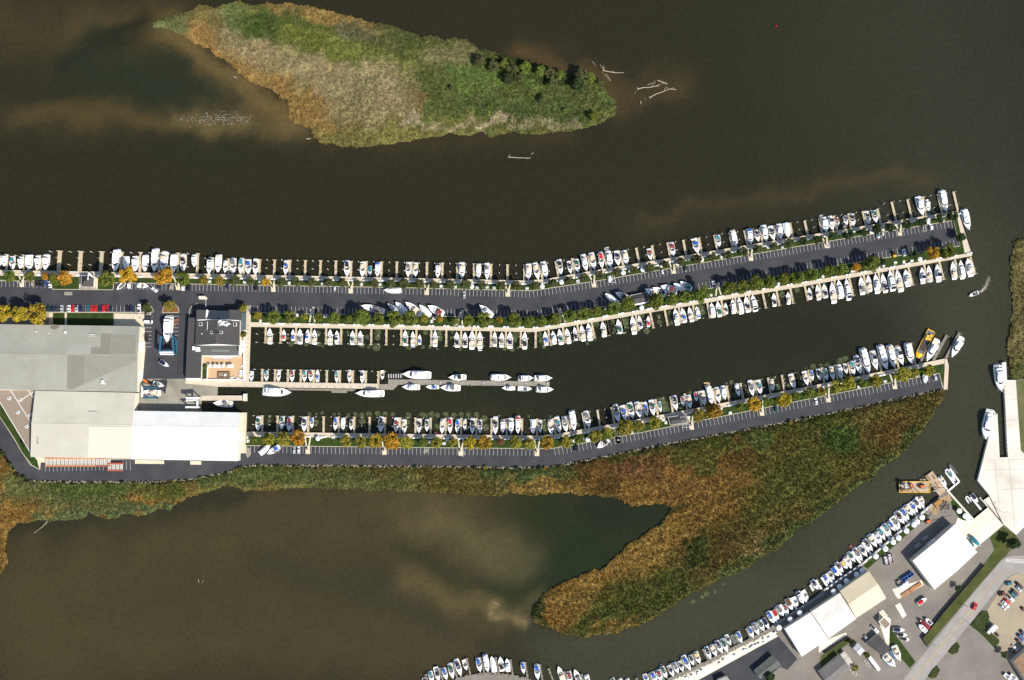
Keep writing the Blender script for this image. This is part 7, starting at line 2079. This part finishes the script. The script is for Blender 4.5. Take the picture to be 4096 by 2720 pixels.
# orange cradle racks behind the pale shed
M['rust_red'] = mat('rust_red', (.36, .09, .05), .6, .3)
M['rack'] = mat('rack_orange', (.48, .20, .085), .6, .3, noise=.15, scale=1)
rk = [(430 + i * 36.5, 822, 33, 84) for i in range(17)] + [(1020 + i * 37, 868, 33, 78) for i in range(4)]
for n, (x, y, w_, l_) in enumerate(rk, 1):
    p = at(*ZW(x + 18, y), 1.8)
    W2, L2 = w_ / 2.361 * S, l_ / 2.361 * S
    o = thing("cradle_rack", "steel boat cradle with orange end beams behind the pale shed, %s from left" % nth(n), "boat cradle", (p.x, p.y, 1.2), R(-1), "orange boat cradles behind the pale shed")
    part("end_beam", MB().box(-W2 / 2 - .1, W2 / 2 + .1, L2 / 2 - 1.0, L2 / 2, .9, 1.5), M["rack"] if n < 14 else M["rust_red"], o)
    part("end_beam", MB().box(-W2 / 2 - .1, W2 / 2 + .1, -L2 / 2, -L2 / 2 + 1.0, .9, 1.5), M["rack"] if n < 14 else M["rust_red"], o)
    for i in range(4):
        xx = -W2 / 2 + W2 * (i + .5) / 4
        part("rail", MB().box(xx - .12, xx + .12, -L2 / 2 + 1.02, L2 / 2 - 1.02, 1.1, 1.35), M["white"] if i % 2 else M["wall"], o)
# yellow open passenger boat
q = [at(*ZC4(x, y), 1.5) for x, y in ((1690, 440), (1850, 130))]
p, d = (q[0] + q[1]) / 2, q[0] - q[1]
L = d.length + 1.2
o = thing("passenger_boat", "yellow open passenger boat with rows of benches and a folded canopy", "boat", (p.x, p.y, 0), math.atan2(d.y, d.x))
B = 100 / K8 * S / 2 * .95
rg = []
for t in (0, .12, .3, .6, .78, .9, .97, 1):
    w_ = B * (1 if t < .78 else max(.25, 1 - ((t - .78) / .22) ** 2 * .75))
    rg.append([(-L / 2 + L * t, w_ * .9, -.3), (-L / 2 + L * t, w_, 1.2), (-L / 2 + L * t, w_ - .24, 1.2), (-L / 2 + L * t, w_ - .24, .8), (-L / 2 + L * t, -w_ + .24, .8), (-L / 2 + L * t, -w_ + .24, 1.2), (-L / 2 + L * t, -w_, 1.2), (-L / 2 + L * t, -w_ * .9, -.3)])
part("hull", MB().loft(rg, True), M["yellow"], o)
part("deck", MB().box(-L / 2 + .6, L * .33, -B + .3, B - .3, .82, .9), M["gdeck"], o)
part("bow_cover", MB().loft([[(L * .33, B - .3, 1.0), (L * .33, 0, 1.7), (L * .33, -B + .3, 1.0)], [(L * .48, B * .35, 1.25), (L * .48, 0, 1.45), (L * .48, -B * .35, 1.25)]], False), M["yellow"], o)
for i in range(13):
    x = -L * .16 + i * .66
    for s_ in (-1, 1):
        part("bench", MB().box(x, x + .38, s_ * .35 if s_ > 0 else -B + .9, B - .9 if s_ > 0 else -.35, .9, 1.35), M["darksteel"], o)
for x, y in ((-L * .32, 1.1), (-L * .26, -.9), (-L * .20, .9), (-L * .17, -1.0)):
    part("canopy_panel", MB().box(x - .85, x + .85, y - .8, y + .8, 2.3, 2.4), M["yellow"], o)
part("canopy_post", MB().box(-L * .3, -L * .29, -.1, .1, .9, 2.3).box(-L * .2, -L * .19, -.1, .1, .9, 2.3), M["steel"], o)
# orange marked roof on last yacht -> painted hard top panel
# ---- work barges and cranes
q = poly_at(ZD5, ((397, 497), (874, 497), (879, 670), (400, 667)), 1.4)
o = thing("work_barge", "yellow-rimmed work barge carrying two orange cranes", "barge", (*ctr(q), 0))
add(o, "hull", MB().prism(q, -.6, 1.3), M["darksteel"])
add(o, "deck", MB().prism(inset(q, .5), 1.3, 1.36), M["barge"])
mb = MB()
for a, b in zip(q, q[1:] + q[:1]):
    m_ = (a + b) / 2
    mb.rbox(m_.x, m_.y, 1.3, 1.62, (b - a).length, .36, math.atan2((b - a).y, (b - a).x))
add(o, "rim", mb, M["yellow"])
q2 = poly_at(ZD5, ((402, 505), (540, 505), (545, 612), (403, 612)), 1.5)
add(o, "grey_deck_plate", MB().prism(q2, 1.36, 1.42), mat("pale_plate", (.33, .32, .31), .7, .3, noise=.15, scale=.6))
for x, y, lx, ly, hh, mm in ((440, 525, 2.6, 2.2, 3.4, "darksteel"), (430, 610, 1.6, 1.8, 2.6, "darksteel"), (495, 545, 1.0, 2.6, 2.0, "steel"), (470, 632, 3.5, 1.2, 2.2, "brown"), (545, 625, 4.0, .8, 1.9, "rust"), (500, 590, 1.2, .8, 1.9, "wall")):
    p = at(*ZD5(x, y), 1.8)
    add(o, "deck_gear", MB().rbox(p.x, p.y, 1.42, hh, lx, ly, random.uniform(-.3, .3)), M[mm])


def crane(z_, x, y, tip, hb, ht, label, zg, big=1.0):
    p = at(*z_(x, y), zg + 1.5)
    t = at(*z_(*tip), ht)
    d = t - p
    a = math.atan2(d.y, d.x)
    o = thing("crawler_crane", label, "crane", (p.x, p.y, zg), a, "orange crawler cranes", (big,) * 3)
    for s_ in (-1, 1):
        part("track", MB().box(-1.8, 1.8, s_ * 1.3 - .35, s_ * 1.3 + .35, 0, .8), M["rubber"], o)
    part("body", MB().box(-1.6, .8, -1.0, 1.0, .9, 2.2), M["orange"], o)
    part("counterweight", MB().box(-2.5, -1.65, -1.2, 1.2, .9, 2.1), M["darksteel"], o)
    part("cab", MB().box(.4, 1.6, .1, 1.1, .9, 2.8), M["orange"], o)
    L = math.hypot(d.x, d.y) / big
    z1 = (ht - zg) / big
    mb = MB()
    for yy in (-.35, .35):
        for zz in (0, .6):
            mb.tube((1.0, yy, 1.3 + zz), (L, yy * .3, z1 + zz * .3), .07, .05, 5)
    n = 14
    for i in range(n):
        f0, f1 = i / n, (i + 1) / n
        x0, x1 = 1 + (L - 1) * f0, 1 + (L - 1) * f1
        w0, w1 = .35 * (1 - .7 * f0), .35 * (1 - .7 * f1)
        a0, a1 = 1.3 + (z1 - 1.3) * f0, 1.3 + (z1 - 1.3) * f1
        mb.tube((x0, -w0, a0), (x1, w1, a1), .05, n=4)
        mb.tube((x0, w0, a0), (x1, -w1, a1 + .4), .05, n=4)
    part("boom", mb, M["darksteel"], o)


crane(ZD5, 768, 575, (1112, 592), 0, 11, "orange crane on the barge, boom reaching right over the brown barge", 1.4, .85)
crane(ZD5, 597, 562, (1000, 925), 0, 14, "orange crane on the barge, boom reaching down over the quay corner", 1.4, .75)
crane(ZD5, 862, 1125, (1238, 1015), 0, 9, "orange crane ashore at the quay corner, boom reaching right", 1.2, .8)
o, q = deckprism("work_barge", "brown timber-decked barge lying between quay corner and white dock", "barge", ZD5, ((808, 410), (922, 330), (1140, 640), (1030, 724)), 1.1, M["barge"], zb=-.5)
for x, y, lx, ly, a in ((945, 430, .8, 3, .5), (960, 640, 2.5, .6, .4), (900, 570, 2.2, .4, .8), (1010, 620, 2.0, .5, -.3), (860, 440, .5, 4.5, .55), (1000, 560, .4, 5, .55), (980, 600, .3, 5, .6)):
    p = at(*ZD5(x, y), 1.3)
    add(o, "loose_timber", MB().rbox(p.x, p.y, 1.1, 1.5, lx, ly, a), M["brown"] if lx < 1 else M["steel"])
deckprism("raft", "small brown timber raft against the yellow-rimmed barge", "raft", ZD5, ((720, 457), (820, 455), (822, 492), (721, 494)), .7, M["barge"])
o, q = deckprism("spoil_bin", "rust-brown spoil bin with orange-brown fill at the quay corner", "bin", ZD5, ((940, 845), (1035, 765), (1082, 815), (985, 900)), 2.4, M["rust"], zb=1.1)
add(o, "fill", MB().sheet(inset(q, .5), 2.42), mat("clay_fill", (.36, .20, .07), .95, .1, noise=.2, scale=1))
mb = MB()
random.seed(5)
for i in range(46):
    p = at(*ZD5(random.uniform(1035, 1185), random.gauss(880, 40)), 1.3)
    mb.rbox(p.x, p.y, 1.1, 1.3 + random.random() * .8, random.uniform(.3, 1.4), random.uniform(.2, .5), random.random() * 3)
o = link("rubble_heap", mb.mesh("rubble_heap", mat("rubble", (.17, .16, .145), .95, .1, noise=.4, scale=1)))
o['kind'] = 'stuff'
o = link("scrap_spoil", MB().sheet(poly_at(ZD5, ((870, 900), (1030, 770), (1180, 690), (1230, 800), (1090, 830), (1010, 990), (1000, 1040), (900, 990)), 1.2), 1.17).mesh("scrap_spoil", mat("bare_spoil", (.34, .24, .13), .95, .1, noise=.35, scale=.4)))
o['kind'] = 'structure'
# white docks
wd = [("long white dock wall running down beside the grass wedge", ((1140, 640), (1168, 628), (1575, 1085), (1550, 1100)), 1.7), ("white dock arm, lower limb of the L beside the brown barge", ((1166, 628), (1338, 488), (1355, 505), (1185, 652)), 1.0),
      ("white dock arm, outer limb of the L with the dark inflatable", ((1180, 300), (1205, 288), (1355, 490), (1330, 505)), 1.0), ("white dock finger inside the L, left of the purple-covered boat", ((1115, 355), (1138, 342), (1275, 520), (1255, 540)), .9),
      ("white dock finger along the brown barge's right side", ((1005, 440), (1030, 428), (1180, 640), (1155, 650)), .9), ("narrow pale pier between two small boats in the corner basin", ((1512, 745), (1535, 735), (1700, 930), (1672, 945)), .9),
      ("thin white jetty beside the concrete launch ramp", ((1658, 745), (1678, 738), (1795, 880), (1785, 892)), 1.3)]
for lb, pts, z in wd:
    deckprism("white_dock", lb, "dock", ZD5, pts, z, M["wplank"] if z < 1.5 else M["wharf"], zb=(-.6 if z > 1.2 else z - .5))
# white seawall cap along channel quay
o, q = deckprism("seawall", "white-capped seawall along the channel quay", "seawall", ZD3, ((455, 1178), (905, 868), (1650, 228), (1735, 160), (1750, 178), (1665, 246), (918, 888), (470, 1196)), 1.5, mat("seawall_cap", (.42, .40, .36), .8, .2, noise=.1, scale=.5), zb=-1)
mb = MB()
for (a, b, c_, d_, n) in ((470, 1180, 905, 876, 8), (925, 862, 1700, 200, 15)):
    for i in range(n):
        t = (i + .5) / n
        p = at(*ZD3(a + (c_ - a) * t, b + (d_ - b) * t), 1.9)
        x_ = thing("dock_box", "white dock box on the channel seawall, %s from left" % nth(i + 1 + (8 if n == 15 else 0)), "dock box", (p.x, p.y, 1.5), math.atan2(-(d_ - b), c_ - a), "dock boxes on the channel seawall", (1.1, 1, 1))
        link("box", BX, x_)
        link("lid", BL, x_)
o, q = deckprism("seawall", "grey seawall along the shaded workshops of the channel", "seawall", ZD2, ((1905, 548), (2361, 250), (2520, 150), (2530, 168), (2370, 268), (1918, 566)), 1.4, mat("seawall_grey", (.30, .29, .27), .8, .2, noise=.1, scale=.5), zb=-1)
for n, (x, y) in enumerate(((905, 1152), (970, 1130), (1042, 1118), (1088, 1070), (1040, 1095), (930, 1165), (1298, 985), (1345, 945), (1475, 888), (1585, 828), (1610, 830), (1685, 782), (1725, 768), (1665, 800), (1760, 755), (1815, 700), (1825, 735), (1880, 682), (1945, 622)), 1):
    p = at(*ZD2(x, y), 1.6)
    x_ = thing("dock_box", "white dock box on the stony channel bank, %s from left" % nth(n), "dock box", (p.x, p.y, 1.17), R(33), "dock boxes on the stony channel bank", (1.1, 1.2, 1.3))
    link("box", BX, x_)
    link("lid", BL, x_)
# swim raft beside the blue-topped boat
deckprism("swim_float", "grey-green plank float between two covered boats on the channel", "raft", ZD2, ((1415, 655), (1465, 632), (1508, 745), (1462, 768)), .5, mat("green_float", (.13, .16, .14), .8, .2, noise=.15, scale=.5, wave=('Y', .6, .5)))
# tanks and bins in the boatyard
for n, (x, y) in enumerate(((1368, 1143), (1400, 1118), (1430, 1095)), 1):
    p = at(*ZD3(x, y), 2.5)
    o = thing("storage_tank", "round white storage tank in the kerbed compound, %s from left" % nth(n), "tank", (p.x, p.y, 1.1), 0, "white tanks in the boatyard")
    part("shell", MB().disc(0, 0, 0, 2.6, 1.15, 20), M["white"], o)
    part("lid", MB().disc(0, 0, 2.6, 2.9, 1.15, 20, .3), M["white"], o)
for n, (x, y) in enumerate(((1410, 1047), (1478, 1003)), 1):
    p = at(*ZD3(x, y), 2.2)
    o = thing("skip_bin", "open blue waste skip beside the white hall, %s from left" % nth(n), "skip", (p.x, p.y, 1.1), R(35), "blue waste skips")
    part("shell", MB().box(-2.3, 2.3, -1.2, -1.0, 0, 1.8).box(-2.3, 2.3, 1.0, 1.2, 0, 1.8).box(-2.3, -2.1, -1, 1, 0, 1.8).box(2.1, 2.3, -1, 1, 0, 1.8).box(-.1, .1, -1, 1, .4, 1.8), M["bluebin"], o)
    part("load", MB().box(-2.1, 2.1, -1, 1, 0, .7), M["darksteel"], o)
p = at(*ZD3(1345, 1087), 1.8)
o = thing("pallet_stack", "grey pallet stack left of the blue skips", "pallets", (p.x, p.y, 1.1), R(35))
part("slats", MB().box(-1.6, 1.6, -1.3, 1.3, 1.1, 1.2), M["gplank"], o)
part("blocks", MB().box(-1.5, 1.5, -1.2, 1.2, 0, 1.1), M["steel"], o)
q = poly_at(ZD4, ((905, 175), (1135, 20), (1160, 55), (925, 205)), 1.3)
o = thing("timber_stack", "long rust-brown timber stack on the concrete strip", "timber stack", (*ctr(q), 1.1))
add(o, "planks", MB().prism(q, 1.15, 1.9), mat("rusty_planks", (.40, .19, .08), .85, .2, noise=.25, scale=.6))
add(o, "strap", MB().prism([q[0].lerp(q[1], .4), q[0].lerp(q[1], .43), q[3].lerp(q[2], .43), q[3].lerp(q[2], .4)], 1.9, 1.93), M["darksteel"])
for n, (pts, lab) in enumerate((((((770, 842), (790, 832), (862, 930), (845, 945))), "blue tarpaulin-covered mast rack between the two stored cruisers"), (((682, 930), (700, 915), (792, 1005), (770, 1022)), "blue tarpaulin-covered mast rack left of the stored cruisers"))):
    q = poly_at(ZD4, pts, 2.0)
    o = thing("covered_rack", lab, "mast rack", (*ctr(q), 1.1))
    add(o, "tarpaulin", MB().prism(q, 1.7, 2.3), mat("blue_tarp", (.08, .17, .30), .6, .3, noise=.2, scale=.6))
    add(o, "stand", MB().prism(inset(q, .5), 1.1, 1.7), M["steel"])
# boat trailers
for n, (z_, x, y, a, lab) in enumerate(((ZA4, 160, 785, 100, "empty galvanised boat trailer beside a wrapped boat on the pier"), (ZD4, 510, 985, -55, "empty boat trailer beside the long white box trailer"), (ZD4, 350, 1085, -50, "empty boat trailer in front of the shingled house"),
                                        (ZA5, 1468, 530, 100, "empty boat trailer in the upper stalls near the pier end"), (ZC0, 897, 262, 60, "orange-railed trailer beside the hauled yacht"), (ZC3, 1018, 898, 5, "low cart rack at the lower washroom hut"))):
    p = at(*z_(x, y), 1.6)
    o = thing("boat_trailer", lab, "trailer", (p.x, p.y, 1.2), R(a), "empty boat trailers")
    part("frame", MB().box(-2.6, 1.6, -.95, -.8, .45, .6).box(-2.6, 1.6, .8, .95, .45, .6).loft([[(1.6, .9, .45), (1.6, .78, .45), (1.6, .78, .6), (1.6, .9, .6)], [(3.3, .08, .45), (3.3, -.04, .45), (3.3, -.04, .6), (3.3, .08, .6)]], True)
         .loft([[(1.6, -.78, .45), (1.6, -.9, .45), (1.6, -.9, .6), (1.6, -.78, .6)], [(3.3, .04, .45), (3.3, -.08, .45), (3.3, -.08, .6), (3.3, .04, .6)]], True).box(-2.6, -2.45, -.8, .8, .45, .6).box(-.2, -.05, -.8, .8, .45, .6), M["white"] if n != 4 else M["orange"], o)
    for s_ in (-1, 1):
        part("wheel", MB().tube((-.7, s_ * 1.1 - .1, .33), (-.7, s_ * 1.1 + .1, .33), .33, n=10), M["rubber"], o)
# yellow forklift
p = at(*ZA5(1112, 843), 2.4)
o = thing("forklift", "yellow and black forklift in the pier's lower stalls", "forklift", (p.x, p.y, 1.2), R(102))
part("body", MB().box(-2.2, .8, -1.0, 1.0, .6, 1.7), M["yellow"], o)
part("cab", MB().box(-.9, .5, -.8, .8, 1.7, 2.9), M["rubber"], o)
part("mast", MB().box(1.0, 1.25, -.8, -.6, .3, 3.6).box(1.0, 1.25, .6, .8, .3, 3.6).box(1.0, 1.25, -.6, .6, 3.4, 3.6), M["darksteel"], o)
part("fork", MB().box(1.25, 2.8, -.5, -.35, .3, .4).box(1.25, 2.8, .35, .5, .3, .4), M["darksteel"], o)
for sx in (-1.5, .6):
    for sy in (-1, 1):
        part("wheel", MB().tube((sx, sy - .15, .5), (sx, sy + .15, .5), .5, n=10), M["rubber"], o)
# fallen trees stranded off the island
def snag(label, z_, segs, r0):
    p0 = at(*z_(*segs[0][0]), .2)
    o = thing("fallen_tree", label, "driftwood", (p0.x, p0.y, 0), 0, "bleached fallen trees in the shallows")
    for i, pts in enumerate(segs):
        mb = MB()
        r = r0 * (.72 if i == 0 else .4)
        P_ = [at(*z_(*p), .25 + .25 * j) for j, p in enumerate(pts)]
        n = len(P_)
        for j, (a, b) in enumerate(zip(P_, P_[1:])):
            mb.tube(a, b, r * (1 - .6 * j / n), r * (1 - .6 * (j + 1) / n), 6)
        add(o, "trunk" if i == 0 else "branch", mb, M["drift"])


snag("bleached snag with crossed roots nearest the island", ZI2, [[(1655, 420), (1690, 428), (1740, 437), (1808, 437)], [(1662, 385), (1655, 420), (1648, 445)], [(1635, 378), (1658, 412)], [(1665, 450), (1690, 475), (1710, 497)], [(1680, 445), (1712, 495)], [(1720, 425), (1745, 438)], [(1655, 420), (1670, 400)]], .42)
snag("bleached snag, middle one off the island tip", ZI2, [[(1903, 555), (1950, 545), (2010, 542), (2072, 522)], [(1903, 540), (1912, 565)], [(2005, 540), (2035, 508), (2025, 495)], [(1980, 525), (2020, 510)], [(2005, 535), (2060, 535)]], .42)
snag("short bleached log above the middle snag", ZI2, [[(2052, 492), (2090, 505), (2125, 517)], [(2080, 510), (2120, 522)]], .4)
snag("bleached snag, outermost off the island tip", ZI2, [[(1995, 618), (2040, 592), (2090, 575), (2135, 555), (2190, 560)], [(1990, 610), (2000, 628)], [(2095, 572), (2112, 540)], [(2135, 555), (2165, 548), (2185, 562)], [(2120, 545), (2150, 560)]], .42)
snag("long bleached log below the island", ZI2, [[(968, 1050), (1050, 1055), (1128, 1057)], [(968, 1052), (980, 1030)], [(1100, 1060), (1130, 1052)]], .42)
snag("short bleached stick near the long log", ZI2, [[(1135, 1030), (1153, 1016)]], .3)
snag("thin bleached stick above the crossed roots", ZI2, [[(1580, 355), (1605, 392)]], .22)
snag("two thin bleached sticks below the middle snag", ZI2, [[(1893, 573), (1886, 592)], [(1958, 620), (1966, 648)]], .22)
snag("white stump below the middle snag", ZI2, [[(1930, 645), (1931, 665)]], .5)
snag("bleached plank on the island's left shore", ZI1, [[(855, 602), (882, 613)]], .4)
snag("bleached log at the island's lower left foot", ZI1, [[(1428, 1093), (1462, 1089)]], .45)
snag("pale curved branch on the lagoon sand spit", ZD1, [[(985, 262), (1030, 280), (1060, 305)]], .3)
snag("long pale branch at the lagoon's left shore", ZL, [[(375, 655), (330, 705), (265, 752)], [(372, 658), (360, 690)]], .25)
snag("forked pale twigs in the lagoon", ZL, [[(1560, 1115), (1565, 1145)], [(1598, 1120), (1590, 1148)]], .25)
# red channel buoy
p = at(3104, 103, .3)
o = thing("buoy", "tiny red channel buoy alone in the upper right water", "buoy", (p.x, p.y, 0))
part("float", MB().disc(0, 0, -.2, .5, .6, 12), CP['r'][1], o)
part("topmark", MB().disc(0, 0, .5, 1.6, .3, 10, .1), CP['r'][1], o)
# expansion joints and tyre-darkened lanes on the white wharf
mb = MB()
for k, (a, b, c_, d_) in enumerate(((4034, 1600, 4074, 1598), (4036, 1680, 4079, 1677), (3948, 1840, 4100, 1838), (3930, 1880, 4140, 1876), (3960, 1960, 4200, 1950), (4035, 1840, 4060, 2120), (3980, 1850, 3996, 2015))):
    p0, p1 = at(a, b, 2), at(c_, d_, 2)
    m0 = (p0 + p1) / 2
    mb.rbox(m0.x, m0.y, 1.98, 2.008 + .004 * k, (p1 - p0).length, .16, math.atan2(p1.y - p0.y, p1.x - p0.x))
structure("wharf_joints", mb, M["apron"])
# seawall fender piles on the wharf face
for n in range(18):
    t = n / 17
    a, b = (4017, 1530), (4030, 1795)
    p = at(a[0] + (b[0] - a[0]) * t, a[1] + (b[1] - a[1]) * t, 2)
    o = thing("fender_post", "dark fender post on the wharf's straight left face, %s from top" % nth(n + 1), "fender", (p.x, p.y, 0), 0, "fender posts on the white wharf")
    part("timber", MB().box(-.5, .5, -.12, .12, -1, 2.12), M["darksteel"], o)
    part("cap", MB().box(-.5, .5, -.14, .14, 2.12, 2.2), M["steel"], o)
for l, n_ in LABELS.items():
    if len(n_) > 1:
        print("DUPLABEL", l, n_)
